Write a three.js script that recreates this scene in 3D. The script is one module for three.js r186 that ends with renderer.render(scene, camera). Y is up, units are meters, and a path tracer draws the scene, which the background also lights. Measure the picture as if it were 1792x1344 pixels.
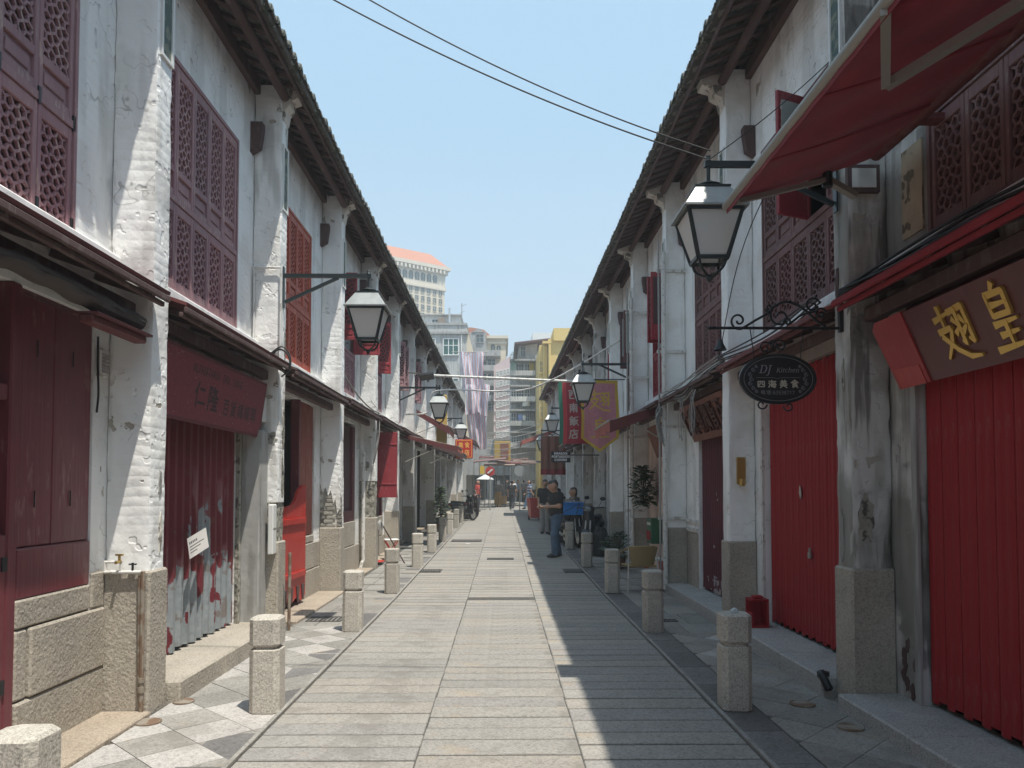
import * as THREE from 'three';
import { mergeGeometries } from 'three/addons/utils/BufferGeometryUtils.js';

// ---------------------------------------------------------------- camera, sky, sun, exposure
// y is up; s is the distance down the street from the camera, so z = -s
const scene = new THREE.Scene();
const camera = new THREE.PerspectiveCamera(53.06, 1024 / 768, 0.1, 1500);
camera.position.set(0, 1.55, 0);
camera.rotation.order = 'YXZ';
camera.rotation.set(0.0384, -0.0126, 0);
camera.setViewOffset(1024, 768, 0, -77, 1024, 768);

const SUN = new THREE.Vector3(0.228, 1, 0.285).normalize();
{
  const W = 512, H = 256, data = new Float32Array(W * H * 4);
  const zen = [0.33, 0.52, 0.73], mid = [0.365, 0.555, 0.735], hor = [0.62, 0.715, 0.78];
  for (let j = 0; j < H; j++) for (let i = 0; i < W; i++) {
    const el = ((j + 0.5) / H - 0.5) * Math.PI, az = ((i + 0.5) / W - 0.5) * 2 * Math.PI;
    const e = Math.max(0, Math.sin(el));
    const a = Math.min(1, e / 0.42), b = Math.min(1, Math.max(0, (e - 0.42) / 0.58));
    const d = Math.cos(el) * Math.cos(az) * SUN.x + Math.sin(el) * SUN.y + Math.cos(el) * Math.sin(az) * SUN.z;
    const halo = 1.3 * Math.pow(Math.max(0, d), 14);             // hazy glow round the sun
    for (let k = 0; k < 3; k++) {
      let c = hor[k] + (mid[k] - hor[k]) * Math.pow(a, 0.8);
      c += (zen[k] - c) * b * 0.6;
      data[(j * W + i) * 4 + k] = (c + halo) * 1.02;
    }
    data[(j * W + i) * 4 + 3] = 1;
  }
  const sky = new THREE.DataTexture(data, W, H, THREE.RGBAFormat, THREE.FloatType);
  sky.mapping = THREE.EquirectangularReflectionMapping;
  sky.magFilter = sky.minFilter = THREE.LinearFilter;
  sky.needsUpdate = true;
  scene.background = sky; scene.environment = sky;
}
const sun = new THREE.DirectionalLight(new THREE.Color(1, 0.945, 0.85), 4.5);
sun.position.copy(SUN).multiplyScalar(120).add(new THREE.Vector3(0, 0, -30));
sun.target.position.set(0, 0, -30); scene.add(sun.target);
sun.castShadow = true; sun.shadow.mapSize.set(4096, 4096);
Object.assign(sun.shadow.camera, { left: -60, right: 60, top: 60, bottom: -60, near: 1, far: 300 });
scene.add(sun);
scene.fog = new THREE.FogExp2(0xdfe8ee, 0.0024);
const renderer = new THREE.WebGLRenderer({ antialias: true });
renderer.toneMapping = THREE.LinearToneMapping;
renderer.toneMappingExposure = 1.27;
renderer.shadowMap.enabled = true;

// ---------------------------------------------------------------- small helpers
function rng(seed) { let a = seed >>> 0; return () => { a = (a + 0x6D2B79F5) | 0; let t = Math.imul(a ^ (a >>> 15), 1 | a); t = (t + Math.imul(t ^ (t >>> 7), 61 | t)) ^ t; return ((t ^ (t >>> 14)) >>> 0) / 4294967296; }; }
const clamp = (x, a = 0, b = 1) => Math.min(b, Math.max(a, x));
const sstep = (a, b, x) => { const t = clamp((x - a) / (b - a)); return t * t * (3 - 2 * t); };
const mix = (a, b, t) => a + (b - a) * t;
const mix3 = (a, b, t) => [mix(a[0], b[0], t), mix(a[1], b[1], t), mix(a[2], b[2], t)];
const V = (x, y, z) => new THREE.Vector3(x, y, z);
const P = (x, y, s) => new THREE.Vector3(x, y, -s);
const gy = (s) => (s < 11 ? 0 : 0.013 * (Math.min(s, 75) - 11));     // the street climbs a little

// tileable value noise
const TBL = (() => { const r = rng(77), t = new Float32Array(65536); for (let i = 0; i < 65536; i++) t[i] = r(); return t; })();
function vn(x, y, px, py, seed) {
  const xi = Math.floor(x), yi = Math.floor(y), fx = x - xi, fy = y - yi;
  const u = fx * fx * (3 - 2 * fx), v = fy * fy * (3 - 2 * fy);
  const x0 = ((xi % px) + px) % px, x1 = (x0 + 1) % px, y0 = ((yi % py) + py) % py, y1 = (y0 + 1) % py;
  const h = (a, b) => TBL[(Math.imul(a, 374761393) + Math.imul(b, 668265263) + Math.imul(seed, 974711)) >>> 9 & 65535];
  const a = h(x0, y0), b = h(x1, y0), c = h(x0, y1), d = h(x1, y1);
  return a + (b - a) * u + (c - a + (a - b - c + d) * u) * v;
}
function fbm(u, v, f, oct, seed, fy = f) { let s = 0, a = 0.5, n = 0; for (let k = 0; k < oct; k++) { s += a * vn(u * f, v * fy, f, fy, seed + k * 13); n += a; a *= 0.55; f *= 2; fy *= 2; } return s / n; }
const toS = (c) => { c = clamp(c); return c <= 0.0031308 ? c * 12.92 : 1.055 * Math.pow(c, 1 / 2.4) - 0.055; };
function texture(w, h, fn, metresX, metresY, srgb) {
  const d = new Uint8Array(w * h * 4);
  for (let j = 0; j < h; j++) for (let i = 0; i < w; i++) {
    const c = fn((i + 0.5) / w, (j + 0.5) / h), o = (j * w + i) * 4;
    if (srgb) { d[o] = toS(c[0]) * 255; d[o + 1] = toS(c[1]) * 255; d[o + 2] = toS(c[2]) * 255; }
    else d[o] = d[o + 1] = d[o + 2] = clamp(c) * 255;
    d[o + 3] = 255;
  }
  const t = new THREE.DataTexture(d, w, h, THREE.RGBAFormat);
  t.wrapS = t.wrapT = THREE.RepeatWrapping; t.magFilter = THREE.LinearFilter; t.minFilter = THREE.LinearMipmapLinearFilter; t.generateMipmaps = true;
  if (srgb) t.colorSpace = THREE.SRGBColorSpace;
  t.repeat.set(1 / metresX, 1 / metresY); t.needsUpdate = true;
  return t;
}
// a surface: colour (linear) and relief from the same functions, uv in metres
function surface(size, metres, col, bump, o = {}) {
  const m = new THREE.MeshStandardMaterial({ roughness: o.rough ?? 0.9, metalness: o.metal ?? 0 });
  if (col) m.map = texture(size, size, col, metres, metres, true);
  if (bump) { m.bumpMap = texture(size, size, bump, metres, metres, false); m.bumpScale = o.bump ?? 0.005; }
  return m;
}
const plain = (r, g, b, rough = 0.7, metal = 0) => new THREE.MeshStandardMaterial({ color: new THREE.Color().setRGB(r, g, b), roughness: rough, metalness: metal });
function tint(m, r, g, b) { const c = m.clone(); c.color.setRGB(r, g, b); return c; }

// ---------------------------------------------------------------- geometry helpers
function clean(g) {
  if (g.index) g = g.toNonIndexed();
  if (!g.attributes.normal) g.computeVertexNormals();
  for (const k of Object.keys(g.attributes)) if (!['position', 'normal', 'uv'].includes(k)) g.deleteAttribute(k);
  return g;
}
function boxUV(g) {                                  // uv in metres from the dominant direction of each face
  const p = g.attributes.position, uv = new Float32Array(p.count * 2);
  const a = V(), b = V(), c = V(), n = V();
  for (let i = 0; i < p.count; i += 3) {
    a.fromBufferAttribute(p, i); b.fromBufferAttribute(p, i + 1); c.fromBufferAttribute(p, i + 2);
    n.copy(b).sub(a).cross(c.clone().sub(a));
    const x = Math.abs(n.x), y = Math.abs(n.y), z = Math.abs(n.z);
    for (let k = 0; k < 3; k++) {
      const q = k === 0 ? a : k === 1 ? b : c, o = (i + k) * 2;
      if (x >= y && x >= z) { uv[o] = q.z; uv[o + 1] = q.y; }
      else if (y >= z) { uv[o] = q.x; uv[o + 1] = q.z; }
      else { uv[o] = q.x + 0.37; uv[o + 1] = q.y; }
    }
  }
  g.setAttribute('uv', new THREE.BufferAttribute(uv, 2));
  return g;
}
function triGeom(tris) {                             // flat-shaded triangles
  const p = new Float32Array(tris.length * 3);
  tris.forEach((v, i) => { p[i * 3] = v.x; p[i * 3 + 1] = v.y; p[i * 3 + 2] = v.z; });
  const g = new THREE.BufferGeometry(); g.setAttribute('position', new THREE.BufferAttribute(p, 3)); g.computeVertexNormals();
  return g;
}
function outward(tris) {                             // wind a closed solid outward
  let vol = 0; for (let i = 0; i < tris.length; i += 3) vol += tris[i].dot(tris[i + 1].clone().cross(tris[i + 2]));
  if (vol < 0) for (let i = 0; i < tris.length; i += 3) [tris[i + 1], tris[i + 2]] = [tris[i + 2], tris[i + 1]];
  return tris;
}
function chamfer(w, h, d, b) {                       // box with bevelled edges about the origin
  w /= 2; h /= 2; d /= 2; b = Math.min(b, w * 0.8, h * 0.8, d * 0.8);
  const vx = (x, y, z) => V(x * w, y * (h - b), z * (d - b)), vy = (x, y, z) => V(x * (w - b), y * h, z * (d - b)), vz = (x, y, z) => V(x * (w - b), y * (h - b), z * d);
  const T = [], put = (...q) => { const c = V(); q.forEach((v) => c.add(v)); const n = q[1].clone().sub(q[0]).cross(q[2].clone().sub(q[0])); if (n.dot(c) < 0) q.reverse(); T.push(q[0], q[1], q[2]); if (q.length > 3) T.push(q[0], q[2], q[3]); };
  for (const a of [-1, 1]) {
    put(vx(a, -1, -1), vx(a, 1, -1), vx(a, 1, 1), vx(a, -1, 1)); put(vy(-1, a, -1), vy(1, a, -1), vy(1, a, 1), vy(-1, a, 1)); put(vz(-1, -1, a), vz(1, -1, a), vz(1, 1, a), vz(-1, 1, a));
    for (const c of [-1, 1]) {
      put(vx(a, c, -1), vx(a, c, 1), vy(a, c, 1), vy(a, c, -1)); put(vx(a, -1, c), vx(a, 1, c), vz(a, 1, c), vz(a, -1, c)); put(vy(-1, a, c), vy(1, a, c), vz(1, a, c), vz(-1, a, c));
      for (const e of [-1, 1]) put(vx(a, c, e), vy(a, c, e), vz(a, c, e));
    }
  }
  return triGeom(T);
}
function bx(x0, x1, y0, y1, z0, z1, b = 0) {
  const w = Math.abs(x1 - x0), h = Math.abs(y1 - y0), d = Math.abs(z1 - z0);
  const g = b > 0 ? chamfer(w, h, d, b) : new THREE.BoxGeometry(w, h, d);
  return g.translate((x0 + x1) / 2, (y0 + y1) / 2, (z0 + z1) / 2);
}
const B = (x0, x1, y0, y1, s0, s1, b = 0) => bx(x0, x1, y0, y1, -s0, -s1, b);
function along(g, p, q) { const d = q.clone().sub(p), l = d.length(); g.applyQuaternion(new THREE.Quaternion().setFromUnitVectors(V(0, 1, 0), d.divideScalar(l))); return g.translate((p.x + q.x) / 2, (p.y + q.y) / 2, (p.z + q.z) / 2); }
const cyl = (p, q, r0, r1 = r0, n = 10) => along(new THREE.CylinderGeometry(r1, r0, p.distanceTo(q), n), p, q);
function bar(p, q, w, h) {                           // box from p to q: w sideways, h in the upright plane
  const d = q.clone().sub(p), l = d.length(), f = d.clone().divideScalar(l);
  let up = Math.abs(f.y) > 0.98 ? V(1, 0, 0) : V(0, 1, 0); const sd = f.clone().cross(up).normalize(); up = sd.clone().cross(f);
  const m = new THREE.Matrix4().makeBasis(sd, up, f.clone()); m.setPosition((p.x + q.x) / 2, (p.y + q.y) / 2, (p.z + q.z) / 2);
  const g = new THREE.BoxGeometry(w, h, l); if (m.determinant() < 0) m.scale(V(-1, 1, 1)); return g.applyMatrix4(m);
}
const tube = (pts, r, seg = 24, n = 6) => new THREE.TubeGeometry(new THREE.CatmullRomCurve3(pts), seg, r, n, false);
function sag(p, q, drop, r, seg = 24, n = 5) { const pts = []; for (let i = 0; i <= 8; i++) { const t = i / 8, v = p.clone().lerp(q, t); v.y -= drop * 4 * t * (1 - t); pts.push(v); } return tube(pts, r, seg, n); }
function prism(poly, map, c0, c1) {                  // polygon [a,b] swept from c0 to c1, map(a,b,c) gives the point
  const pts = poly.map((p) => new THREE.Vector2(p[0], p[1])), T = [];
  if (THREE.ShapeUtils.isClockWise(pts)) pts.reverse();
  for (const f of THREE.ShapeUtils.triangulateShape(pts, [])) {
    T.push(...f.map((i) => map(pts[i].x, pts[i].y, c1))); T.push(...[f[0], f[2], f[1]].map((i) => map(pts[i].x, pts[i].y, c0)));
  }
  for (let i = 0; i < pts.length; i++) {
    const a = pts[i], b = pts[(i + 1) % pts.length], A0 = map(a.x, a.y, c0), A1 = map(a.x, a.y, c1), B0 = map(b.x, b.y, c0), B1 = map(b.x, b.y, c1);
    T.push(A0, B0, B1, A0.clone(), B1.clone(), A1);
  }
  return triGeom(outward(T));
}
function sheet(fn, nu, nv, thick = 0) {              // fn(u,v) point; a thick sheet has two faces and a rim
  const T = [], f = (i, j) => fn(i / nu, j / nv);
  const nrm = (i, j) => { const u = i / nu, v = j / nv, e = 0.01; const a = fn(Math.min(1, u + e), v).sub(fn(Math.max(0, u - e), v)), b = fn(u, Math.min(1, v + e)).sub(fn(u, Math.max(0, v - e))); return a.cross(b).normalize(); };
  const A = [], Bk = [];
  for (let j = 0; j <= nv; j++) for (let i = 0; i <= nu; i++) { const p = f(i, j); A.push(p); Bk.push(thick ? p.clone().addScaledVector(nrm(i, j), -thick) : p); }
  const id = (i, j) => j * (nu + 1) + i, quad = (a, b, c, d) => T.push(a.clone(), b.clone(), c.clone(), a.clone(), c.clone(), d.clone());
  for (let j = 0; j < nv; j++) for (let i = 0; i < nu; i++) {
    quad(A[id(i, j)], A[id(i + 1, j)], A[id(i + 1, j + 1)], A[id(i, j + 1)]);
    if (thick) quad(Bk[id(i, j)], Bk[id(i, j + 1)], Bk[id(i + 1, j + 1)], Bk[id(i + 1, j)]);
  }
  if (thick) {
    for (let i = 0; i < nu; i++) { quad(A[id(i, 0)], Bk[id(i, 0)], Bk[id(i + 1, 0)], A[id(i + 1, 0)]); quad(A[id(i, nv)], A[id(i + 1, nv)], Bk[id(i + 1, nv)], Bk[id(i, nv)]); }
    for (let j = 0; j < nv; j++) { quad(A[id(0, j)], A[id(0, j + 1)], Bk[id(0, j + 1)], Bk[id(0, j)]); quad(A[id(nu, j)], Bk[id(nu, j)], Bk[id(nu, j + 1)], A[id(nu, j + 1)]); }
  }
  return triGeom(T);
}
const slab = (a, b, c, d, t) => sheet((u, v) => a.clone().lerp(b, u).lerp(d.clone().lerp(c, u), v), 1, 1, t);
const lathe = (pts, x, y, z, n = 16) => new THREE.LatheGeometry(pts.map((p) => new THREE.Vector2(p[0], p[1])), n).translate(x, y, z);
function merge(gs) { gs = (Array.isArray(gs) ? gs.flat(3) : [gs]).map(clean); for (const g of gs) if (!g.attributes.uv) boxUV(g); return gs.length === 1 ? gs[0] : mergeGeometries(gs); }

// ---------------------------------------------------------------- scene-graph helpers
const taken = {};
function numbered(name) { const n = taken[name] = (taken[name] ?? -1) + 1; return n ? `${name}_${String(n).padStart(3, '0')}` : name; }
const bases = new Map();
function tag(o, label, category, group, kind) { if (kind) o.userData.kind = kind; if (label) o.userData.label = label; if (category) o.userData.category = category; if (group) o.userData.group = group; return o; }
function thing(name, label, category, x = 0, y = 0, s = 0, group) {
  const g = new THREE.Group(); g.name = numbered(name); g.position.set(x, y, -s); scene.add(g);
  bases.set(g, [x, y, -s]); return tag(g, label, category, group);
}
function local(name, label, category, x, y, s, turn, group) {        // its parts are built about its own base, then it is turned
  const g = thing(name, label, category, x, y, s, group); g.rotation.y = turn; bases.set(g, [0, 0, 0]); return g;
}
function part(parent, name, geoms, m, keepUV, label) {
  const g = merge(geoms), b = bases.get(parent);
  if (!keepUV) boxUV(g);
  if (b[0] || b[1] || b[2]) g.translate(-b[0], -b[1], -b[2]);
  const o = new THREE.Mesh(g, m); o.name = name; parent.add(o); bases.set(o, b);
  if (label) o.userData.label = label;
  return o;
}
function piece(parent, name, geometry, m, x, y, z) {                 // a shared geometry set at a world point
  const o = new THREE.Mesh(geometry, m), b = bases.get(parent); o.name = name; o.position.set(x - b[0], y - b[1], z - b[2]); parent.add(o); bases.set(o, [x, y, z]); return o;
}
function single(name, label, category, geoms, m, group, keepUV, kind) {
  const g = merge(geoms); if (!keepUV) boxUV(g);
  g.computeBoundingBox(); const bb = g.boundingBox, c = V((bb.min.x + bb.max.x) / 2, bb.min.y, (bb.min.z + bb.max.z) / 2);
  g.translate(-c.x, -c.y, -c.z);
  const o = new THREE.Mesh(g, m); o.name = numbered(name); o.position.copy(c); scene.add(o); bases.set(o, [c.x, c.y, c.z]);
  return tag(o, label, category, group, kind);
}

// ---------------------------------------------------------------- materials (linear base colours)
function plasterCol(seed, base, dirt, tone) {
  return (u, v) => {
    const a = fbm(u, v, 3, 5, seed), b = fbm(u, v, 9, 4, seed + 40), st = fbm(u, v, 26, 3, seed + 80, 4);
    let c = [base * (0.90 + 0.16 * a), base * (0.90 + 0.155 * a), base * (0.895 + 0.15 * a)].map((x, k) => x * tone[k]);
    c = mix3(c, [0.60, 0.57, 0.50], 0.35 * sstep(0.5, 0.75, b));
    c = mix3(c, [0.36, 0.345, 0.31], dirt * sstep(0.46, 0.68, st) * sstep(0.38, 0.6, a));
    c = mix3(c, [0.20, 0.19, 0.175], dirt * 0.9 * sstep(0.64, 0.74, fbm(u, v, 6, 5, seed + 120)));
    c = mix3(c, [0.42, 0.38, 0.32], sstep(0.735, 0.75, fbm(u, v, 24, 5, seed + 160)) * sstep(0.45, 0.55, fbm(u, v, 4, 3, seed + 165)));
    const cr = Math.abs(fbm(u, v, 5, 5, seed + 210) - 0.5); c = mix3(c, [0.30, 0.29, 0.27], 0.6 * (1 - sstep(0.0, 0.005, cr)) * sstep(0.5, 0.6, a));
    return c;
  };
}
function plasterBump(seed, metres, course) {
  return (u, v) => {
    const w = fbm(u, v, 4, 3, seed + 7), t = v * Math.round(metres / 0.07) + (w - 0.5) * 1.6 + 0.5 * fbm(u, v, 12, 3, seed + 77), r = Math.abs(t - Math.floor(t) - 0.5) * 2;
    const chip = sstep(0.735, 0.75, fbm(u, v, 24, 5, seed + 160)) * sstep(0.45, 0.55, fbm(u, v, 4, 3, seed + 165));
    return 0.35 + 0.07 * course * (1 - r * r) * sstep(0.25, 0.7, fbm(u, v, 7, 3, seed + 9)) + 0.50 * (fbm(u, v, 22, 5, seed + 3) - 0.5) - 0.16 * sstep(0.68, 0.74, fbm(u, v, 40, 3, seed + 33)) + 0.25 * (fbm(u, v, 6, 3, seed + 5) - 0.5) - 0.3 * chip;
  };
}
function graniteCol(seed, base, warm, contrast) {
  const r = rng(seed);
  return (u, v) => {
    const g = r(), s = fbm(u, v, 120, 2, seed), a = fbm(u, v, 4, 4, seed + 30);
    let k = base * (0.82 + 0.36 * a + contrast * (s - 0.5) + contrast * 0.45 * (g - 0.5));
    if (s > 0.76) k *= 0.62;
    return [k * (1 + 0.09 * warm), k, k * (1 - 0.13 * warm)];
  };
}
const graniteBump = (seed) => (u, v) => 0.5 + 0.5 * (fbm(u, v, 70, 3, seed) - 0.5) + 0.35 * (fbm(u, v, 14, 3, seed + 4) - 0.5);
function woodCol(seed, c0, c1, wear, wearCol) {      // painted or bare boards, grain upright
  return (u, v) => {
    const g = fbm(u, v, 60, 3, seed, 3), a = fbm(u, v, 4, 4, seed + 20), f = fbm(u, v, 30, 4, seed + 50, 8);
    let c = mix3(c0, c1, clamp(0.5 * g + 0.9 * (a - 0.2)));
    c = mix3(c, wearCol, wear * sstep(0.62, 0.72, f) * sstep(0.4, 0.6, a));
    return c;
  };
}
const woodBump = (seed) => (u, v) => 0.5 + 0.6 * (fbm(u, v, 70, 3, seed, 4) - 0.5);

const MT = {};
MT.plaster = surface(1024, 3.7, plasterCol(1, 0.90, 0.28, [1, 1, 0.985]), plasterBump(1, 3.7, 1), { bump: 0.026 });
MT.plasterB = surface(1024, 3.1, plasterCol(301, 0.88, 0.55, [1, 0.995, 0.97]), plasterBump(301, 3.1, 1), { bump: 0.032 });
MT.plasterGrim = surface(1024, 2.9, plasterCol(601, 0.72, 0.95, [1, 0.99, 0.96]), plasterBump(601, 2.9, 0.25), { bump: 0.02 });
MT.plasterSoot = surface(1024, 2.3, (u, v) => { const p = plasterSootBase(u, v), st = fbm(u, v, 30, 4, 951, 3), a = fbm(u, v, 4, 5, 961); return mix3(mix3(p, [0.24, 0.225, 0.20], 0.85 * sstep(0.34, 0.62, a)), [0.13, 0.12, 0.105], 0.8 * sstep(0.5, 0.66, st) * sstep(0.35, 0.6, fbm(u, v, 3, 3, 971))); }, plasterBump(901, 2.3, 0.2), { bump: 0.018 });
function plasterSootBase(u, v) { plasterSootBase.f ??= plasterCol(901, 0.62, 0.9, [1, 0.985, 0.95]); return plasterSootBase.f(u, v); }
MT.plasterPink = tint(MT.plaster, 0.80, 0.62, 0.55);
MT.plasterSmooth = tint(MT.plaster, 1, 1, 1); MT.plasterSmooth.bumpScale = 0.006;
MT.granite = surface(512, 1.1, graniteCol(11, 0.345, 1.3, 0.85), graniteBump(11), { bump: 0.009 });
MT.graniteGrey = surface(512, 0.9, graniteCol(21, 0.37, 0.45, 1.0), graniteBump(21), { bump: 0.005 });
const roadBase = surface(1024, 1.7, (u, v) => {
  const f = graniteRoad(u, v), st = fbm(u, v, 5, 5, 991);
  let c = mix3(f, [0.20, 0.185, 0.165], 0.55 * sstep(0.58, 0.74, st));
  return mix3(c, [0.36, 0.27, 0.17], 0.3 * sstep(0.60, 0.72, fbm(u, v, 4, 4, 1201)));
}, (u, v) => 0.5 + 0.5 * (fbm(u, v, 90, 3, 31) - 0.5) + 0.3 * (fbm(u, v, 10, 3, 36) - 0.5), { bump: 0.006 });
function graniteRoad(u, v) { graniteRoad.f ??= graniteCol(31, 0.29, 0.6, 0.75); return graniteRoad.f(u, v); }
MT.road = [1, 1.05, 0.95, 1.03, 0.9].map((k, i) => tint(roadBase, k, k * [1, 0.99, 1, 0.975, 1.01][i], k * [0.99, 0.96, 1.01, 0.93, 1.0][i]));
MT.joint = surface(256, 1, (u, v) => { const k = 0.06 + 0.06 * fbm(u, v, 30, 3, 5); return [k, k * 0.95, k * 0.86]; }, null, { rough: 1 });
MT.dark = [1, 1.14, 0.87].map((k) => tint(roadBase, 0.55 * k, 0.555 * k, 0.58 * k));
MT.paveGrey = [0.9, 0.99, 0.83].map((k) => tint(roadBase, k, k, 0.98 * k));
MT.paveWhite = [1.38, 1.47, 1.3].map((k) => tint(roadBase, k, k, 1.02 * k));
MT.apron = tint(MT.granite, 0.95, 0.88, 0.82);
MT.redWood = surface(512, 1.3, woodCol(41, [0.13, 0.026, 0.036], [0.20, 0.042, 0.052], 0.8, [0.25, 0.11, 0.11]), woodBump(41), { rough: 0.42, bump: 0.003 });
MT.redDoor = surface(512, 1.6, woodCol(44, [0.26, 0.007, 0.012], [0.36, 0.013, 0.018], 0.6, [0.32, 0.06, 0.055]), null, { rough: 0.68 });
MT.maroonDoor = surface(512, 1.6, woodCol(46, [0.10, 0.020, 0.030], [0.145, 0.03, 0.04], 0.6, [0.30, 0.24, 0.24]), null, { rough: 0.55 });
MT.gateRed = surface(512, 1.1, woodCol(47, [0.42, 0.022, 0.016], [0.50, 0.04, 0.028], 0.5, [0.45, 0.14, 0.10]), woodBump(47), { rough: 0.45, bump: 0.003 });
MT.orange = surface(512, 0.9, woodCol(51, [0.42, 0.075, 0.038], [0.50, 0.12, 0.07], 0.8, [0.50, 0.22, 0.16]), woodBump(51), { rough: 0.6, bump: 0.003 });
MT.orangePanel = surface(512, 1.2, woodCol(53, [0.24, 0.045, 0.028], [0.33, 0.085, 0.055], 0.8, [0.34, 0.15, 0.11]), woodBump(53), { rough: 0.55, bump: 0.004 });
MT.shutter = surface(512, 0.8, woodCol(61, [0.28, 0.145, 0.165], [0.39, 0.235, 0.24], 0.9, [0.46, 0.33, 0.29]), woodBump(61), { rough: 0.7, bump: 0.004 });
MT.shutterRed = surface(512, 0.8, woodCol(64, [0.26, 0.020, 0.030], [0.34, 0.04, 0.05], 0.5, [0.36, 0.12, 0.12]), woodBump(64), { rough: 0.55, bump: 0.003 });
MT.shutterGrim = surface(512, 0.8, woodCol(67, [0.13, 0.06, 0.06], [0.20, 0.11, 0.10], 0.9, [0.25, 0.19, 0.17]), woodBump(67), { rough: 0.75, bump: 0.004 });
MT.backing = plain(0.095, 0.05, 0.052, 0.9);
MT.beam = surface(512, 1.2, woodCol(71, [0.075, 0.040, 0.038], [0.12, 0.075, 0.07], 0.5, [0.18, 0.14, 0.13]), woodBump(71), { rough: 0.85, bump: 0.004 });
MT.beamRed = surface(256, 1.0, woodCol(73, [0.10, 0.022, 0.025], [0.15, 0.035, 0.035], 0.5, [0.19, 0.10, 0.09]), woodBump(73), { rough: 0.7, bump: 0.003 });
MT.weathered = surface(256, 1.0, woodCol(75, [0.20, 0.15, 0.12], [0.30, 0.24, 0.20], 0.6, [0.38, 0.33, 0.29]), woodBump(75), { rough: 0.85, bump: 0.004 });
MT.roofTile = surface(512, 1.0, (u, v) => {
  const a = fbm(u, v, 6, 5, 81), k = 0.07 + 0.10 * a; let c = [k * 1.02, k, k * 0.93];
  c = mix3(c, [0.045, 0.06, 0.035], sstep(0.55, 0.7, fbm(u, v, 9, 4, 84))); return mix3(c, [0.34, 0.32, 0.28], 0.7 * sstep(0.62, 0.7, fbm(u, v, 14, 4, 86)));
}, (u, v) => fbm(u, v, 20, 4, 88), { rough: 0.95, bump: 0.01 });
MT.lime = surface(256, 0.8, (u, v) => { const a = fbm(u, v, 7, 5, 91), k = 0.52 + 0.25 * a; return mix3([k, k * 0.94, k * 0.84], [0.22, 0.2, 0.17], sstep(0.6, 0.72, fbm(u, v, 9, 4, 93))); }, (u, v) => fbm(u, v, 16, 4, 95), { bump: 0.01 });
MT.brick = [0, 1, 2].map((i) => surface(256, 0.5, (u, v) => { const a = fbm(u, v, 8, 4, 101 + i * 9), k = [0.24, 0.31, 0.20][i] * (0.75 + 0.5 * a); return [k * 1.06, k, k * 0.87]; }, (u, v) => fbm(u, v, 24, 4, 103), { bump: 0.006 }));
MT.rubble = surface(512, 0.9, (u, v) => { const a = fbm(u, v, 6, 5, 111), k = 0.20 + 0.22 * a; return mix3([k * 1.05, k, k * 0.84], [0.10, 0.09, 0.075], sstep(0.55, 0.68, fbm(u, v, 16, 4, 113))); }, (u, v) => fbm(u, v, 10, 5, 115), { bump: 0.03 });
MT.concrete = surface(512, 2.2, (u, v) => { const a = fbm(u, v, 5, 5, 121), k = 0.30 + 0.14 * a; return mix3([k, k * 0.985, k * 0.94], [0.19, 0.18, 0.16], 0.6 * sstep(0.5, 0.7, fbm(u, v, 24, 3, 123, 4))); }, (u, v) => fbm(u, v, 40, 3, 125), { bump: 0.003 });
MT.iron = plain(0.022, 0.025, 0.028, 0.45, 0.3);
MT.ironGreen = plain(0.030, 0.040, 0.042, 0.38, 0.3);
MT.lampRoof = surface(256, 0.6, (u, v) => { const k = 0.24 + 0.14 * fbm(u, v, 9, 4, 131); return [k * 0.95, k * 1.01, k]; }, null, { rough: 0.4, metal: 0.2 });
MT.pane = new THREE.MeshPhysicalMaterial({ color: new THREE.Color().setRGB(0.90, 0.89, 0.86), roughness: 0.9, transmission: 0.5, thickness: 0 });
MT.glass = new THREE.MeshPhysicalMaterial({ color: new THREE.Color().setRGB(0.06, 0.09, 0.095), roughness: 0.08, metalness: 0, specularIntensity: 1 });
MT.glassClear = new THREE.MeshPhysicalMaterial({ color: new THREE.Color().setRGB(0.9, 0.94, 0.93), roughness: 0.15, transmission: 0.85, thickness: 0 });
MT.awningSolid = surface(256, 0.7, (u, v) => { const a = fbm(u, v, 5, 4, 141), w = 0.92 + 0.08 * Math.sin(u * 400) * Math.sin(v * 400); return [0.30 * (0.75 + 0.45 * a) * w, 0.020 * (0.8 + 0.5 * a), 0.030 * (0.8 + 0.5 * a)]; }, null, { rough: 0.85 });
MT.awning = new THREE.MeshPhysicalMaterial({ map: MT.awningSolid.map, roughness: 0.85, transmission: 0.18, thickness: 0, side: THREE.DoubleSide });
MT.awningBrown = surface(256, 0.9, (u, v) => { const a = fbm(u, v, 5, 4, 144), k = 0.7 + 0.6 * a; return [0.135 * k, 0.036 * k, 0.036 * k]; }, null, { rough: 0.9 });
MT.awningPink = surface(256, 0.9, (u, v) => { const a = fbm(u, v, 5, 4, 147), k = 0.75 + 0.5 * a; return [0.36 * k, 0.11 * k, 0.09 * k]; }, null, { rough: 0.9 });
MT.alu = plain(0.62, 0.62, 0.60, 0.38, 0.85);
MT.poleGrey = plain(0.34, 0.32, 0.28, 0.55, 0.25);
MT.whitePaint = plain(0.72, 0.72, 0.69, 0.55);
MT.pipeWhite = surface(256, 0.8, (u, v) => { const a = fbm(u, v, 6, 4, 151), k = 0.62 + 0.16 * a; return mix3([k, k * 0.98, k * 0.93], [0.30, 0.26, 0.2], 0.7 * sstep(0.6, 0.72, fbm(u, v, 12, 4, 153))); }, null, { rough: 0.55 });
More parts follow.
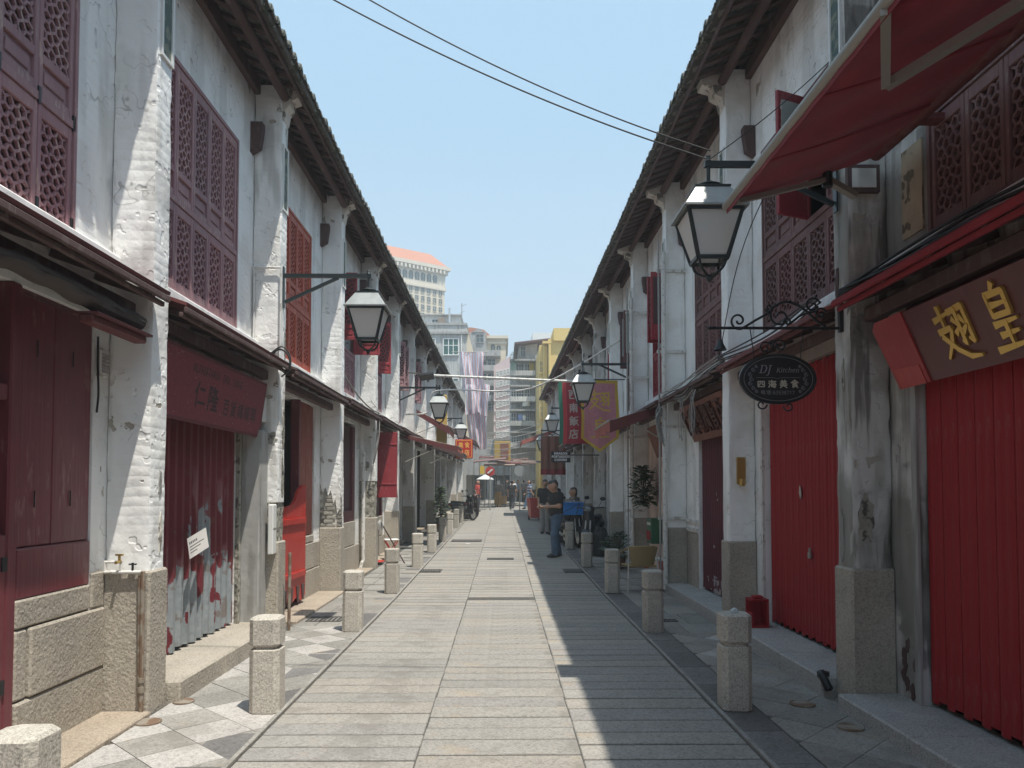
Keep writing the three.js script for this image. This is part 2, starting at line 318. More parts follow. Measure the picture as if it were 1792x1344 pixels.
MT.pipeRust = surface(256, 0.6, (u, v) => { const a = fbm(u, v, 8, 4, 155); return mix3([0.30, 0.26, 0.21], [0.20, 0.13, 0.085], sstep(0.4, 0.6, a)); }, null, { rough: 0.7, metal: 0.2 });
MT.brass = plain(0.52, 0.36, 0.12, 0.35, 0.8);
MT.gold = plain(0.62, 0.40, 0.10, 0.34, 0.55);
MT.cableBlack = plain(0.018, 0.018, 0.019, 0.6);
MT.cableGrey = plain(0.34, 0.33, 0.31, 0.65);
MT.rubber = plain(0.016, 0.016, 0.017, 0.75);
MT.blackPlastic = plain(0.02, 0.021, 0.023, 0.35);
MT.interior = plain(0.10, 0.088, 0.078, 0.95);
MT.iGrate = plain(0.085, 0.082, 0.075, 0.65, 0.4);
MT.terracotta = surface(256, 3, (u, v) => { const k = 0.85 + 0.3 * fbm(u, v, 12, 4, 161); return [0.43 * k, 0.185 * k, 0.11 * k]; }, null, { rough: 0.9 });
MT.cream = surface(256, 6, (u, v) => { const k = 0.92 + 0.14 * fbm(u, v, 6, 4, 163); return [0.66 * k, 0.57 * k, 0.43 * k]; }, null, { rough: 0.9 });
MT.creamPale = tint(MT.cream, 1.0, 1.03, 1.1);
MT.yellowWall = surface(256, 5, (u, v) => { const k = 0.9 + 0.18 * fbm(u, v, 6, 4, 165); return [0.66 * k, 0.49 * k, 0.19 * k]; }, null, { rough: 0.9 });
MT.pinkWall = surface(256, 5, (u, v) => { const k = 0.9 + 0.18 * fbm(u, v, 6, 4, 167); return [0.56 * k, 0.45 * k, 0.45 * k]; }, null, { rough: 0.9 });
MT.whiteWall = tint(MT.concrete, 1.75, 1.76, 1.78);
MT.greyWall = tint(MT.concrete, 1.25, 1.26, 1.28);
MT.leaf = [[0.05, 0.11, 0.03], [0.07, 0.145, 0.035], [0.035, 0.075, 0.022]].map((c) => { const m = new THREE.MeshPhysicalMaterial({ color: new THREE.Color().setRGB(...c), roughness: 0.6, transmission: 0.3, thickness: 0, side: THREE.DoubleSide }); return m; });
MT.stem = plain(0.09, 0.065, 0.035, 0.9);
MT.clay = plain(0.20, 0.085, 0.05, 0.85);

// ---------------------------------------------------------------- lettering: Chinese characters as strokes on a 100 grid
const CH = {
  si: [[[10, 20], [90, 20], [90, 85], [10, 85], [10, 20]], [[38, 20], [36, 50], [22, 66]], [[62, 20], [62, 55], [80, 60]]],
  hai: [[[8, 15], [20, 25]], [[4, 42], [16, 50]], [[4, 92], [20, 62]], [[42, 6], [30, 30]], [[36, 20], [94, 20]], [[42, 38], [36, 84], [90, 84]], [[42, 38], [86, 38], [80, 98], [70, 94]], [[26, 60], [98, 60]], [[56, 44], [62, 54]], [[54, 66], [60, 76]]],
  mei: [[[32, 4], [40, 16]], [[68, 4], [60, 16]], [[14, 20], [86, 20]], [[20, 36], [80, 36]], [[8, 52], [92, 52]], [[50, 20], [50, 52]], [[10, 70], [90, 70]], [[50, 54], [48, 70], [10, 98]], [[50, 70], [92, 98]]],
  shi: [[[50, 2], [6, 36]], [[50, 2], [94, 36]], [[50, 18], [54, 28]], [[28, 36], [72, 36], [72, 66], [28, 66]], [[28, 36], [28, 94], [46, 86]], [[28, 51], [72, 51]], [[80, 70], [60, 80]], [[48, 66], [90, 97]]],
  dian4: [[[15, 22], [85, 22], [85, 70], [15, 70], [15, 22]], [[15, 46], [85, 46]], [[50, 4], [50, 86], [92, 90], [94, 74]]],
  hua: [[[10, 8], [20, 18]], [[4, 36], [20, 36], [20, 84], [32, 74]], [[88, 8], [44, 20]], [[36, 40], [98, 40]], [[66, 18], [66, 60]], [[46, 60], [86, 60], [86, 96], [46, 96], [46, 60]]],
  xi: [[[6, 10], [94, 10]], [[14, 32], [86, 32], [86, 92], [14, 92], [14, 32]], [[38, 10], [38, 46], [24, 64]], [[62, 10], [62, 58], [80, 60]]],
  nan: [[[10, 18], [90, 18]], [[50, 2], [50, 36]], [[14, 36], [14, 98]], [[14, 36], [86, 36], [86, 96], [74, 92]], [[38, 44], [44, 54]], [[62, 44], [56, 54]], [[28, 58], [72, 58]], [[26, 74], [74, 74]], [[50, 58], [50, 98]]],
  fan: [[[24, 4], [4, 30]], [[24, 4], [46, 28]], [[12, 34], [40, 34], [40, 62], [12, 62]], [[12, 34], [12, 94], [26, 86]], [[12, 48], [40, 48]], [[26, 64], [44, 90]], [[94, 8], [56, 16]], [[58, 16], [54, 60], [44, 98]], [[58, 42], [90, 42], [74, 72], [50, 98]], [[62, 54], [98, 98]]],
  dian: [[[50, 2], [54, 12]], [[12, 16], [94, 16]], [[16, 16], [14, 60], [4, 96]], [[54, 26], [54, 58]], [[54, 42], [88, 42]], [[34, 60], [84, 60], [84, 94], [34, 94], [34, 60]]],
  chi: [[[4, 22], [52, 16]], [[28, 2], [28, 40]], [[8, 42], [46, 40], [30, 64], [4, 86]], [[12, 50], [40, 76], [70, 92], [98, 94]], [[54, 16], [74, 14], [72, 70], [64, 66]], [[58, 28], [66, 38]], [[56, 52], [68, 44]], [[78, 14], [96, 12], [94, 70], [86, 64]], [[80, 28], [88, 38]], [[78, 52], [92, 44]]],
  huang: [[[54, 0], [42, 14]], [[28, 14], [72, 14], [70, 46], [30, 46], [28, 14]], [[30, 30], [70, 30]], [[22, 59], [78, 57]], [[50, 58], [50, 94]], [[28, 76], [72, 74]], [[8, 96], [92, 93]]],
  ren: [[[30, 4], [6, 44]], [[20, 30], [20, 96]], [[46, 26], [88, 26]], [[38, 80], [98, 80]]],
  long: [[[8, 8], [8, 98]], [[8, 8], [32, 8], [20, 34], [34, 56], [20, 66]], [[58, 2], [40, 26]], [[50, 14], [84, 14], [40, 44]], [[54, 22], [98, 46]], [[50, 46], [88, 46]], [[54, 50], [44, 62]], [[48, 62], [94, 62]], [[70, 50], [70, 94]], [[52, 78], [90, 78]], [[40, 94], [98, 94]]],
  bai: [[[8, 8], [92, 8]], [[50, 8], [42, 28]], [[20, 30], [80, 30], [80, 94], [20, 94], [20, 30]], [[20, 60], [80, 60]]],
  huo: [[[28, 2], [8, 26]], [[20, 16], [20, 36]], [[84, 4], [50, 20]], [[52, 2], [52, 30], [88, 30]], [[24, 40], [76, 40], [76, 84], [24, 84], [24, 40]], [[24, 54], [76, 54]], [[24, 69], [76, 69]], [[38, 86], [12, 99]], [[62, 86], [88, 99]]],
  chou: [[[24, 2], [8, 24], [26, 24]], [[34, 16], [8, 48], [38, 46]], [[22, 48], [22, 70]], [[8, 64], [6, 90]], [[36, 64], [40, 84]], [[52, 8], [50, 60], [44, 98]], [[52, 8], [92, 8], [92, 96], [84, 92]], [[60, 26], [84, 26]], [[72, 14], [72, 42]], [[58, 42], [86, 42]], [[62, 56], [82, 56], [82, 80], [62, 80], [62, 56]]],
  duan: [[[24, 2], [8, 24], [26, 24]], [[34, 16], [8, 48], [36, 46]], [[22, 48], [22, 70]], [[8, 64], [6, 90]], [[34, 64], [38, 84]], [[62, 6], [48, 16], [48, 92]], [[48, 36], [62, 36]], [[48, 56], [62, 56]], [[42, 82], [64, 74]], [[72, 10], [70, 40]], [[72, 10], [90, 10], [90, 38], [98, 38]], [[68, 52], [92, 52], [78, 78], [64, 96]], [[72, 62], [98, 96]]],
  tou: [[[4, 8], [44, 8]], [[12, 20], [38, 20], [38, 46], [12, 46], [12, 20]], [[14, 54], [20, 70]], [[36, 54], [30, 70]], [[4, 80], [46, 76]], [[52, 6], [98, 6]], [[74, 6], [68, 18]], [[58, 20], [92, 20], [92, 76], [58, 76], [58, 20]], [[58, 38], [92, 38]], [[58, 56], [92, 56]], [[66, 78], [52, 98]], [[84, 78], [98, 98]]],
};
function drawCh(g, name, x, y, size, lw, colour) {
  g.strokeStyle = colour; g.lineWidth = lw; g.lineCap = 'round'; g.lineJoin = 'round';
  for (const st of CH[name]) { g.beginPath(); st.forEach((p, i) => { const X = x + p[0] / 100 * size, Y = y + p[1] / 100 * size; i ? g.lineTo(X, Y) : g.moveTo(X, Y); }); g.stroke(); }
}
function canvasMat(w, h, draw, rough = 0.6) {
  const c = document.createElement('canvas'); c.width = w; c.height = h; const g = c.getContext('2d'); draw(g, w, h);
  const t = new THREE.CanvasTexture(c); t.colorSpace = THREE.SRGBColorSpace; t.anisotropy = 4;
  return new THREE.MeshStandardMaterial({ map: t, roughness: rough });
}
function face(a, b, c, d) {                          // one printed quad: a lower left, b lower right, c upper right, d upper left, uv 0..1
  const g = triGeom([a, b, c, a.clone(), c.clone(), d]);
  g.setAttribute('uv', new THREE.BufferAttribute(new Float32Array([0, 0, 1, 0, 1, 1, 0, 0, 1, 1, 0, 1]), 2)); return g;
}
function speckle(g, w, h, n, seed, colours, smax) { const r = rng(seed); for (let i = 0; i < n; i++) { g.fillStyle = colours[Math.floor(r() * colours.length)]; g.fillRect(r() * w, r() * h, 1 + r() * smax, 1 + r() * smax); } }

// ---------------------------------------------------------------- ground, road, pavements
{
  const rows = [-40, 0, 11, 20, 30, 40, 50, 60, 75, 120, 400], T = [];
  for (let i = 0; i + 1 < rows.length; i++) { const a = rows[i], b = rows[i + 1], ya = gy(a) - 0.045, yb = gy(b) - 0.045; T.push(P(-300, ya, a), P(300, ya, a), P(300, yb, b), P(-300, ya, a), P(300, yb, b), P(-300, yb, b)); }
  single('ground', 'bare earth sheet under the street', null, triGeom(T), MT.joint, null, false, 'structure');
}
function strip(x0, x1, s0, s1, drop) { const T = []; for (let s = s0; s < s1; s += 2) { const e = Math.min(s1, s + 2), a = gy(s) - drop, b = gy(e) - drop; T.push(P(x0, a, s), P(x1, a, s), P(x1, b, e), P(x0, a, s), P(x1, b, e), P(x0, b, e)); } return triGeom(T); }
const road = single('road', 'granite paved road bed running down the street', null, strip(-1.535, 1.515, 1.5, 78, 0.006), MT.joint, null, false, 'structure');
{
  const r = rng(5), lanes = [[-1.522, -0.500], [-0.494, 0.464], [0.470, 1.502]], all = [], geo = {};
  lanes.forEach(([a, b], L) => { let s = 2.2 + r() * 0.2; while (s < 77) { const d = [0.235, 0.26, 0.285][Math.floor(r() * 3)]; all.push({ L, a, b, s, d, m: Math.floor(r() * 5), y: (r() - 0.5) * 0.004 }); s += d; } });
  all.sort((p, q) => p.s - q.s);
  const rest = [];
  all.forEach((k, i) => {
    const id = k.L + '_' + k.d, w = k.b - k.a; geo[id] ??= [0, 1, 2].map((v) => { const g = boxUV(clean(chamfer(w, 0.05, k.d - 0.023, 0.005))); const uv = g.attributes.uv; for (let n = 0; n < uv.count; n++) uv.setXY(n, uv.getX(n) + v * 0.61 + k.L * 0.23, uv.getY(n) + v * 0.37 + k.d * 5); return g; });
    if (i < 300) { const o = piece(road, 'slab', geo[id][i % 3], MT.road[k.m], (k.a + k.b) / 2 + (r() - 0.5) * 0.006, gy(k.s) - 0.025 + k.y, -(k.s + k.d / 2)); o.rotation.y = (r() - 0.5) * 0.010; o.rotation.z = (r() - 0.5) * 0.002; }
    else rest.push(chamfer(w, 0.05, k.d - 0.023, 0.005).translate((k.a + k.b) / 2, gy(k.s) - 0.025 + k.y, -(k.s + k.d / 2)));
  });
  tag(part(road, 'far_slabs', rest, MT.road[0]), null, null, null, 'stuff');
  part(road, 'bed_behind', [strip(-1.53, 1.51, -13, 2.2, 0.002)], MT.road[0]);
  // thin pale stone line along each edge
  for (const x of [-1.542, 1.522]) part(road, 'edge_line', [2, 6, 11, 20, 30, 40].map((s, i, A) => slab(P(x - 0.014, gy(s) - 0.003, s), P(x + 0.014, gy(s) - 0.003, s), P(x + 0.014, gy(A[i + 1] ?? 60) - 0.003, A[i + 1] ?? 60), P(x - 0.014, gy(A[i + 1] ?? 60) - 0.003, A[i + 1] ?? 60), -0.02)), MT.paveGrey[1]);
}
function clipPoly(poly, axis, lim, keepBelow) {
  const out = [], ins = (p) => (keepBelow ? p[axis] <= lim : p[axis] >= lim);
  poly.forEach((p, i) => { const q = poly[(i + 1) % poly.length]; if (ins(p)) out.push(p); if (ins(p) !== ins(q)) { const t = (lim - p[axis]) / (q[axis] - p[axis]); out.push([mix(p[0], q[0], t), mix(p[1], q[1], t)]); } });
  return out;
}
function pavement(name, label, sd, x0, x1, seed, diamondTo, whiteShare) {      // x0 nearer the road
  const lo = Math.min(sd * x0, sd * x1), hi = Math.max(sd * x0, sd * x1);
  const pv = single(name, label, null, strip(lo - 0.28, hi + 0.5, 1.5, 62, 0.008), MT.joint, null, false, 'structure');
  const r = rng(seed), rest = [];
  const bandGeo = boxUV(clean(chamfer(0.275, 0.05, 0.592, 0.005)));
  for (let s = 2, k = 0; s < 56; s += 0.6, k++) {
    const y = gy(s + 0.3) - 0.025 + 0.003 + (r() - 0.5) * 0.003, m = MT.dark[Math.floor(r() * 3)];
    if (s < 30) piece(pv, 'band_slab', bandGeo, m, sd * (x0 - 0.141), y, -(s + 0.3)); else rest.push(chamfer(0.275, 0.05, 0.592, 0.005).translate(sd * (x0 - 0.141), y, -(s + 0.3)));
  }
  // diamond tiles near the camera, then rectangular slabs
  const q = 0.36, h = q / Math.SQRT2;
  for (let i = -2; i < 6; i++) for (let j = 0; j < (diamondTo - 2) / h; j++) {
    if ((i + j) % 2) continue;
    const cx = lo + 0.30 + (i - 1) * h, cs = 2 + j * h;
    let poly = [[cx - h, cs], [cx, cs - h], [cx + h, cs], [cx, cs + h]].map(([a, b]) => [cx + (a - cx) * 0.988, cs + (b - cs) * 0.988]);
    poly = clipPoly(clipPoly(clipPoly(clipPoly(poly, 0, lo + 0.004, false), 0, hi + 0.3, true), 1, 1.9, false), 1, diamondTo, true);
    if (poly.length < 3) continue;
    let area = 0; poly.forEach((p, n) => { const t = poly[(n + 1) % poly.length]; area += p[0] * t[1] - t[0] * p[1]; }); if (Math.abs(area) < 0.01) continue;
    const white = ((i + j) / 2 + (i - j) * 0.5) % 2 === 0 ? r() < whiteShare : r() < whiteShare * 0.18;
    part(pv, 'tile', prism(poly, (a, b, c) => P(a, c, b), -0.04, 0.003 + (r() - 0.5) * 0.003), (white ? MT.paveWhite : MT.paveGrey)[Math.floor(r() * 3)]);
  }
  for (let s = diamondTo + 0.004, k = 0; s < 56; k++) {
    const d = 0.55 + 0.35 * r(), cut = lo + (hi - lo) * (0.35 + 0.3 * r());
    for (const [a, b] of [[lo + 0.004, cut - 0.004], [cut + 0.004, hi + 0.3]]) {
      const y = gy(s + d / 2) + (r() - 0.5) * 0.004, g = B(a, b, y - 0.04, y + 0.002, s, s + d - 0.008, 0.004), m = MT.paveGrey[Math.floor(r() * 3)];
      if (s < 26) part(pv, 'paving_slab', g, m); else rest.push(g);
    }
    s += d;
  }
  tag(part(pv, 'far_slabs', rest, MT.paveGrey[0]), null, null, null, 'stuff');
  return pv;
}
const pavL = pavement('pavement_left', 'left footway of pale and grey diamond tiles with a dark granite band', -1, 1.835, 2.42, 81, 8.9, 0.6);
const pavR = pavement('pavement_right', 'right footway of grey stone tiles with a dark granite band', 1, 1.815, 2.42, 82, 8.4, 0.12);
// cast-iron gratings and covers lying in the paving
function grating(label, x, s, w, d, kind) {
  const y = gy(s) + 0.006, t = thing('drain_cover', label, 'drain cover', x, y, s, 'drain covers in the street');
  part(t, 'frame', [B(x - w / 2, x + w / 2, y - 0.02, y + 0.003, s - d / 2, s - d / 2 + 0.02), B(x - w / 2, x + w / 2, y - 0.02, y + 0.003, s + d / 2 - 0.02, s + d / 2), B(x - w / 2, x - w / 2 + 0.02, y - 0.02, y + 0.003, s - d / 2 + 0.02, s + d / 2 - 0.02), B(x + w / 2 - 0.02, x + w / 2, y - 0.02, y + 0.003, s - d / 2 + 0.02, s + d / 2 - 0.02), B(x - w / 2 + 0.02, x + w / 2 - 0.02, y - 0.02, y - 0.006, s - d / 2 + 0.02, s + d / 2 - 0.02)], MT.iGrate);
  const n = Math.round(w / 0.05); const bars = [];
  for (let i = 1; i < n; i++) bars.push(B(x - w / 2 + i * w / n - 0.012, x - w / 2 + i * w / n + 0.012, y - 0.006, y + 0.002, s - d / 2 + 0.02, s + d / 2 - 0.02));
  part(t, 'bars', bars, MT.iGrate);
}
grating('iron drain grating in road beside third left bollard', -1.34, 14.5, 0.40, 0.5);
grating('long iron drain grating in road beside fourth left bollard', -1.0, 21.8, 0.85, 0.9);
grating('iron drain cover in the middle of the road', -0.04, 16.7, 0.58, 0.35);
grating('shaded iron drain grating by the right bollards', 1.36, 14.5, 0.42, 0.55);
grating('small dark cover in the left pavement near the step', -2.12, 9.35, 0.42, 0.34);
grating('small dark cover in the shaded right pavement', 1.98, 9.2, 0.2, 0.16);
for (const [x, s, r, label] of [[-2.36, 5.22, 0.085, 'round iron cover in left pavement nearest the granite wall'], [-2.33, 5.72, 0.075, 'round iron cover in left pavement beside the front step'], [2.17, 5.6, 0.09, 'round iron cover in right pavement by the grey pillar'], [2.27, 5.05, 0.085, 'round iron cover in right pavement nearest the camera']])
  single('round_cover', label, 'drain cover', [lathe([[0, 0.010], [r * 0.82, 0.010], [r * 0.84, 0.006], [r * 0.9, 0.006], [r * 0.92, 0.012], [r, 0.011], [r, -0.01], [0, -0.01]], x, gy(s) + 0.003, -s, 28)], MT.pipeRust, 'round covers in the pavements');

// ---------------------------------------------------------------- bollards
{
  const oct = (w, c, y0, y1, b) => { // square shaft with chamfered corners and a small bevel at both ends
    const ring = (q) => { const a = w / 2 - q, k = c; return [[a - k, -a], [a, -a + k], [a, a - k], [a - k, a], [-a + k, a], [-a, a - k], [-a, -a + k], [-a + k, -a]]; };
    const T = [], lv = [[y0, b], [y0 + b, 0], [y1 - b, 0], [y1, b]];
    for (let i = 0; i < 3; i++) { const A = ring(lv[i][1]), C = ring(lv[i + 1][1]); for (let k = 0; k < 8; k++) { const n = (k + 1) % 8, a = V(A[k][0], lv[i][0], A[k][1]), b2 = V(A[n][0], lv[i][0], A[n][1]), c2 = V(C[n][0], lv[i + 1][0], C[n][1]), d = V(C[k][0], lv[i + 1][0], C[k][1]); T.push(a, c2, b2, a.clone(), d, c2.clone()); } }
    for (const [l, f] of [[lv[0], 0], [lv[3], 1]]) { const A = ring(l[1]); for (let k = 1; k < 7; k++) { const t = [V(A[0][0], l[0], A[0][1]), V(A[k][0], l[0], A[k][1]), V(A[k + 1][0], l[0], A[k + 1][1])]; if (f) t.reverse(); T.push(...t); } }
    return triGeom(outward(T));
  };
  const G = [oct(0.21, 0.035, 0, 0.445, 0.008), oct(0.165, 0.03, 0.44, 0.468, 0.002), oct(0.21, 0.035, 0.465, 0.665, 0.014)].map((g) => boxUV(clean(g)));
  const mats = [1, 1.1, 0.9, 1.04].map((k) => tint(MT.graniteGrey, k * 1.18, k * 1.14, k * 1.05));
  const L = [2.9, 5.5, 8.6, 11.65, 15.1, 18.2, 21.4, 24.4, 27.6, 30.7, 33.8, 36.9, 40, 43, 46], R = [2.3, 5.52, 8.5, 11.65, 15.15, 19.0];
  const ord = ['first', 'second', 'third', 'fourth', 'fifth', 'sixth', 'seventh', 'eighth', 'ninth', 'tenth', 'eleventh', 'twelfth', 'thirteenth', 'fourteenth', 'fifteenth'];
  const rr = rng(404);
  for (const [arr, x, side] of [[L, -1.655, 'left'], [R, 1.655, 'right']]) arr.forEach((s, i) => {
    const label = side === 'left' ? (i === 0 ? 'granite bollard cut off by lower left corner, by the maroon gate' : `grooved granite bollard, ${ord[i - 1]} of left row beyond the corner one`) : (i === 1 ? 'granite bollard with a crumpled clear wrapper on top, right kerb' : i === 0 ? 'granite bollard on right kerb beside the camera' : `shaded granite bollard, ${ord[i - 1]} of the right row`);
    const t = local('bollard', label, 'bollard', x + (i === 0 && side === 'left' ? -0.115 : 0), gy(s) + 0.002, s, (rr() - 0.5) * 0.06, 'granite bollards along both kerbs');
    t.rotation.z = (rr() - 0.5) * 0.022; t.rotation.x = (rr() - 0.5) * 0.018; t.scale.set(1, 0.985 + rr() * 0.035, 1);
    const m = mats[Math.floor(rr() * 4)];
    ['body', 'neck', 'cap'].forEach((n, k) => { const o = new THREE.Mesh(G[k], m); o.name = n; t.add(o); });
  });
  // the wrapper on the first right bollard
  const r = rng(9); const g = new THREE.IcosahedronGeometry(0.028, 2); const p = g.attributes.position; for (let i = 0; i < p.count; i++) { const k = 0.65 + 0.7 * fbm((p.getX(i) * 9 + 1) % 1, (p.getZ(i) * 9 + p.getY(i) * 5 + 1) % 1, 6, 2, 5); p.setXYZ(i, p.getX(i) * k * 1.1, p.getY(i) * k, p.getZ(i) * k); } g.computeVertexNormals();
  single('wrapper', 'crumpled clear plastic wrapper lying on a granite bollard', 'litter', g.translate(1.655, 0.69, -5.5), new THREE.MeshPhysicalMaterial({ color: 0xe8eef0, roughness: 0.2, transmission: 0.6, thickness: 0 }));
}

// ---------------------------------------------------------------- the two rows of houses
const ROW = {
  L: { sd: -1, PF: 2.47, WP: 2.78, eave: 2.17, yE: 6.08, corb: 0.17, PL: [2.2, 5.43, 8.50, 11.75, 15.0, 18.22, 21.45, 24.8, 28.1, 31.4, 34.7, 38.0, 41.3, 44.6, 47.9] },
  R: { sd: 1, PF: 2.52, WP: 2.82, eave: 2.05, yE: 6.24, corb: 0.26, PL: [2.3, 5.52, 8.52, 11.72, 14.72, 17.8, 20.9, 24.0, 27.1, 30.2, 33.3, 36.4, 39.5, 42.6] },
};
ROW.LB = { ...ROW.L, PL: [-10.7, -7.4, -4.2, -1.0, 2.2] }; ROW.RB = { ...ROW.R, PL: [-10.6, -7.4, -4.2, -0.95, 2.3] };   // the rows go on behind the camera
const PT = 0.26, SL = 0.40;                          // pilaster thickness along the street, roof slope
const rollGeo = {};
function roll(sd, big) {                             // one column of half-round cover tiles, its lower end at the origin, running up the slope
  const key = sd + '_' + big; if (rollGeo[key]) return rollGeo[key];
  const r = rng(700 + big), pos = [], n = 8, len = 1.5, step = 0.25, rings = [];
  for (let d = 0; d < len; d += step) { const k = 1 + (r() - 0.5) * 0.08; rings.push([d, 0.070 * k], [d + step * 0.98, 0.056 * k]); }
  const T = [], at = ([d, rad], k) => { const a = Math.PI * k / n; return V(sd * d, d * SL + rad * Math.sin(a) * 1.05, rad * Math.cos(a)); };
  for (let i = 0; i + 1 < rings.length; i++) for (let k = 0; k < n; k++) T.push(at(rings[i], k), at(rings[i + 1], k), at(rings[i + 1], k + 1), at(rings[i], k), at(rings[i + 1], k + 1), at(rings[i], k + 1));
  for (let k = 1; k < n - 1; k++) T.push(at(rings[0], 0), at(rings[0], k), at(rings[0], k + 1));
  if (sd > 0) for (let i = 0; i < T.length; i += 3) [T[i + 1], T[i + 2]] = [T[i + 2], T[i + 1]];
  return (rollGeo[key] = boxUV(clean(triGeom(T))));
}
const shutCache = {};
function latticeGeo(w, y0, y1) {
  const cols = Math.max(2, Math.round(w / 0.10)), rows = Math.max(2, Math.round((y1 - y0) / (w / cols))), cw = w / cols, ch = (y1 - y0) / rows, out = [], b = 0.0165;
  const seg = (ax, ay, bx2, by) => { const A = V(ax, ay, 0.012), C = V(bx2, by, 0.012); if (A.distanceTo(C) > 0.01) { const d = C.clone().sub(A), L = d.length(), g = new THREE.BoxGeometry(L + 0.008, b, 0.020); g.rotateZ(Math.atan2(d.y, d.x)); out.push(g.translate((ax + bx2) / 2, (ay + by) / 2, 0.012 + (out.length % 3) * 0.0006)); } };
  for (let j = 0; j < rows; j++) for (let i = 0; i < cols; i++) {
    const X = i * cw - w / 2, Y = y0 + j * ch, cx = X + cw / 2, cy = Y + ch / 2;
    if ((i + j) % 2) { const t = cy + 0.2 * ch, u = cy - 0.2 * ch; seg(cx, u, cx, t); seg(cx, t, X, Y + ch); seg(cx, t, X + cw, Y + ch); seg(cx, u, X, Y); seg(cx, u, X + cw, Y); }
    else { const l = cx - 0.2 * cw, q = cx + 0.2 * cw; seg(l, cy, q, cy); seg(l, cy, X, Y); seg(l, cy, X, Y + ch); seg(q, cy, X + cw, Y); seg(q, cy, X + cw, Y + ch); }
  }
  return out;
}
function shutterGeo(w, h, lat, pan) {                // local: x 0..w, y 0..h, z towards the street
  const key = [w, h, lat, pan].join(); if (shutCache[key]) return shutCache[key];
  const f = 0.042, frame = [bx(0.003, f, 0.003, h - 0.003, 0, 0.036, 0.005), bx(w - f, w - 0.003, 0.003, h - 0.003, 0, 0.036, 0.005)], cuts = [0, ...lat, ...(pan ?? [])].sort((a, b) => a - b);
  const zones = [[...lat], ...(pan ? [pan] : [])].sort((a, b) => a[0] - b[0]); let y = 0.003;
  for (const z of zones) { frame.push(bx(f, w - f, y, z[0], 0.001, 0.034, 0.004)); y = z[1]; }
  frame.push(bx(f, w - f, y, h - 0.003, 0.001, 0.034, 0.004));
  const L = latticeGeo(w - 2 * f, lat[0], lat[1]).map((g) => g.translate(w / 2, 0, 0));
  const panel = pan ? [bx(f, w - f, pan[0], pan[1], 0.006, 0.014), bx(f + 0.035, w - f - 0.035, pan[0] + 0.03, pan[1] - 0.03, 0.012, 0.024, 0.006)] : null;
  const back = [bx(f, w - f, lat[0], lat[1], -0.006, 0)];
  return (shutCache[key] = [frame, L, panel, back].map((g) => g && boxUV(merge(g))));
}
const varied = new Map();
function vary(m, k) { if (!varied.has(m)) varied.set(m, [[1, 1, 1], [1.12, 1.1, 1.08], [0.9, 0.92, 0.94], [1.04, 0.96, 0.98]].map((c) => tint(m, ...c))); return varied.get(m)[k % 4]; }   // each leaf weathers a little differently
function shutter(h, m, s, d, y, w, ht, lat, pan, open = 0, back = MT.backing, nameLabel) {
  const [fr, la, pa, bk] = shutterGeo(w, ht, lat, pan), sd = h.S.sd;
  m = vary(m, Math.round(s * 37 + y * 11 + d * 5)); const o = piece(h.g, 'shutter', fr, m, h.X(d), y + h.y, -s); o.rotation.y = sd < 0 ? Math.PI / 2 - open : -Math.PI / 2 - open;
  const kid = (n, g, mm) => { if (!g) return; const k = new THREE.Mesh(g, mm); k.name = n; o.add(k); };
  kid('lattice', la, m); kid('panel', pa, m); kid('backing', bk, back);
  if (nameLabel) o.userData.label = nameLabel;
  return o;
}
function shaft(h, y0, y1, near) {                     // hand-plastered pier: faces and edges wander by a centimetre
  const w = h.dP, d = PT, g = new THREE.BoxGeometry(w, y1 - y0, d, near ? 8 : 2, near ? 110 : 30, near ? 8 : 2), p = g.attributes.position, sx = h.X(w / 2), sz = -(h.p1 + PT / 2), cy = h.y + (y0 + y1) / 2;
  const q = (a, b, c, f, k) => fbm((((a * 0.9 + c * 0.7) * f) % 1 + 1) % 1, ((b * f + c * 0.3 * f) % 1 + 1) % 1, 6, 3, k) - 0.5;
  for (let i = 0; i < p.count; i++) {
    let x = p.getX(i), y = p.getY(i), z = p.getZ(i); const ex = Math.abs(x) > w / 2 - 0.02, ez = Math.abs(z) > d / 2 - 0.02;
    if (ex && ez) { const c = 0.007 + 0.022 * Math.max(0, q(sz, y + cy, sx, 0.6, 51) + q(sz, y + cy, sx, 1.7, 57)); x -= Math.sign(x) * c; z -= Math.sign(z) * c; }
    p.setXYZ(i, x + 0.016 * q(sz + z, y + cy, sx + x, 0.33, 61), y, z + 0.016 * q(sz + z, y + cy, sx + x, 0.37, 67));
  }
  g.computeVertexNormals(); return g.translate(sx, cy, sz);
}
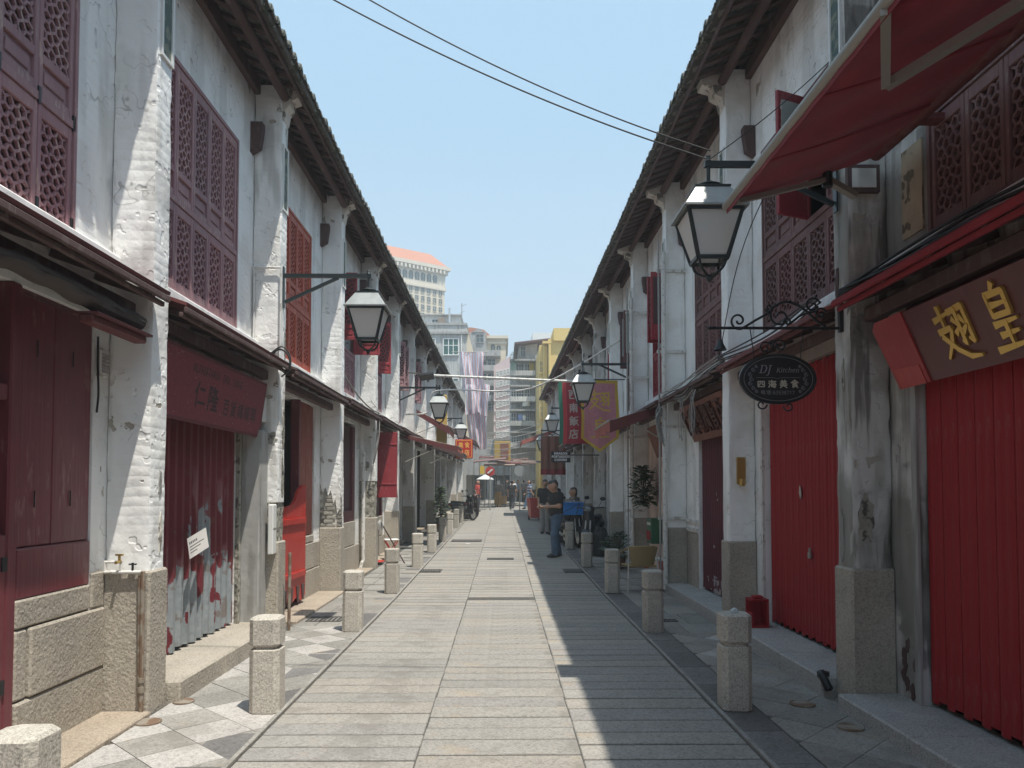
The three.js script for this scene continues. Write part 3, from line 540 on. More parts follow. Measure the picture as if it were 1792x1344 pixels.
function houseBase(side, i, o) {
  const S = ROW[side], sd = S.sd, p0 = S.PL[i], p1 = S.PL[i + 1], sA = p0 + PT, sB = p1, y = gy((p0 + p1) / 2 + 0.5);
  const X = (d) => sd * (S.WP - d), dE = S.WP - S.eave, dP = S.WP - S.PF, yE = S.yE + (o.lift ?? 0);
  const g = thing('shophouse', o.label, 'shophouse', X(0), y, (sA + sB) / 2, 'shophouses lining the street');
  const h = { S, sd, g, X, y, sA, sB, p1, dE, dP, yE, o, i, side };
  h.b = (d0, d1, y0, y1, s0, s1, bev = 0) => B(X(d0), X(d1), y + y0, y + y1, s0, s1, bev);
  h.p = (d, yy, s) => P(X(d), y + yy, s);
  const wallM = o.wall ?? MT.plaster, pilM = o.pilaster ?? wallM, und = (d) => yE + (dE - d) * SL - 0.10;
  const w0 = o.w0 ?? (sA + sB) / 2 - 1.0, w1 = o.w1 ?? (sA + sB) / 2 + 0.9, wy0 = o.wy0 ?? 3.22, wy1 = o.wy1 ?? 5.23, o0 = o.o0 ?? sA + 0.25, o1 = o.o1 ?? sB - 0.36, oy = o.oy ?? 2.76;
  Object.assign(h, { w0, w1, wy0, wy1, o0, o1, oy, und });
  const mS = p0 + PT / 2, mE = p1 + PT / 2;
  // walls
  part(g, 'wall', [h.b(-0.22, 0, oy, wy0, sA - 0.1, sB + 0.1), h.b(-0.22, 0, wy0, wy1, sA - 0.1, w0), h.b(-0.22, 0, wy0, wy1, w1, sB + 0.1), h.b(-0.22, 0, wy1, und(0), sA - 0.1, sB + 0.1),
    h.b(-0.22, 0, -0.05, oy, sA - 0.1, o0), h.b(-0.22, 0, -0.05, oy, o1, sB + 0.1)], wallM);
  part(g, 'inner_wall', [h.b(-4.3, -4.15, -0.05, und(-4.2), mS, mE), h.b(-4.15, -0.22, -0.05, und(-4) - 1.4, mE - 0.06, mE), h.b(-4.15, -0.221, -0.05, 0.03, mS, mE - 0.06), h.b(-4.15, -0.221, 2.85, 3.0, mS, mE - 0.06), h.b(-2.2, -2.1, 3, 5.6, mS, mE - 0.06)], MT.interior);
  // pilaster at the far end of the bay
  const pilTop = und(dP);
  h.pil = part(g, 'pilaster', [shaft(h, o.pilCut ?? 0.98, pilTop, i < 5)], pilM);
  if (!o.noBase) part(h.pil, 'stone_base', [h.b(0.001, dP + 0.018, -0.05, 0.99, p1 - 0.018, p1 + PT + 0.015, 0.014)], o.baseMat ?? MT.granite);
  const c = S.corb, ct = und(dP + c) + 0.02;
  part(h.pil, 'corbel', [prism([[dP - 0.02, ct - 0.36], [dP + 0.015, ct - 0.32], [dP + 0.03, ct - 0.22], [dP + c * 0.45, ct - 0.17], [dP + c * 0.5, ct - 0.10], [dP + c * 0.95, ct - 0.07], [dP + c, ct], [dP - 0.02, ct + 0.06]], (a, b, s) => h.p(a, b, s), p1 + 0.02, p1 + PT - 0.02)], o.corbelMat ?? MT.lime);
  const my = 4.72, mh = 0.7;
  part(h.pil, 'mural_panel', [h.b(dP, dP + 0.006, my, my + mh, p1 + 0.055, p1 + PT - 0.055)], MT.mural ??= surface(256, 0.5, (u, v) => { const a = fbm(u, v, 7, 4, 171), k = fbm(u, v, 14, 4, 175); return mix3([0.09, 0.13, 0.12], [0.30, 0.30, 0.22], sstep(0.5, 0.62, a) * k); }, null));
  part(h.pil, 'panel_frame', [h.b(dP, dP + 0.018, my - 0.025, my, p1 + 0.03, p1 + PT - 0.03), h.b(dP, dP + 0.018, my + mh, my + mh + 0.025, p1 + 0.03, p1 + PT - 0.03), h.b(dP, dP + 0.018, my, my + mh, p1 + 0.03, p1 + 0.055), h.b(dP, dP + 0.018, my, my + mh, p1 + PT - 0.055, p1 + PT - 0.03)], MT.whitePaint);
  // roof: boards, rafters, purlins, tiles
  const roof = part(g, 'roof', [slab(h.p(dE - 0.015, yE - 0.055, mS), h.p(dE - 0.015, yE - 0.055, mE), h.p(-4.3, yE + (dE + 4.3) * SL - 0.055, mE), h.p(-4.3, yE + (dE + 4.3) * SL - 0.055, mS), 0.035)], MT.roofTile);
  const pans = []; const n = Math.round((mE - mS) / 0.205), pitch = (mE - mS) / n; const r = rng(i * 31 + (sd > 0 ? 7 : 0));
  for (let k = 0; k < n; k++) {
    const s = mS + (k + 0.5) * pitch, t = piece(roof, 'tile_row', roll(sd, k % 3), MT.roofTile, h.X(dE + (r() - 0.5) * 0.03), y + yE - 0.03 + (r() - 0.5) * 0.012, -s);
    pans.push(sheet((u, v) => h.p(dE - 0.005 + 0.02 - v * 0.8, yE - 0.02 - 0.035 * Math.sin(Math.PI * u) + v * 0.8 * SL, s + pitch / 2 - 0.075 + u * 0.15), 4, 1, 0.012));
  }
  part(roof, 'pan_tiles', pans, MT.roofTile);
  const raf = Math.round((sB - sA) / 0.25), rm = o.rafterMat ?? MT.beam;
  for (let k = 0; k < raf; k++) { const s = sA + (k + 0.5) * (sB - sA) / raf; part(roof, 'rafter', [bar(h.p(dE - 0.13, yE - 0.055 + 0.13 * SL - 0.075, s), h.p(-0.15, yE - 0.055 + (dE + 0.15) * SL - 0.075, s), 0.085, 0.035)], rm); }
  part(roof, 'eave_board', [bar(h.p(dE - 0.10, yE - 0.095, mS + 0.002), h.p(dE - 0.10, yE - 0.095, mE - 0.002), 0.02, 0.07)], rm);
  part(roof, 'purlin', [cyl(h.p(dP + 0.03, und(dP + 0.03) - 0.13, sA), h.p(dP + 0.03, und(dP + 0.03) - 0.13, sB), 0.05, 0.05, 12)], rm);
  part(roof, 'wall_plate', [h.b(0, 0.07, und(0) - 0.24, und(0) - 0.08, sA, sB, 0.008)], rm);
  part(g, 'bracket', [prism([[0, 5.28], [0.10, 5.34], [0.13, 5.55], [0.13, 5.62], [0, 5.62]], (a, b, s) => h.p(a, b, s), sB - 0.13, sB - 0.025)], MT.beam);
  // sill and small canopy above the shop front
  part(g, 'sill', [h.b(0, 0.085, 3.10, 3.20, sA + 0.01, sB - 0.01, 0.012)], MT.plasterSmooth);
  if (o.canopy !== false) {
    const cm = o.canopyMat ?? MT.beam, cp = part(g, 'canopy', [slab(h.p(0.0, 3.075, sA + 0.015), h.p(0.0, 3.075, sB - 0.015), h.p(0.43, 2.925, sB - 0.015), h.p(0.43, 2.925, sA + 0.015), 0.025)], o.canopyTop ?? MT.awningBrown);
    part(cp, 'fascia', [h.b(0.41, 0.438, 2.875, 2.918, sA + 0.012, sB - 0.012, 0.006), h.b(0.37, 0.40, 2.845, 2.88, sA + 0.02, sB - 0.02, 0.006)], cm);
    part(cp, 'beam', [h.b(0.12, 0.20, 2.77, 2.87, sA + 0.02, sB - 0.02, 0.01)], MT.beam);
    const q = 6; for (let k = 0; k < q; k++) { const s = sA + 0.2 + k * (sB - sA - 0.4) / (q - 1); part(cp, 'rafter', [bar(h.p(0.01, 3.01, s), h.p(0.40, 2.875, s), 0.05, 0.05)], MT.beam); }
  }
  if (o.window !== false) windowSet(h, o);
  return h;
}
function windowSet(h, o) {
  const m = o.shutterMat ?? MT.shutter, n = o.panels ?? 5, { w0, w1, wy0, wy1, sd } = h, f = 0.035, W = (w1 - w0 - 2 * f) / n, split = o.split ?? 4.02;
  part(h.g, 'window_frame', [h.b(-0.07, 0.012, wy0 + f, wy1 - f, w0 + 0.001, w0 + f), h.b(-0.07, 0.012, wy0 + f, wy1 - f, w1 - f, w1 - 0.001), h.b(-0.07, 0.012, wy0 + 0.001, wy0 + f, w0 + 0.001, w1 - 0.001), h.b(-0.07, 0.012, wy1 - f, wy1 - 0.001, w0 + 0.001, w1 - 0.001), h.b(-0.06, 0.010, split - 0.025, split + 0.025, w0 + f, w1 - f)], m);
  const lowH = split - 0.027 - wy0 - f, upH = wy1 - f - split - 0.027, open = o.open ?? {};
  for (let k = 0; k < n; k++) {
    const s = sd < 0 ? w0 + f + k * W : w1 - f - k * W;          // local x runs down the street on the left, up the street on the right
    const a = open['u' + k], b = open['l' + k];
    if (a !== null) shutter(h, a ? o.openMat ?? m : m, s, -0.035, split + 0.027, W, upH, [0.26, upH - 0.09], [0.06, 0.20], a ?? 0, a ? o.openBack ?? MT.backing : MT.backing);
    if (b !== null) shutter(h, m, s, -0.035, wy0 + f, W, lowH, [0.075, lowH - 0.085], null, b ?? 0);
  }
}
function foldDoor(h, name, m, s0, s1, y0, y1, d, period, amp, paint, label) {   // folding metal gate: each fold is a slat
  const n = Math.round((s1 - s0) / period), p = (s1 - s0) / n, top = [[0.002, 0], [0.14 * p, 0], [0.34 * p, amp], [0.66 * p, amp], [0.86 * p, 0], [p - 0.002, 0]], poly = [...top, ...top.map(([a, b]) => [a, b - 0.006]).reverse()];
  const door = part(h.g, name, [h.b(d - 0.03, d - 0.012, y0 + 0.02, y1, s0, s1)], MT.backing); if (label) door.userData.label = label;
  const r = rng(Math.round(s0 * 100)); let shared;
  for (let k = 0; k < n; k++) {
    const mk = () => prism(poly, (a, b, c) => V(-h.sd * b, c, -a), 0, y1 - y0);
    if (paint) {
      const g = clean(mk()), q = g.attributes.position, uv = new Float32Array(q.count * 2);
      for (let v = 0; v < q.count; v++) { uv[v * 2] = (k * p - q.getZ(v)) / (s1 - s0); uv[v * 2 + 1] = q.getY(v) / (y1 - y0); }
      g.setAttribute('uv', new THREE.BufferAttribute(uv, 2)); piece(door, 'slat', g, m, h.X(d), h.y + y0 + r() * 0.03, -(s0 + k * p));
    } else { shared ??= boxUV(clean(mk())); piece(door, 'slat', shared, m, h.X(d) - h.sd * 0.002 * (k % 2), h.y + y0 + (k % 2) * 0.025 + r() * 0.006, -(s0 + k * p)); }
  }
  return door;
}
function stone(h, rows, d, bev = 0.012) { for (const [s0, s1, y0, y1, pr = 0] of rows) part(h.g, 'stone_block', [h.b(-0.2, d + pr, y0 + 0.004, y1 - 0.004, s0 + 0.004, s1 - 0.004, bev)], MT.granite); }
function step(h, s0, s1, ht, d1, m = MT.granite) {
  const n = 3, w = (s1 - s0) / n, base = part(h.g, 'step', [h.b(0, d1 - 0.02, -0.05, ht - 0.03, s0 + 0.01, s1 - 0.01)], MT.joint);
  for (let k = 0; k < n; k++) part(base, 'stone_block', [h.b(-0.15, d1, -0.04, ht, s0 + k * w + 0.003, s0 + (k + 1) * w - 0.003, 0.012)], m);
}
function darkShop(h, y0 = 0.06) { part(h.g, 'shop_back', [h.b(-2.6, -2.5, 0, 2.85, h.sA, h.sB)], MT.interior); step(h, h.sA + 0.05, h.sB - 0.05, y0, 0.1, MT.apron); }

// ---------------------------------------------------------------- left row
const HL = [], HR = [];
// L0: maroon timber front, window cut by the frame
{
  const h = HL[0] = houseBase('L', 0, { label: 'white shophouse nearest on the left with maroon panelled timber front', o0: 2.75, o1: 5.24, oy: 2.74, w0: 3.04, w1: 4.96, wy0: 3.13, split: 3.91, shutterMat: MT.shutter, canopyTop: MT.awningBrown });
  const g = h.g;
  // timber front: fixed panel right of the doorway, transom, door leaves behind
  const fr = part(g, 'shop_front', [h.b(-0.10, -0.04, 0.93, 2.74, 4.44, 5.24)], MT.redWood);
  for (const [a, b] of [[4.45, 4.80], [4.805, 5.235]]) part(fr, 'board', [h.b(-0.04, -0.012, 1.22, 2.70, a, b, 0.006)], MT.redWood);
  part(fr, 'bottom_rail', [h.b(-0.04, 0.004, 0.92, 1.215, 4.445, 5.235, 0.01)], MT.redWood);
  part(fr, 'post', [h.b(-0.12, 0.012, 0.02, 2.74, 4.35, 4.44, 0.01)], MT.redWood);
  part(fr, 'transom', [h.b(-0.12, 0.0, 2.06, 2.15, 2.76, 4.35, 0.008)], MT.redWood);
  part(fr, 'transom_window', [h.b(-0.09, -0.07, 2.15, 2.72, 2.76, 4.35)], MT.glass);
  for (let k = 0; k < 4; k++) part(g, 'door_leaf', [h.b(-0.34, -0.30, 0.05, 2.06, 2.76 + k * 0.397, 3.152 + k * 0.397, 0.006)], MT.redWood);
  // low swing gate with an ogee top in front of the doorway
  const gate = part(g, 'half_gate', [prism([[3.05, 0.10], [4.335, 0.10], [4.335, 1.30], [4.30, 1.30], [4.24, 1.36], [4.16, 1.47], [4.05, 1.53], [3.90, 1.50], [3.7, 1.46], [3.5, 1.50], [3.35, 1.53], [3.22, 1.47], [3.1, 1.36], [3.05, 1.30]], (a, b, d) => h.p(d, b, a), -0.03, 0.012)], MT.redWood);
  part(gate, 'hinge', [h.b(0.012, 0.02, 0.42, 0.50, 4.30, 4.345), h.b(0.012, 0.02, 1.10, 1.18, 4.30, 4.345)], MT.iron);
  for (const s of [4.62, 5.0]) for (const y of [1.45, 2.35]) part(fr, 'hook', [cyl(h.p(-0.005, y, s), h.p(-0.005, y + 0.10, s), 0.004, 0.004, 5)], MT.iron);
  stone(h, [[4.44, 5.41, 0.0, 0.34, 0.012], [4.44, 4.56, 0.34, 0.75], [4.56, 5.41, 0.34, 0.75, 0.018], [4.44, 5.24, 0.75, 0.925, 0.0], [5.24, 5.41, 0.75, 1.0, 0.006], [2.46, 3.05, 0, 0.9], ], 0.012);
  // rolled-up awning cloth under the canopy, red front rail with cap
  const aw = part(g, 'rolled_awning', [sheetRoll(h, 2.9, 5.30)], MT.rollCloth ??= plain(0.085, 0.068, 0.06, 0.95));
  part(aw, 'rail', [h.b(0.24, 0.33, 2.56, 2.61, 4.6, 5.30, 0.01), h.b(0.20, 0.36, 2.61, 2.625, 4.6, 5.32)], MT.beamRed);
  // louvre vent in the wall strip and a black hose beside it
  const vent = part(g, 'vent', [h.b(0, 0.03, 2.33, 2.52, 5.27, 5.39, 0.006)], MT.pipeWhite);
  for (let k = 0; k < 6; k++) part(vent, 'louvre', [h.b(0.03, 0.042, 2.36 + k * 0.024, 2.37 + k * 0.024, 5.29, 5.37)], MT.cableGrey);
  part(g, 'hose', [tube([h.p(0.02, 2.60, 5.25), h.p(0.02, 2.4, 5.255), h.p(0.03, 2.2, 5.25), h.p(0.02, 2.08, 5.252)], 0.008)], MT.cableBlack);
  // apron of stone at the foot
  part(g, 'apron', [h.b(0.0, 0.36, -0.04, 0.03, 2.6, 5.40, 0.008)], MT.apron);
  // iron fittings of the shutters
  for (let k = 0; k < 5; k++) part(g, 'hinge', [h.b(0.0, 0.012, 3.87, 3.97, w(h, k) - 0.012, w(h, k) + 0.012), h.b(0.0, 0.012, 3.22, 3.30, w(h, k) - 0.012, w(h, k) + 0.012)], MT.iron);
}
function w(h, k) { return h.w0 + 0.035 + (k + 1) * (h.w1 - h.w0 - 0.07) / 5; }
function sheetRoll(h, s0, s1) { return sheet((u, v) => { const a = v * Math.PI * 2, s = mix(s0, s1, u), r = 0.052 + 0.02 * fbm(u, 0.3, 9, 3, 5) + 0.006 * Math.sin(u * 40 + v * 9); return h.p(0.27 + r * Math.cos(a), 2.74 - 0.06 * fbm(u, 0.7, 6, 2, 8) + r * 0.9 * Math.sin(a), s); }, 40, 12); }
// tap and pipes on the first left pilaster
{
  const t = thing('water_tap', 'outdoor tap with white pipe on first left pilaster base', 'tap', -2.6, 0, 5.39);
  part(t, 'pipe', [cyl(P(-2.755, 0.985, 5.385), P(-2.50, 0.985, 5.385), 0.013), cyl(P(-2.755, 1.055, 5.385), P(-2.64, 1.055, 5.385), 0.010), cyl(P(-2.752, 0.985, 5.385), P(-2.752, 1.06, 5.385), 0.010), cyl(P(-2.64, 0.985, 5.385), P(-2.64, 1.06, 5.385), 0.010)], MT.pipeWhite);
  part(t, 'riser', [cyl(P(-2.49, 0.99, 5.385), P(-2.485, 0.0, 5.385), 0.016), cyl(P(-2.515, 0.96, 5.39), P(-2.505, 0.1, 5.39), 0.010), cyl(P(-2.487, 0.16, 5.385), P(-2.486, 0.20, 5.385), 0.024), cyl(P(-2.487, 0.23, 5.385), P(-2.486, 0.26, 5.385), 0.024)], MT.pipeRust);
  part(t, 'valve', [cyl(P(-2.56, 0.985, 5.385), P(-2.56, 1.05, 5.385), 0.008), B(-2.585, -2.535, 1.035, 1.045, 5.378, 5.392)], MT.iron);
  part(t, 'tap_handle', [cyl(P(-2.645, 1.05, 5.37), P(-2.645, 1.105, 5.37), 0.009), B(-2.67, -2.62, 1.10, 1.112, 5.36, 5.38), cyl(P(-2.645, 1.06, 5.385), P(-2.645, 1.055, 5.32), 0.010)], MT.brass);
}
// L1: corrugated gate with peeling paint, sign board
{
  const h = HL[1] = houseBase('L', 1, { label: 'white shophouse with peeling red corrugated gate and faded sign board', o0: 5.92, o1: 8.12, shutterMat: MT.shutter, canopyTop: MT.awningBrown, pilCut: 1.42, pilaster: MT.plasterB });
  const g = h.g;
  const S = 512, T = 1024, d = new Uint8Array(S * T * 4); const put = (i, c) => { d[i] = toS(c[0]) * 255; d[i + 1] = toS(c[1]) * 255; d[i + 2] = toS(c[2]) * 255; d[i + 3] = 255; };
  for (let j = 0; j < T; j++) for (let i = 0; i < S; i++) {
    const u = i / S, v = j / T, a = fbm(u, v, 10, 5, 801), st = fbm(u, v, 34, 3, 811, 5), fine = fbm(u, v, 60, 3, 821);
    let c = mix3([0.135, 0.014, 0.022], [0.20, 0.028, 0.038], a);
    const zinc = mix3([0.22, 0.25, 0.265], [0.34, 0.37, 0.385], fine), k = 0.55 * a + 0.45 * st + 0.10 * (fine - 0.5);
    const peel = sstep(0.0, 0.010, k - mix(0.36, 0.59, sstep(0.02, 0.40, v + 0.5 * (fbm(u, v, 5, 4, 841) - 0.5))) - 0.16 * sstep(0.4, 0.62, v));
    c = mix3(c, [0.30, 0.14, 0.155], 0.75 * sstep(0.50, 0.62, st) * sstep(0.44, 0.6, fbm(u, v, 7, 4, 851)) * (1 - sstep(0.5, 0.75, v))); c = mix3(c, zinc, peel); c = mix3(c, [0.16, 0.09, 0.055], 0.6 * sstep(0.66, 0.72, fbm(u, v, 18, 4, 831)) * (1 - v)); put((j * S + i) * 4, c);
  }
  const tx = new THREE.DataTexture(d, S, T, THREE.RGBAFormat); tx.colorSpace = THREE.SRGBColorSpace; tx.magFilter = THREE.LinearFilter; tx.minFilter = THREE.LinearMipmapLinearFilter; tx.generateMipmaps = true; tx.needsUpdate = true;
  const m = new THREE.MeshStandardMaterial({ map: tx, roughness: 0.6, metalness: 0.1 });
  foldDoor(h, 'gate', m, 5.94, 8.11, 0.17, 2.62, -0.06, 0.155, 0.042, true, 'corrugated folding gate, maroon paint peeling to bare zinc');
  step(h, 5.70, 8.46, 0.16, 0.43);
  // notice hanging on the gate
  // sign board
  const bd = part(g, 'sign_board', [slab(h.p(0.16, 2.12, 5.80), h.p(0.16, 2.12, 8.30), h.p(0.24, 2.70, 8.30), h.p(0.24, 2.70, 5.80), 0.03)], MT.redWood);
  const sm = canvasMat(1024, 256, (c, W, H) => {
    c.fillStyle = '#7a2f38'; c.fillRect(0, 0, W, H); speckle(c, W, H, 2600, 3, ['#6d2831', '#84404a', '#6a2a30', '#7d3a40'], 7); speckle(c, W, H, 90, 4, ['#a88', '#b99a94'], 4);
    c.fillStyle = '#40181e'; c.font = 'bold 44px sans-serif'; c.save(); c.scale(0.9, 1); c.fillText('ALFAIATARIA   IAN   LUNG', 250, 70); c.restore();
    ['ren', 'long'].forEach((n, i) => drawCh(c, n, 270 + i * 120, 100, 96, 11, '#33181d'));
    ['bai', 'huo', 'chou', 'duan', 'tou'].forEach((n, i) => drawCh(c, n, 545 + i * 80, 132, 66, 7, '#3a1c21'));
    c.strokeStyle = '#5d2229'; c.lineWidth = 8; c.strokeRect(6, 6, W - 12, H - 12);
  }, 0.6);
  part(bd, 'lettering', [face(h.p(0.166, 2.125, 5.81), h.p(0.166, 2.125, 8.29), h.p(0.245, 2.695, 8.29), h.p(0.245, 2.695, 5.81))], sm, true);
  // concrete jamb post, meter boxes, cable knot on the pilaster
  part(g, 'concrete_post', [h.b(0.001, 0.20, 0.0, 2.2, 8.22, 8.50, 0.012)], MT.concrete);
  part(g, 'jamb', [h.b(-0.02, 0.02, 0.16, 2.6, 8.115, 8.17)], MT.rubble);
  // rubble where the plaster has fallen
  part(h.pil, 'bare_rubble', [rough(h, 0.98, 1.44, 8.50, 8.76, 0.03)], MT.rubble);
}
function rough(h, y0, y1, s0, s1, amp) {              // a lumpy block of bare masonry
  const g = new THREE.BoxGeometry(h.dP - 0.02, y1 - y0, s1 - s0 - 0.02, 8, 12, 8), p = g.attributes.position;
  for (let i = 0; i < p.count; i++) { const x = p.getX(i), y = p.getY(i), z = p.getZ(i), n = (a) => fbm((x * 1.7 + 3 + a) % 1, (y * 1.3 + z * 2.1 + 3) % 1, 8, 3, 31 + a) - 0.5; p.setXYZ(i, x + n(1) * amp, y + n(2) * amp * 0.4, z + n(3) * amp); }
  g.computeVertexNormals(); return g.translate(h.X(h.dP / 2), h.y + (y0 + y1) / 2, -(s0 + s1) / 2);
}
{
  const t = single('paper_notice', 'white paper notice hanging askew on the peeling gate', 'notice', [face(P(-2.725, 0.955, 6.72), P(-2.705, 1.035, 7.10), P(-2.72, 1.215, 7.06), P(-2.735, 1.135, 6.68))], canvasMat(256, 128, (c, W, H) => { c.fillStyle = '#efeae4'; c.fillRect(0, 0, W, H); c.fillStyle = '#444'; for (let i = 0; i < 5; i++) c.fillRect(20 + i * 22, 30, 14, 14); for (let k = 0; k < 3; k++) c.fillRect(20, 58 + k * 18, 190 - k * 50, 5); }), null, true);
  t.position.x += 0.02;
  const e = thing('meter_box', 'tall white electricity box on second left pilaster', 'meter box', -2.56, 0.85, 8.42); part(e, 'case', [B(-2.535, -2.475, 0.86, 1.40, 8.36, 8.49, 0.01)], MT.whitePaint); part(e, 'seam', [B(-2.474, -2.470, 1.14, 1.148, 8.365, 8.485)], MT.cableGrey);
  const e2 = thing('junction_box', 'pale green junction box under the canopy of second left house', 'junction box', -2.62, 2.28, 8.44); part(e2, 'case', [B(-2.74, -2.60, 2.30, 2.58, 8.34, 8.495, 0.008)], MT.whitePaint); part(e2, 'cable', [tube([P(-2.68, 2.30, 8.38), P(-2.67, 2.1, 8.36), P(-2.64, 1.95, 8.36), P(-2.67, 1.88, 8.38)], 0.018), tube([P(-2.66, 2.30, 8.38), P(-2.62, 2.12, 8.34), P(-2.60, 2.0, 8.36), P(-2.66, 1.92, 8.39)], 0.012)], MT.cableBlack);
  const cb = thing('cable_loop', 'black cable loop and clamp on second left pilaster', 'cable', -2.47, 2.9, 8.45); part(cb, 'loop', [tube([P(-2.55, 3.02, 8.44), P(-2.45, 3.10, 8.42), P(-2.36, 3.05, 8.42), P(-2.33, 2.92, 8.42), P(-2.40, 2.84, 8.43)], 0.011), tube([P(-2.56, 3.05, 8.44), P(-2.42, 3.13, 8.43), P(-2.33, 3.02, 8.43), P(-2.34, 2.88, 8.43), P(-2.43, 2.80, 8.45)], 0.008)], MT.cableBlack); part(cb, 'clamp', [B(-2.66, -2.56, 2.98, 3.06, 8.38, 8.49, 0.01)], MT.cableBlack);
  const pp = single('conduit', 'thin white conduit strapped across second left pilaster', 'pipe', [cyl(P(-2.77, 4.02, 8.47), P(-2.455, 4.02, 8.47), 0.012), cyl(P(-2.455, 4.02, 8.47), P(-2.455, 3.1, 8.47), 0.010), cyl(P(-2.75, 4.02, 8.47), P(-2.75, 3.1, 8.48), 0.012)], MT.pipeWhite);
}
// L2: orange shutters, red boards, open swing gate, brick showing on the far pilaster
{
  const h = HL[2] = houseBase('L', 2, { label: 'white shophouse with orange lattice shutters and open red swing gate', shutterMat: MT.orange, o0: 9.15, o1: 11.39, oy: 2.80, pilCut: 1.64, canopyTop: MT.beam, w1: 11.08 });
  const g = h.g;
  const fr = part(g, 'shop_front', [h.b(-0.10, -0.05, 0.90, 2.8, 10.62, 11.38)], MT.orangePanel);
  for (const [a, b] of [[10.63, 10.99], [10.995, 11.375]]) part(fr, 'board', [h.b(-0.05, -0.02, 0.92, 2.78, a, b, 0.006)], MT.orangePanel);
  part(fr, 'post', [h.b(-0.12, 0.0, 0.0, 2.8, 10.54, 10.62, 0.008)], MT.redWood);
  part(fr, 'door_leaf', [h.b(-0.30, -0.26, 0.05, 2.8, 9.16, 10.54, 0.006)], MT.redWood); part(fr, 'door_rail', [h.b(-0.26, -0.22, 1.98, 2.06, 9.16, 10.54, 0.006)], MT.shutter);
  stone(h, [[10.54, 11.73, 0, 0.42, 0.01], [10.54, 11.73, 0.42, 0.80, 0.004], [10.54, 11.38, 0.80, 0.91]], 0.01);
  // open half gate, its foot splintered
  
  const gp = (u, y, t) => h.p(0.03 + 0.05 * u + t, y - h.y, mix(9.35, 10.56, u));
  const gate = part(g, 'half_gate', [prism([[0, 0.18], [0.2, 0.12], [0.35, 0.2], [0.5, 0.09], [0.7, 0.16], [0.85, 0.08], [1, 0.14], [1, 1.63], [0.86, 1.62], [0.72, 1.55], [0.62, 1.42], [0.5, 1.36], [0.2, 1.33], [0, 1.33]], (u, y, c) => gp(u, y, c), -0.018, 0.018)], MT.gateRed);
  part(gate, 'batten', [bar(gp(0.05, 0.45, 0.03), gp(0.95, 0.45, 0.03), 0.03, 0.07), bar(gp(0.05, 1.15, 0.03), gp(0.95, 1.15, 0.03), 0.03, 0.07)], MT.gateRed);
  [0.1, 0.3, 0.5, 0.72, 0.9].forEach((u, k) => part(gate, 'splinter', [prism([[u - 0.06, 0.30], [u + 0.05, 0.30], [u + 0.02, 0.06 + 0.03 * (k % 3)], [u - 0.02, 0.10]], (x, y, c) => gp(x, y, c), 0.019, 0.03)], MT.beam));
  // brickwork where the plaster has fallen
  const s0 = h.p1, core = part(h.pil, 'brick_core', [h.b(0.001, h.dP - 0.028, 0.985, 1.66, s0 + 0.028, s0 + PT - 0.02)], MT.lime); const r = rng(12);
  const bh = 0.062, brN = [boxUV(clean(chamfer(0.14, bh - 0.012, 0.05, 0.006))), boxUV(clean(chamfer(0.08, bh - 0.012, 0.05, 0.006)))], brF = [boxUV(clean(chamfer(0.05, bh - 0.012, 0.11, 0.006))), boxUV(clean(chamfer(0.05, bh - 0.012, 0.15, 0.006)))];
  for (let k = 0; k < 11; k++) {
    const y = h.y + 1.02 + k * bh; let d = 0.01 + (k % 2) * 0.05;
    if (k < 9 || r() < 0.6) for (const q of k % 2 ? [0, 0] : [1, 0, 0]) { const wd = q ? 0.08 : 0.14; if (d + wd < 0.31) piece(core, 'brick', brN[q], MT.brick[Math.floor(r() * 3)], h.X(d + wd / 2), y, -(s0 + 0.028 + r() * 0.006)); d += wd + 0.012; }
    if (k < 8) for (const q of [k % 2, 1 - k % 2]) piece(core, 'brick', brF[q], MT.brick[Math.floor(r() * 3)], h.X(h.dP - 0.03 + r() * 0.006), y, -(s0 + (q === k % 2 ? 0.075 + q * 0.02 : 0.19 - q * 0.01)));
  }
  const rag = [[0.001, 1.66], [0.05, 1.52], [0.09, 1.60], [0.13, 1.47], [0.17, 1.56], [0.21, 1.35], [0.24, 1.42], [0.27, 1.20], [0.31, 1.28], [0.31, 1.75], [0.001, 1.75]];
  part(h.pil, 'plaster_edge', [prism(rag, (d, y, s) => h.p(d, y, s), s0 - 0.001, s0 + 0.03)], MT.plasterB);
  part(h.pil, 'plaster_edge', [prism([[s0 + 0.2, 0.99], [s0 + 0.26, 0.99], [s0 + 0.26, 1.75], [s0, 1.75], [s0 + 0.02, 1.55], [s0 + 0.08, 1.44], [s0 + 0.12, 1.5], [s0 + 0.17, 1.3]], (s, y, d) => h.p(d, y, s), h.dP - 0.03, h.dP + 0.001)], MT.plasterB);
  step(h, 9.0, 11.7, 0.04, 0.40, MT.apron);
}
function patch(h, face, a, y, w, ht, m, seed) {       // an irregular scar of bare masonry: face 'n' looks at the camera (a = d), 's' at the street (a = s)
  const r = rng(seed), poly = [], n = 22; for (let k = 0; k < n; k++) { const t = k / n * 6.283, q = 0.62 + 0.5 * r(); poly.push([a + w / 2 * q * Math.cos(t), y + ht / 2 * q * Math.sin(t)]); }
  const b = (x) => Math.min(Math.max(x, 0.012), h.dP - 0.012);
  part(h.pil, 'bare_patch', [face === 'n' ? prism(poly, (d, yy, s) => h.p(b(d), yy, s), h.p1 - 0.007, h.p1 + 0.02) : prism(poly, (s, yy, d) => h.p(d, yy, Math.min(Math.max(s, h.p1 + 0.012), h.p1 + PT - 0.012)), h.dP - 0.02, h.dP + 0.007)], m);
}
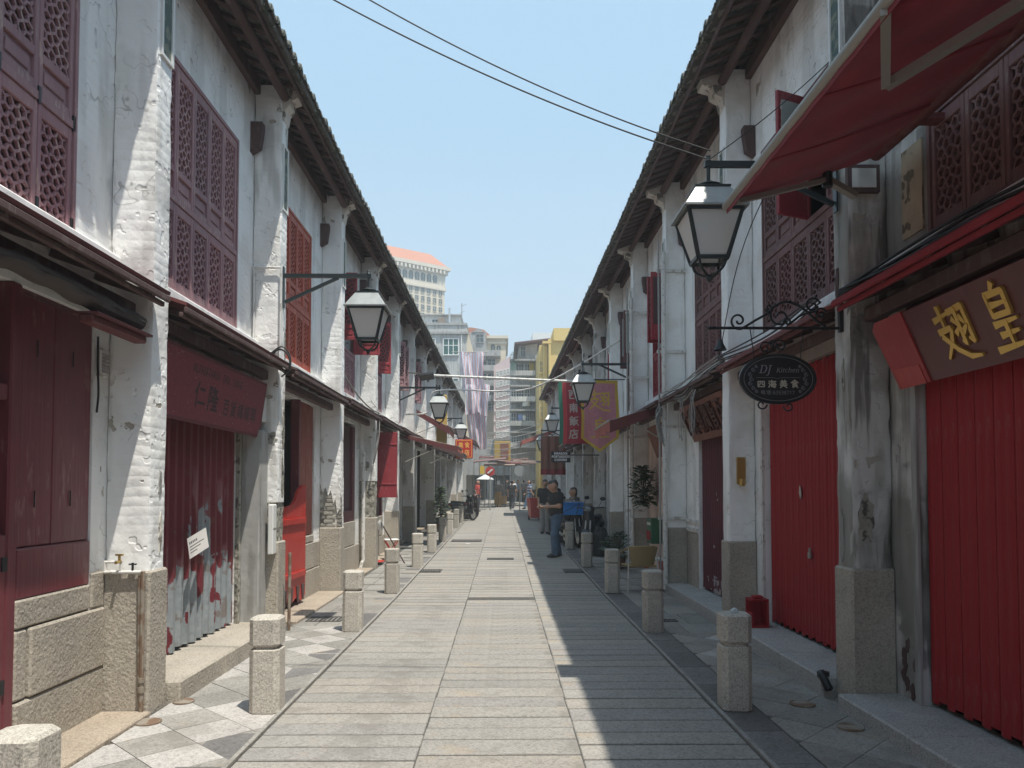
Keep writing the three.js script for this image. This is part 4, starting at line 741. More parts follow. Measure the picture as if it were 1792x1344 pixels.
patch(HL[1], 'n', 0.20, 2.12, 0.22, 0.16, MT.rubble, 1); patch(HL[1], 'n', 0.10, 1.98, 0.14, 0.12, MT.lime, 2); patch(HL[1], 's', 8.68, 2.25, 0.09, 0.5, MT.rubble, 3); patch(HL[1], 's', 8.66, 1.72, 0.11, 0.55, MT.rubble, 4); patch(HL[1], 's', 8.70, 3.2, 0.07, 0.35, MT.rubble, 5);
patch(HL[1], 'n', 0.22, 3.05, 0.16, 0.10, MT.concrete, 6); patch(HL[0], 'n', 0.24, 2.96, 0.12, 0.10, MT.rubble, 7); patch(HL[0], 's', 5.60, 1.25, 0.06, 0.3, MT.lime, 8); patch(HL[0], 's', 5.58, 1.6, 0.05, 0.2, MT.concrete, 9);
single('iron_stake', 'thin rusty iron stake standing before second left pilaster', 'stake', [cyl(P(-2.36, 0, 8.60), P(-2.355, 0.86, 8.60), 0.018, 0.018, 8)], MT.pipeRust);
// L3: dark window with red frame below, open upper leaves
{
  const h = HL[3] = houseBase('L', 3, { label: 'white shophouse with open crimson upper shutters behind the near lamp', shutterMat: MT.shutter, openMat: MT.shutterRed, open: { u0: null, u1: 1.5, u2: null, u3: null, u4: null }, o0: 12.4, o1: 14.55, canopyTop: MT.beam, pilCut: 1.70, pilaster: MT.plasterB });
  shutter(h, MT.shutterRed, h.w1 - 0.05, -0.02, 4.05, 0.5, 1.15, [0.26, 1.06], [0.06, 0.2], 1.45);
  const g = h.g, fr = part(g, 'shop_front', [h.b(-0.08, 0.0, 0.95, 2.7, 14.30, 14.54, 0.01), h.b(-0.08, 0.0, 0.95, 1.15, 12.42, 14.30, 0.01)], MT.maroonDoor);
  part(fr, 'window_glass', [h.b(-0.07, -0.05, 1.15, 2.7, 12.42, 14.30)], MT.backing);
  stone(h, [[12.4, 13.4, 0, 0.5], [13.4, 14.98, 0, 0.5, 0.006], [12.4, 14.55, 0.5, 0.95]], 0.01);
  part(h.pil, 'bare_rubble', [rough(h, 0.98, 1.72, 15.0, 15.26, 0.04)], MT.rubble);
  step(h, 12.1, 14.9, 0.03, 0.3, MT.apron);
}
{
  const t = thing('downpipe', 'pale blue downpipe beside fourth left pilaster with elbow at foot', 'pipe', -2.70, 0, 14.88);
  part(t, 'pipe', [cyl(P(-2.68, 0.28, 14.9), P(-2.68, 2.3, 14.9), 0.035), tube([P(-2.68, 0.30, 14.9), P(-2.68, 0.2, 14.9), P(-2.70, 0.16, 14.88), P(-2.72, 0.06, 14.86)], 0.035)], MT.pipeWhite);
  const t2 = thing('cable_loop', 'grey cables looped down third and fourth left pilasters', 'cable', -2.45, 2.6, 14.9);
  part(t2, 'loop', [tube([P(-2.55, 3.3, 14.92), P(-2.40, 3.1, 14.8), P(-2.36, 2.7, 14.75), P(-2.44, 2.2, 14.8), P(-2.5, 2.05, 14.9), P(-2.46, 2.3, 14.94), P(-2.43, 2.9, 14.96)], 0.012, 40), tube([P(-2.55, 3.5, 11.9), P(-2.40, 3.15, 12.6), P(-2.36, 3.02, 13.8), P(-2.38, 3.05, 14.9)], 0.014, 30)], MT.cableGrey);
}
patch(HL[3], 'n', 0.12, 2.0, 0.16, 0.2, MT.rubble, 10);
// L4: ground-floor leaf swung out over the pavement
{
  const h = HL[4] = houseBase('L', 4, { label: 'white shophouse with one plain crimson ground floor shutter swung out', shutterMat: MT.shutter, openMat: MT.shutterRed, open: { u0: null, u1: null, u2: null, u3: 1.2, u4: null }, o0: 15.6, o1: 17.9, canopyTop: MT.beam, pilaster: MT.plasterB });
  const g = h.g, s = 16.75;
  const lf = part(g, 'swung_leaf', [h.b(0.05, 0.49, 1.32, 2.74, s, s + 0.035, 0.006)], MT.shutterRed); part(lf, 'batten', [h.b(0.06, 0.48, 1.60, 1.63, s - 0.012, s, 0.003), h.b(0.06, 0.48, 2.46, 2.49, s - 0.012, s, 0.003)], MT.shutterRed);
  part(g, 'shop_front', [h.b(-0.10, -0.05, 0.9, 2.76, 15.6, 17.9)], MT.backing); part(g, 'door_post', [h.b(-0.06, 0.0, 0.9, 2.76, 17.74, 17.9)], MT.maroonDoor);
  stone(h, [[15.6, 16.7, 0, 0.45], [16.7, 18.2, 0, 0.45], [15.6, 17.9, 0.45, 0.9]], 0.01); step(h, 15.3, 18.15, 0.03, 0.25, MT.apron);
}
{ // open floor-standing things by the left wall
  const t = thing('broom', 'broom with ragged mop head leaning on left wall', 'broom', -2.2, gy(15.6), 15.6);
  part(t, 'handle', [cyl(P(-2.42, 0.95, 15.3), P(-1.98, 0.06, 15.75), 0.013)], MT.beam);
  const r = rng(3), st = []; for (let k = 0; k < 26; k++) { const a = r() * 6.28, q = 0.02 + r() * 0.06; st.push(tube([P(-2.42, 0.97, 15.3), P(-2.44 + q * Math.cos(a), 0.9, 15.28 + q * Math.sin(a)), P(-2.45 + q * 1.3 * Math.cos(a), 0.72 + r() * 0.1, 15.27 + q * 1.3 * Math.sin(a))], 0.008, 5, 4)); } part(t, 'mop_head', st, MT.cableGrey);
  const c = local('folding_stool', 'small red and white metal stool by the left wall', 'stool', -2.35, gy(16.3) + 0.03, 16.35, 0.3);
  part(c, 'seat', [bx(-0.15, 0.15, 0.40, 0.43, -0.12, 0.12, 0.01)], MT.whitePaint); for (const x of [-1, 1]) for (const z of [-1, 1]) part(c, 'leg', [cyl(V(x * 0.13, 0.4, z * 0.1), V(x * -0.10, 0, z * 0.12), 0.011, 0.011, 6)], MT.gateRed);
  single('red_mat', 'small red mat lying by the stool', 'mat', [B(-2.62, -2.42, gy(15.8) + 0.032, gy(15.8) + 0.06, 15.6, 15.95, 0.01)], MT.gateRed);
}
// farther left houses
const farL = [
  [5, { label: 'left shophouse with grimy patched pilaster and dark open shop', wall: MT.plasterB, pilaster: MT.plasterGrim, shutterMat: MT.shutterRed, openMat: MT.shutter, open: { u0: null, u1: 1.45, u2: null, u3: 1.3, u4: null } }],
  [6, { pilCut: 2.72, noBase: true, label: 'left shophouse with brown sloping awning and yellow hanging sign', wall: MT.plasterB, shutterMat: MT.shutter, openMat: MT.shutter, open: { u0: null, u1: 1.4, u2: null, u3: 1.2, u4: null } }],
  [7, { label: 'left shophouse behind the potted plant and striped brown awning', wall: MT.plaster }],
  [8, { pilCut: 2.72, noBase: true, label: 'left shophouse carrying the third left street lamp', wall: MT.plasterB }],
  [9, { pilCut: 2.72, noBase: true, label: 'left shophouse behind the red hanging sign', wall: MT.plaster }],
  [10, { pilCut: 2.72, noBase: true, label: 'left shophouse beside the parked scooter', wall: MT.plasterB }],
  [11, { label: 'left shophouse under the striped hanging cloth', wall: MT.plasterGrim }],
  [12, { pilCut: 2.72, noBase: true, label: 'left shophouse just beyond the striped cloth', wall: MT.plasterB }],
  [13, { label: 'last left shophouse at the far corner', wall: MT.plaster }],
];
for (const [i, o] of farL) { const h = HL[i] = houseBase('L', i, { panels: 5, canopyTop: MT.beam, o1: ROW.L.PL[i + 1] - 0.06, o0: ROW.L.PL[i] + PT + 0.06, ...o }); darkShop(h); }
{ // red lanterns and a small shrine inside the open shop
  const h = HL[5]; for (const [s, y] of [[19.3, 2.15], [19.9, 2.1]]) { const l = thing('paper_lantern', s < 19.5 ? 'red paper lantern inside dark left shop, nearer one' : 'red paper lantern inside dark left shop, farther one', 'lantern', -3.0, y, s, 'lanterns in the open shop'); part(l, 'shade', [lathe([[0.04, -0.13], [0.11, -0.09], [0.15, 0], [0.11, 0.09], [0.04, 0.13]], -3.0, y + gy(s), -s)], MT.shutterRed); part(l, 'cord', [cyl(P(-3, y + gy(s) + 0.13, s), P(-3, 2.85 + gy(s), s), 0.004, 0.004, 5)], MT.cableBlack); }
}

// ---------------------------------------------------------------- right row
// R0: big red awning, gold-lettered board, red folding gate
{
  const h = HR[0] = houseBase('R', 0, { label: 'nearest right shophouse with red folding gate and gold lettered board', wall: MT.plasterSoot, pilaster: MT.plasterSoot, shutterMat: MT.shutterGrim, o0: 2.7, o1: 5.18, oy: 2.85, w0: 2.7, w1: 4.98, panels: 6, canopyMat: MT.awningSolid, canopyTop: MT.awningSolid, baseMat: MT.granite, rafterMat: MT.beamRed });
  const g = h.g;
  foldDoor(h, 'gate', MT.redDoor, 2.75, 5.16, 0.14, 2.75, -0.05, 0.088, 0.008, false, 'red folding gate of narrow slats');
  step(h, 2.6, 5.5, 0.11, 0.44, MT.graniteGrey);
  part(g, 'jamb', [h.b(0.001, 0.02, 0.11, 2.5, 5.165, 5.23)], MT.concrete);
  // sloping sign board
  const y0 = 2.25, y1 = 2.69, d0 = 0.07, d1 = 0.26, at = (s, t, e) => h.p(mix(d0, d1, t) + e * 0.91, mix(y0, y1, t) - e * 0.4, s);
  const bd = part(g, 'sign_board', [slab(at(2.2, 0, 0), at(5.0, 0, 0), at(5.0, 1, 0), at(2.2, 1, 0), -0.025)], MT.boardBrown ??= surface(256, 1, woodCol(201, [0.10, 0.026, 0.026], [0.14, 0.04, 0.038], 0.2, [0.15, 0.08, 0.07]), null, { rough: 0.45 }));
  part(bd, 'red_end', [prism([[4.86, 0], [5.24, 0], [5.26, 0.92], [5.20, 1.02], [4.86, 1.02]], (s, t, e) => at(s, t, e), -0.01, 0.012)], MT.endRed ??= surface(256, 0.8, woodCol(205, [0.30, 0.02, 0.025], [0.42, 0.05, 0.05], 0.4, [0.4, 0.12, 0.1]), null, { rough: 0.5 }));
  part(bd, 'red_end_flap', [prism([[4.9, 0.0], [5.2, 0.0], [5.2, 0.3], [4.9, 0.27]], (s, t, e) => at(s, t, e), 0.012, 0.018)], tint(MT.endRed, 1.25, 1.6, 1.4));
  for (const [ch, sc] of [['chi', 4.42], ['huang', 3.99]]) {
    const st = []; CH[ch].forEach((line, k) => { for (let n = 0; n + 1 < line.length; n++) { const [a, b] = [line[n], line[n + 1]], dx = b[0] - a[0], dy = b[1] - a[1], L = Math.hypot(dx, dy), nx = -dy / L * 4.6, ny = dx / L * 4.6, ex = dx / L * 2.2, ey = dy / L * 2.2, t0 = n ? 1 : 1.25, t1 = n + 2 < line.length ? 1 : 0.55;
      const pl = [[a[0] - ex + nx * t0, a[1] - ey + ny * t0], [a[0] - ex - nx * t0, a[1] - ey - ny * t0], [b[0] + ex - nx * t1, b[1] + ey - ny * t1], [b[0] + ex + nx * t1, b[1] + ey + ny * t1]];
      st.push(prism(pl, (x, y, e) => at(sc + 0.155 - x / 100 * 0.31, 0.90 - y / 100 * 0.78, e), 0.002, 0.016 + ((k * 3 + n) % 7) * 0.0009)); } });
    part(bd, 'gold_character', st, MT.gold);
  }
  // fixed red boards between gate and canopy
  part(g, 'fascia_panel', [h.b(0.001, 0.05, 2.66, 2.85, 2.6, 5.2)], MT.maroonDoor);
  // pale patch board and small framed plaque high on the wall
  part(g, 'wall_patch', [h.b(0.001, 0.012, 3.30, 3.92, 5.04, 5.30)], tint(MT.lime, 0.62, 0.52, 0.40));
  const pq = part(g, 'plaque_frame', [h.b(h.dP * 0.25, h.dP + 0.01, 3.72, 3.92, 5.475, 5.518)], MT.beam); part(pq, 'plaque', [h.b(h.dP * 0.25 + 0.03, h.dP - 0.02, 3.75, 3.89, 5.468, 5.476)], MT.plasterGrim);
  // bundle of cables along the wall above the canopy
  const r = rng(66); for (let k = 0; k < 8; k++) { const y = 2.98 + r() * 0.14, d = 0.10 + r() * 0.12; part(g, 'wall_cable', [tube([h.p(d, y + 0.05 + r() * 0.06, 2.5), h.p(d + 0.02, y, 3.4 + r() * 0.3), h.p(d, y + 0.03 + r() * 0.05, 4.3), h.p(d + 0.05, y + r() * 0.05, 5.0), h.p(0.33, 2.98 + r() * 0.06, 5.6)], 0.007 + r() * 0.006, 30, 5)], MT.cableBlack); }
}
patch(HR[0], 'n', 0.2, 1.35, 0.14, 0.35, MT.rubble, 21); patch(HR[0], 's', 5.68, 1.2, 0.08, 0.4, MT.concrete, 22); patch(HR[0], 's', 5.62, 2.4, 0.05, 0.25, MT.rubble, 23); patch(HR[0], 's', 5.70, 3.1, 0.06, 0.3, MT.beam, 24);
{ const h = HR[0]; const r = rng(31); for (let k = 0; k < 9; k++) { const s = 5.20 + r() * 0.24, y = 0.16 + r() * r() * 0.5, poly = []; for (let n = 0; n < 12; n++) { const t = n / 12 * 6.283, q = 0.5 + 0.6 * r(); poly.push([s + 0.035 * q * Math.cos(t), y + 0.06 * q * Math.sin(t)]); } part(h.g, 'peeled_patch', [prism(poly, (a, b, d) => h.p(d, b, Math.min(a, 5.5)), 0.001, 0.004 + k * 0.0006)], MT.beam); } }
// the big retractable awning: its own thing, held to the wall by folding arms
{
  const t = thing('retractable_awning', 'large red retractable awning with folding arms over nearest right shop', 'awning', 2.5, 3.85, 4);
  const S0 = 2.3, S1 = 5.28, fx = 1.57, fy = 3.53, rx = 2.62, ry = 3.90;
  part(t, 'fabric', [sheet((u, v) => { const s = mix(S0, S1, u); return P(mix(fx, rx, v), mix(fy, ry, v) - 0.022 * Math.sin(v * Math.PI) * (0.8 + 0.2 * Math.sin(u * 9)) + 0.012 * (fbm(u, v, 7, 3, 881) - 0.5) + 0.006 * Math.sin(u * 31 + v * 5), s); }, 60, 24)], MT.awning);
  for (let k = 1; k < 4; k++) part(t, 'seam', [sheet((u, v) => { const s = mix(S0, S1, k / 4) + (u - 0.5) * 0.03; return P(mix(fx, rx, v), mix(fy, ry, v) - 0.022 * Math.sin(v * Math.PI) * (0.8 + 0.2 * Math.sin(k / 4 * 9)) - 0.010, s); }, 1, 16, 0.003)], MT.awningSolid);
  part(t, 'valance', [sheet((u, v) => P(fx - 0.005 + 0.002 * Math.sin(u * 60), fy - 0.02 - v * 0.03, mix(S0, S1, u)), 40, 1, 0.003)], MT.awning);
  part(t, 'front_bar', [cyl(P(fx, fy + 0.01, S0), P(fx, fy + 0.01, S1 + 0.02), 0.032, 0.032, 12)], MT.poleGrey);
  part(t, 'roller', [cyl(P(rx, ry + 0.01, S0), P(rx, ry + 0.01, S1), 0.05, 0.05, 14), B(2.66, 2.82, ry + 0.02, ry + 0.06, S1 - 0.5, S1 - 0.4), B(2.66, 2.82, ry + 0.02, ry + 0.06, S0 + 0.5, S0 + 0.6)], MT.beamRed);
  for (const [s, e] of [[5.2, 1]]) { // elbow arms
    const el = P(2.10, 3.62, s - e * 0.55), arm = part(t, 'arm', [bar(P(fx + 0.02, fy - 0.03, s - 0.1 * e), P(2.25, 3.70, s + 0.02), 0.045, 0.03), bar(P(2.25, 3.70, s + 0.02), P(2.48, 3.62, s + 0.1), 0.05, 0.04)], MT.poleGrey);
    part(arm, 'joint', [cyl(P(2.25, 3.65, s + 0.02), P(2.25, 3.75, s + 0.02), 0.035)], MT.iron);
  }
  part(t, 'arm', [bar(P(1.56, 3.50, 3.04), P(1.82, 3.47, 3.56), 0.04, 0.03), bar(P(1.82, 3.47, 3.56), P(2.42, 3.70, 2.9), 0.045, 0.04)], MT.poleGrey);
}
// R1: red folding gate, grey shutters with one leaf swung out
{
  const h = HR[1] = houseBase('R', 1, { label: 'right shophouse with red folding gate behind the oval hanging sign', wall: MT.plaster, pilaster: MT.plaster, shutterMat: MT.shutterGrim, openMat: MT.shutterRed, open: { u3: 1.15 }, openBack: MT.glassPale ??= plain(0.42, 0.46, 0.44, 0.3), o0: 6.0, o1: 8.22, baseMat: MT.granite, canopyMat: MT.beamRed, canopyTop: MT.awningPink, w1: 8.2, w0: 6.15, panels: 5 });
  foldDoor(h, 'gate', MT.redDoor, 6.02, 8.20, 0.17, 2.72, -0.05, 0.082, 0.007, false, 'red folding gate with a small tear in a slat');
  step(h, 5.80, 8.46, 0.15, 0.42, MT.graniteGrey);
  part(h.g, 'torn_slat', [prism([[7.30, 1.50], [7.33, 1.47], [7.36, 1.53], [7.345, 1.60], [7.32, 1.58]], (a, b, d) => h.p(d, b, a), -0.035, -0.028)], MT.alu);
  part(h.g, 'padlock', [h.b(-0.036, -0.01, 0.92, 0.98, 7.08, 7.13, 0.006), cyl(h.p(-0.022, 0.98, 7.09), h.p(-0.022, 1.02, 7.09), 0.006), cyl(h.p(-0.022, 0.98, 7.12), h.p(-0.022, 1.02, 7.12), 0.006)], MT.poleGrey);
  part(h.g, 'jamb', [h.b(0.001, 0.03, 0.15, 2.62, 8.225, 8.28)], MT.pipeWhite);
  part(h.g, 'threshold_board', [h.b(0.14, 0.2, 2.66, 2.76, 5.8, 6.8)], MT.weathered);
}
function peeled(seed, c0, c1) {                       // paint scuffed off in flecks, most of them low down where feet and rain reach
  const W = 256, H = 512, d = new Uint8Array(W * H * 4);
  for (let j = 0; j < H; j++) for (let i = 0; i < W; i++) { const u = i / W, v = j / H, a = fbm(u, v, 6, 4, seed), f = fbm(u, v, 22, 4, seed + 9, 14), st = fbm(u, v, 5, 3, seed + 19); let c = mix3(c0, c1, a); c = mix3(c, [0.38, 0.34, 0.33], sstep(0.0, 0.012, f - mix(0.57, 0.80, sstep(0.0, 0.22, v + 0.12 * (st - 0.5))))); const o = (j * W + i) * 4; for (let k = 0; k < 3; k++) d[o + k] = toS(c[k]) * 255; d[o + 3] = 255; }
  const t = new THREE.DataTexture(d, W, H, THREE.RGBAFormat); t.colorSpace = THREE.SRGBColorSpace; t.magFilter = THREE.LinearFilter; t.minFilter = THREE.LinearMipmapLinearFilter; t.generateMipmaps = true; t.needsUpdate = true;
  return new THREE.MeshStandardMaterial({ map: t, roughness: 0.65 });
}
// R2: carved board, maroon gate, tangle of cables
{
  const h = HR[2] = houseBase('R', 2, { label: 'right shophouse with brown carved board and scuffed maroon gate', wall: MT.plaster, shutterMat: MT.shutterGrim, o0: 9.1, o1: 11.0, oy: 2.55, w0: 9.3, w1: 11.1, panels: 5, canopyTop: MT.weathered, baseMat: MT.granite });
  foldDoor(h, 'gate', peeled(61, [0.095, 0.018, 0.028], [0.14, 0.028, 0.038]), 9.12, 10.98, 0.16, 2.35, -0.06, 0.09, 0.025, true, 'maroon slatted gate, paint scuffed near the foot');
  step(h, 8.80, 11.68, 0.15, 0.36, MT.graniteGrey);
  const at = (s, t, e) => h.p(mix(0.06, 0.28, t) + e, mix(2.24, 2.72, t), s), bd = part(h.g, 'carved_board', [slab(at(8.9, 0, 0), at(11.0, 0, 0), at(11.0, 1, 0), at(8.9, 1, 0), -0.04)], MT.boardCarved ??= surface(256, 1, woodCol(211, [0.17, 0.062, 0.042], [0.23, 0.09, 0.06], 0.5, [0.26, 0.14, 0.1]), woodBump(211), { rough: 0.7, bump: 0.004 }));
  ['bai', 'huo', 'chou', 'tou', 'long', 'ren'].forEach((c, k) => part(bd, 'carved_character', CH[c].flatMap((line, q) => line.slice(1).map((b, n) => { const a = line[n]; return bar(at(9.05 + k * 0.33 + (100 - a[0]) / 100 * 0.25, 0.88 - a[1] / 100 * 0.72, 0.018 + (q % 3) * 0.001), at(9.05 + k * 0.33 + (100 - b[0]) / 100 * 0.25, 0.88 - b[1] / 100 * 0.72, 0.018 + (q % 3) * 0.001), 0.03, 0.03); })), MT.boardDark ??= tint(MT.boardCarved, 0.45, 0.42, 0.4)));
  // panelled plaster frame round the far pilaster
  part(h.g, 'trim', [h.b(0.001, 0.03, 0.95, 1.0, 11.05, 11.66), h.b(0.001, 0.03, 1.08, 1.12, 11.05, 11.66)], MT.pipeWhite);
  part(h.g, 'stone_block', [h.b(0.001, 0.015, 0, 0.93, 11.05, 11.66)], MT.granite);
}
// R3: pink walls, post box, open red leaves upstairs
{
  const h = HR[3] = houseBase('R', 3, { label: 'right shophouse with pink ground floor and open red upper shutters', wall: MT.plaster, shutterMat: MT.shutterRed, openMat: MT.shutterRed, openBack: MT.backing, open: { u0: null, u1: null, u2: null, u3: 1.45, u4: 1.62 }, o0: 12.15, o1: 13.0, baseMat: MT.granite, canopyTop: MT.awningBrown });
  part(h.g, 'ground_wall', [h.b(0.001, 0.02, 0.0, 2.72, 13.02, 14.70)], MT.plasterPink);
  part(h.g, 'door', [h.b(-0.10, -0.05, 0.05, 2.7, 12.15, 13.0)], MT.redDoor); part(h.g, 'door_post', [h.b(-0.05, 0.03, 0.05, 2.72, 12.72, 13.0, 0.01)], MT.redDoor);
  part(h.g, 'hanging_board', [slab(h.p(0.05, 2.1, 12.2), h.p(0.05, 2.1, 13.6), h.p(0.24, 2.62, 13.6), h.p(0.24, 2.62, 12.2), 0.03)], MT.boardCarved);
  step(h, 12.0, 14.7, 0.06, 0.30, MT.graniteGrey);
}
const farR = [
  [4, { label: 'right shophouse with two pale glazed lattice leaves standing open', wall: MT.plaster, shutterMat: MT.shutterGrim, openMat: MT.shutterGrim, openBack: MT.glassPale, open: { u0: null, u1: null, u2: null, u3: 1.5, u4: 1.3 } }],
  [5, { label: 'right shophouse behind the pink banner', wall: MT.plasterGrim, shutterMat: MT.shutterRed }],
  [6, { label: 'right shophouse behind the dark red banner', wall: MT.plasterGrim }],
  [7, { label: 'right shophouse with black restaurant sign at its door', wall: MT.plasterGrim }],
  [8, { label: 'right shophouse beyond the black restaurant sign', wall: MT.plaster }],
  [9, { label: 'right shophouse beside the red bin', wall: MT.plasterGrim }],
  [10, { label: 'right shophouse hung with a brown cloth', wall: MT.plaster }],
  [11, { label: 'right shophouse near the far red awning', wall: MT.plasterGrim }],
  [12, { label: 'last right shophouse at the far corner', wall: MT.plaster }],
];
for (const [i, o] of farR) {
  const h = HR[i] = houseBase('R', i, { panels: 5, baseMat: MT.granite, canopyTop: MT.beam, rafterMat: i > 6 ? MT.beamRed : MT.beam, o1: i === 4 || i === 5 ? ROW.R.PL[i + 1] - 1.3 : undefined, ...o }); darkShop(h);
  if (i === 4 || i === 5) part(h.g, 'door', [h.b(-0.12, -0.06, 0.06, 2.7, h.o0, h.o1)], i === 4 ? MT.weathered : MT.maroonDoor);
}
['LB', 'RB'].forEach((row, q) => [0, 1, 2, 3].forEach((i) => {
  const h = houseBase(row, i, { label: `${q ? 'right' : 'left'} shophouse behind the viewpoint, ${['fourth', 'third', 'second', 'first'][i]} back from it`, window: false, wall: q ? MT.plasterGrim : MT.plaster });
  part(h.g, 'shutter_board', [h.b(-0.08, -0.02, h.wy0, h.wy1, h.w0, h.w1)], MT.shutter); part(h.g, 'door', [h.b(-0.1, -0.05, 0, h.oy, h.o0, h.o1)], MT.redDoor);
}));
// white downpipes on the right pilasters
for (const [x, s, label] of [[2.47, 11.66, 'tall white downpipe on third right pilaster'], [2.47, 14.62, 'tall white downpipe on fourth right pilaster']]) {
  const t = thing('downpipe', label, 'pipe', x, gy(s), s, 'downpipes on the right row');
  part(t, 'pipe', [cyl(P(x, gy(s) + 0.05, s), P(x, gy(s) + 5.2, s), 0.038)], MT.pipeWhite); part(t, 'thin_pipe', [cyl(P(x - 0.075, gy(s) + 0.3, s), P(x - 0.075, gy(s) + 5.4, s), 0.014)], MT.cableGrey);
  for (const y of [1.1, 2.5, 3.65, 4.9]) part(t, 'clip', [B(x - 0.1, x + 0.36, gy(s) + y, gy(s) + y + 0.045, s + 0.02, s + 0.05)], MT.pipeWhite);
}
// small things at the foot of the right row
{
  const t = thing('shrine_box', 'small red shrine box with brass cup on right step', 'shrine', 2.55, 0.15, 8.05);
  part(t, 'box', [B(2.54, 2.72, 0.152, 0.42, 8.03, 8.05), B(2.70, 2.72, 0.152, 0.42, 7.86, 8.03), B(2.54, 2.70, 0.152, 0.17, 7.86, 8.03), B(2.54, 2.72, 0.42, 0.44, 7.86, 8.05), B(2.54, 2.56, 0.17, 0.30, 7.86, 8.03), B(2.58, 2.68, 0.44, 0.47, 7.9, 8.0, 0.01)], MT.redDoor);
  part(t, 'cup', [lathe([[0, 0], [0.02, 0], [0.03, 0.03], [0.035, 0.06]], 2.52, 0.152, -7.9)], MT.brass);
  const b = single('brass_plate', 'brass incense holder fixed to second right pilaster', 'incense holder', [B(2.60, 2.70, 1.62, 1.92, 8.488, 8.515, 0.006), lathe([[0, 0], [0.03, 0], [0.035, 0.08]], 2.65, 1.60, -8.46)], MT.brass);
  const pp = single('pipe_stub', 'black iron pipe stub with elbow at foot of grey pillar', 'pipe', [tube([P(2.48, 0.02, 5.9), P(2.43, 0.16, 5.86), P(2.40, 0.17, 5.8), P(2.42, 0.08, 5.72)], 0.03), cyl(P(2.43, 0.14, 5.85), P(2.43, 0.18, 5.85), 0.045)], MT.iron);
  const mb = thing('letter_box', 'green letter box with red flap on pink wall', 'letter box', 2.78, gy(13.6) + 0.55, 13.6);
  part(mb, 'case', [B(2.60, 2.80, 0.62, 1.06, 13.45, 13.85, 0.012)], plain(0.03, 0.12, 0.06, 0.5)); part(mb, 'flap', [B(2.585, 2.60, 0.68, 0.84, 13.5, 13.8, 0.01)], MT.redDoor); part(mb, 'lettering', [B(2.594, 2.60, 0.94, 0.99, 13.50, 13.57), B(2.594, 2.60, 0.94, 0.99, 13.61, 13.68), B(2.594, 2.60, 0.94, 0.99, 13.72, 13.79)], MT.whitePaint);
}

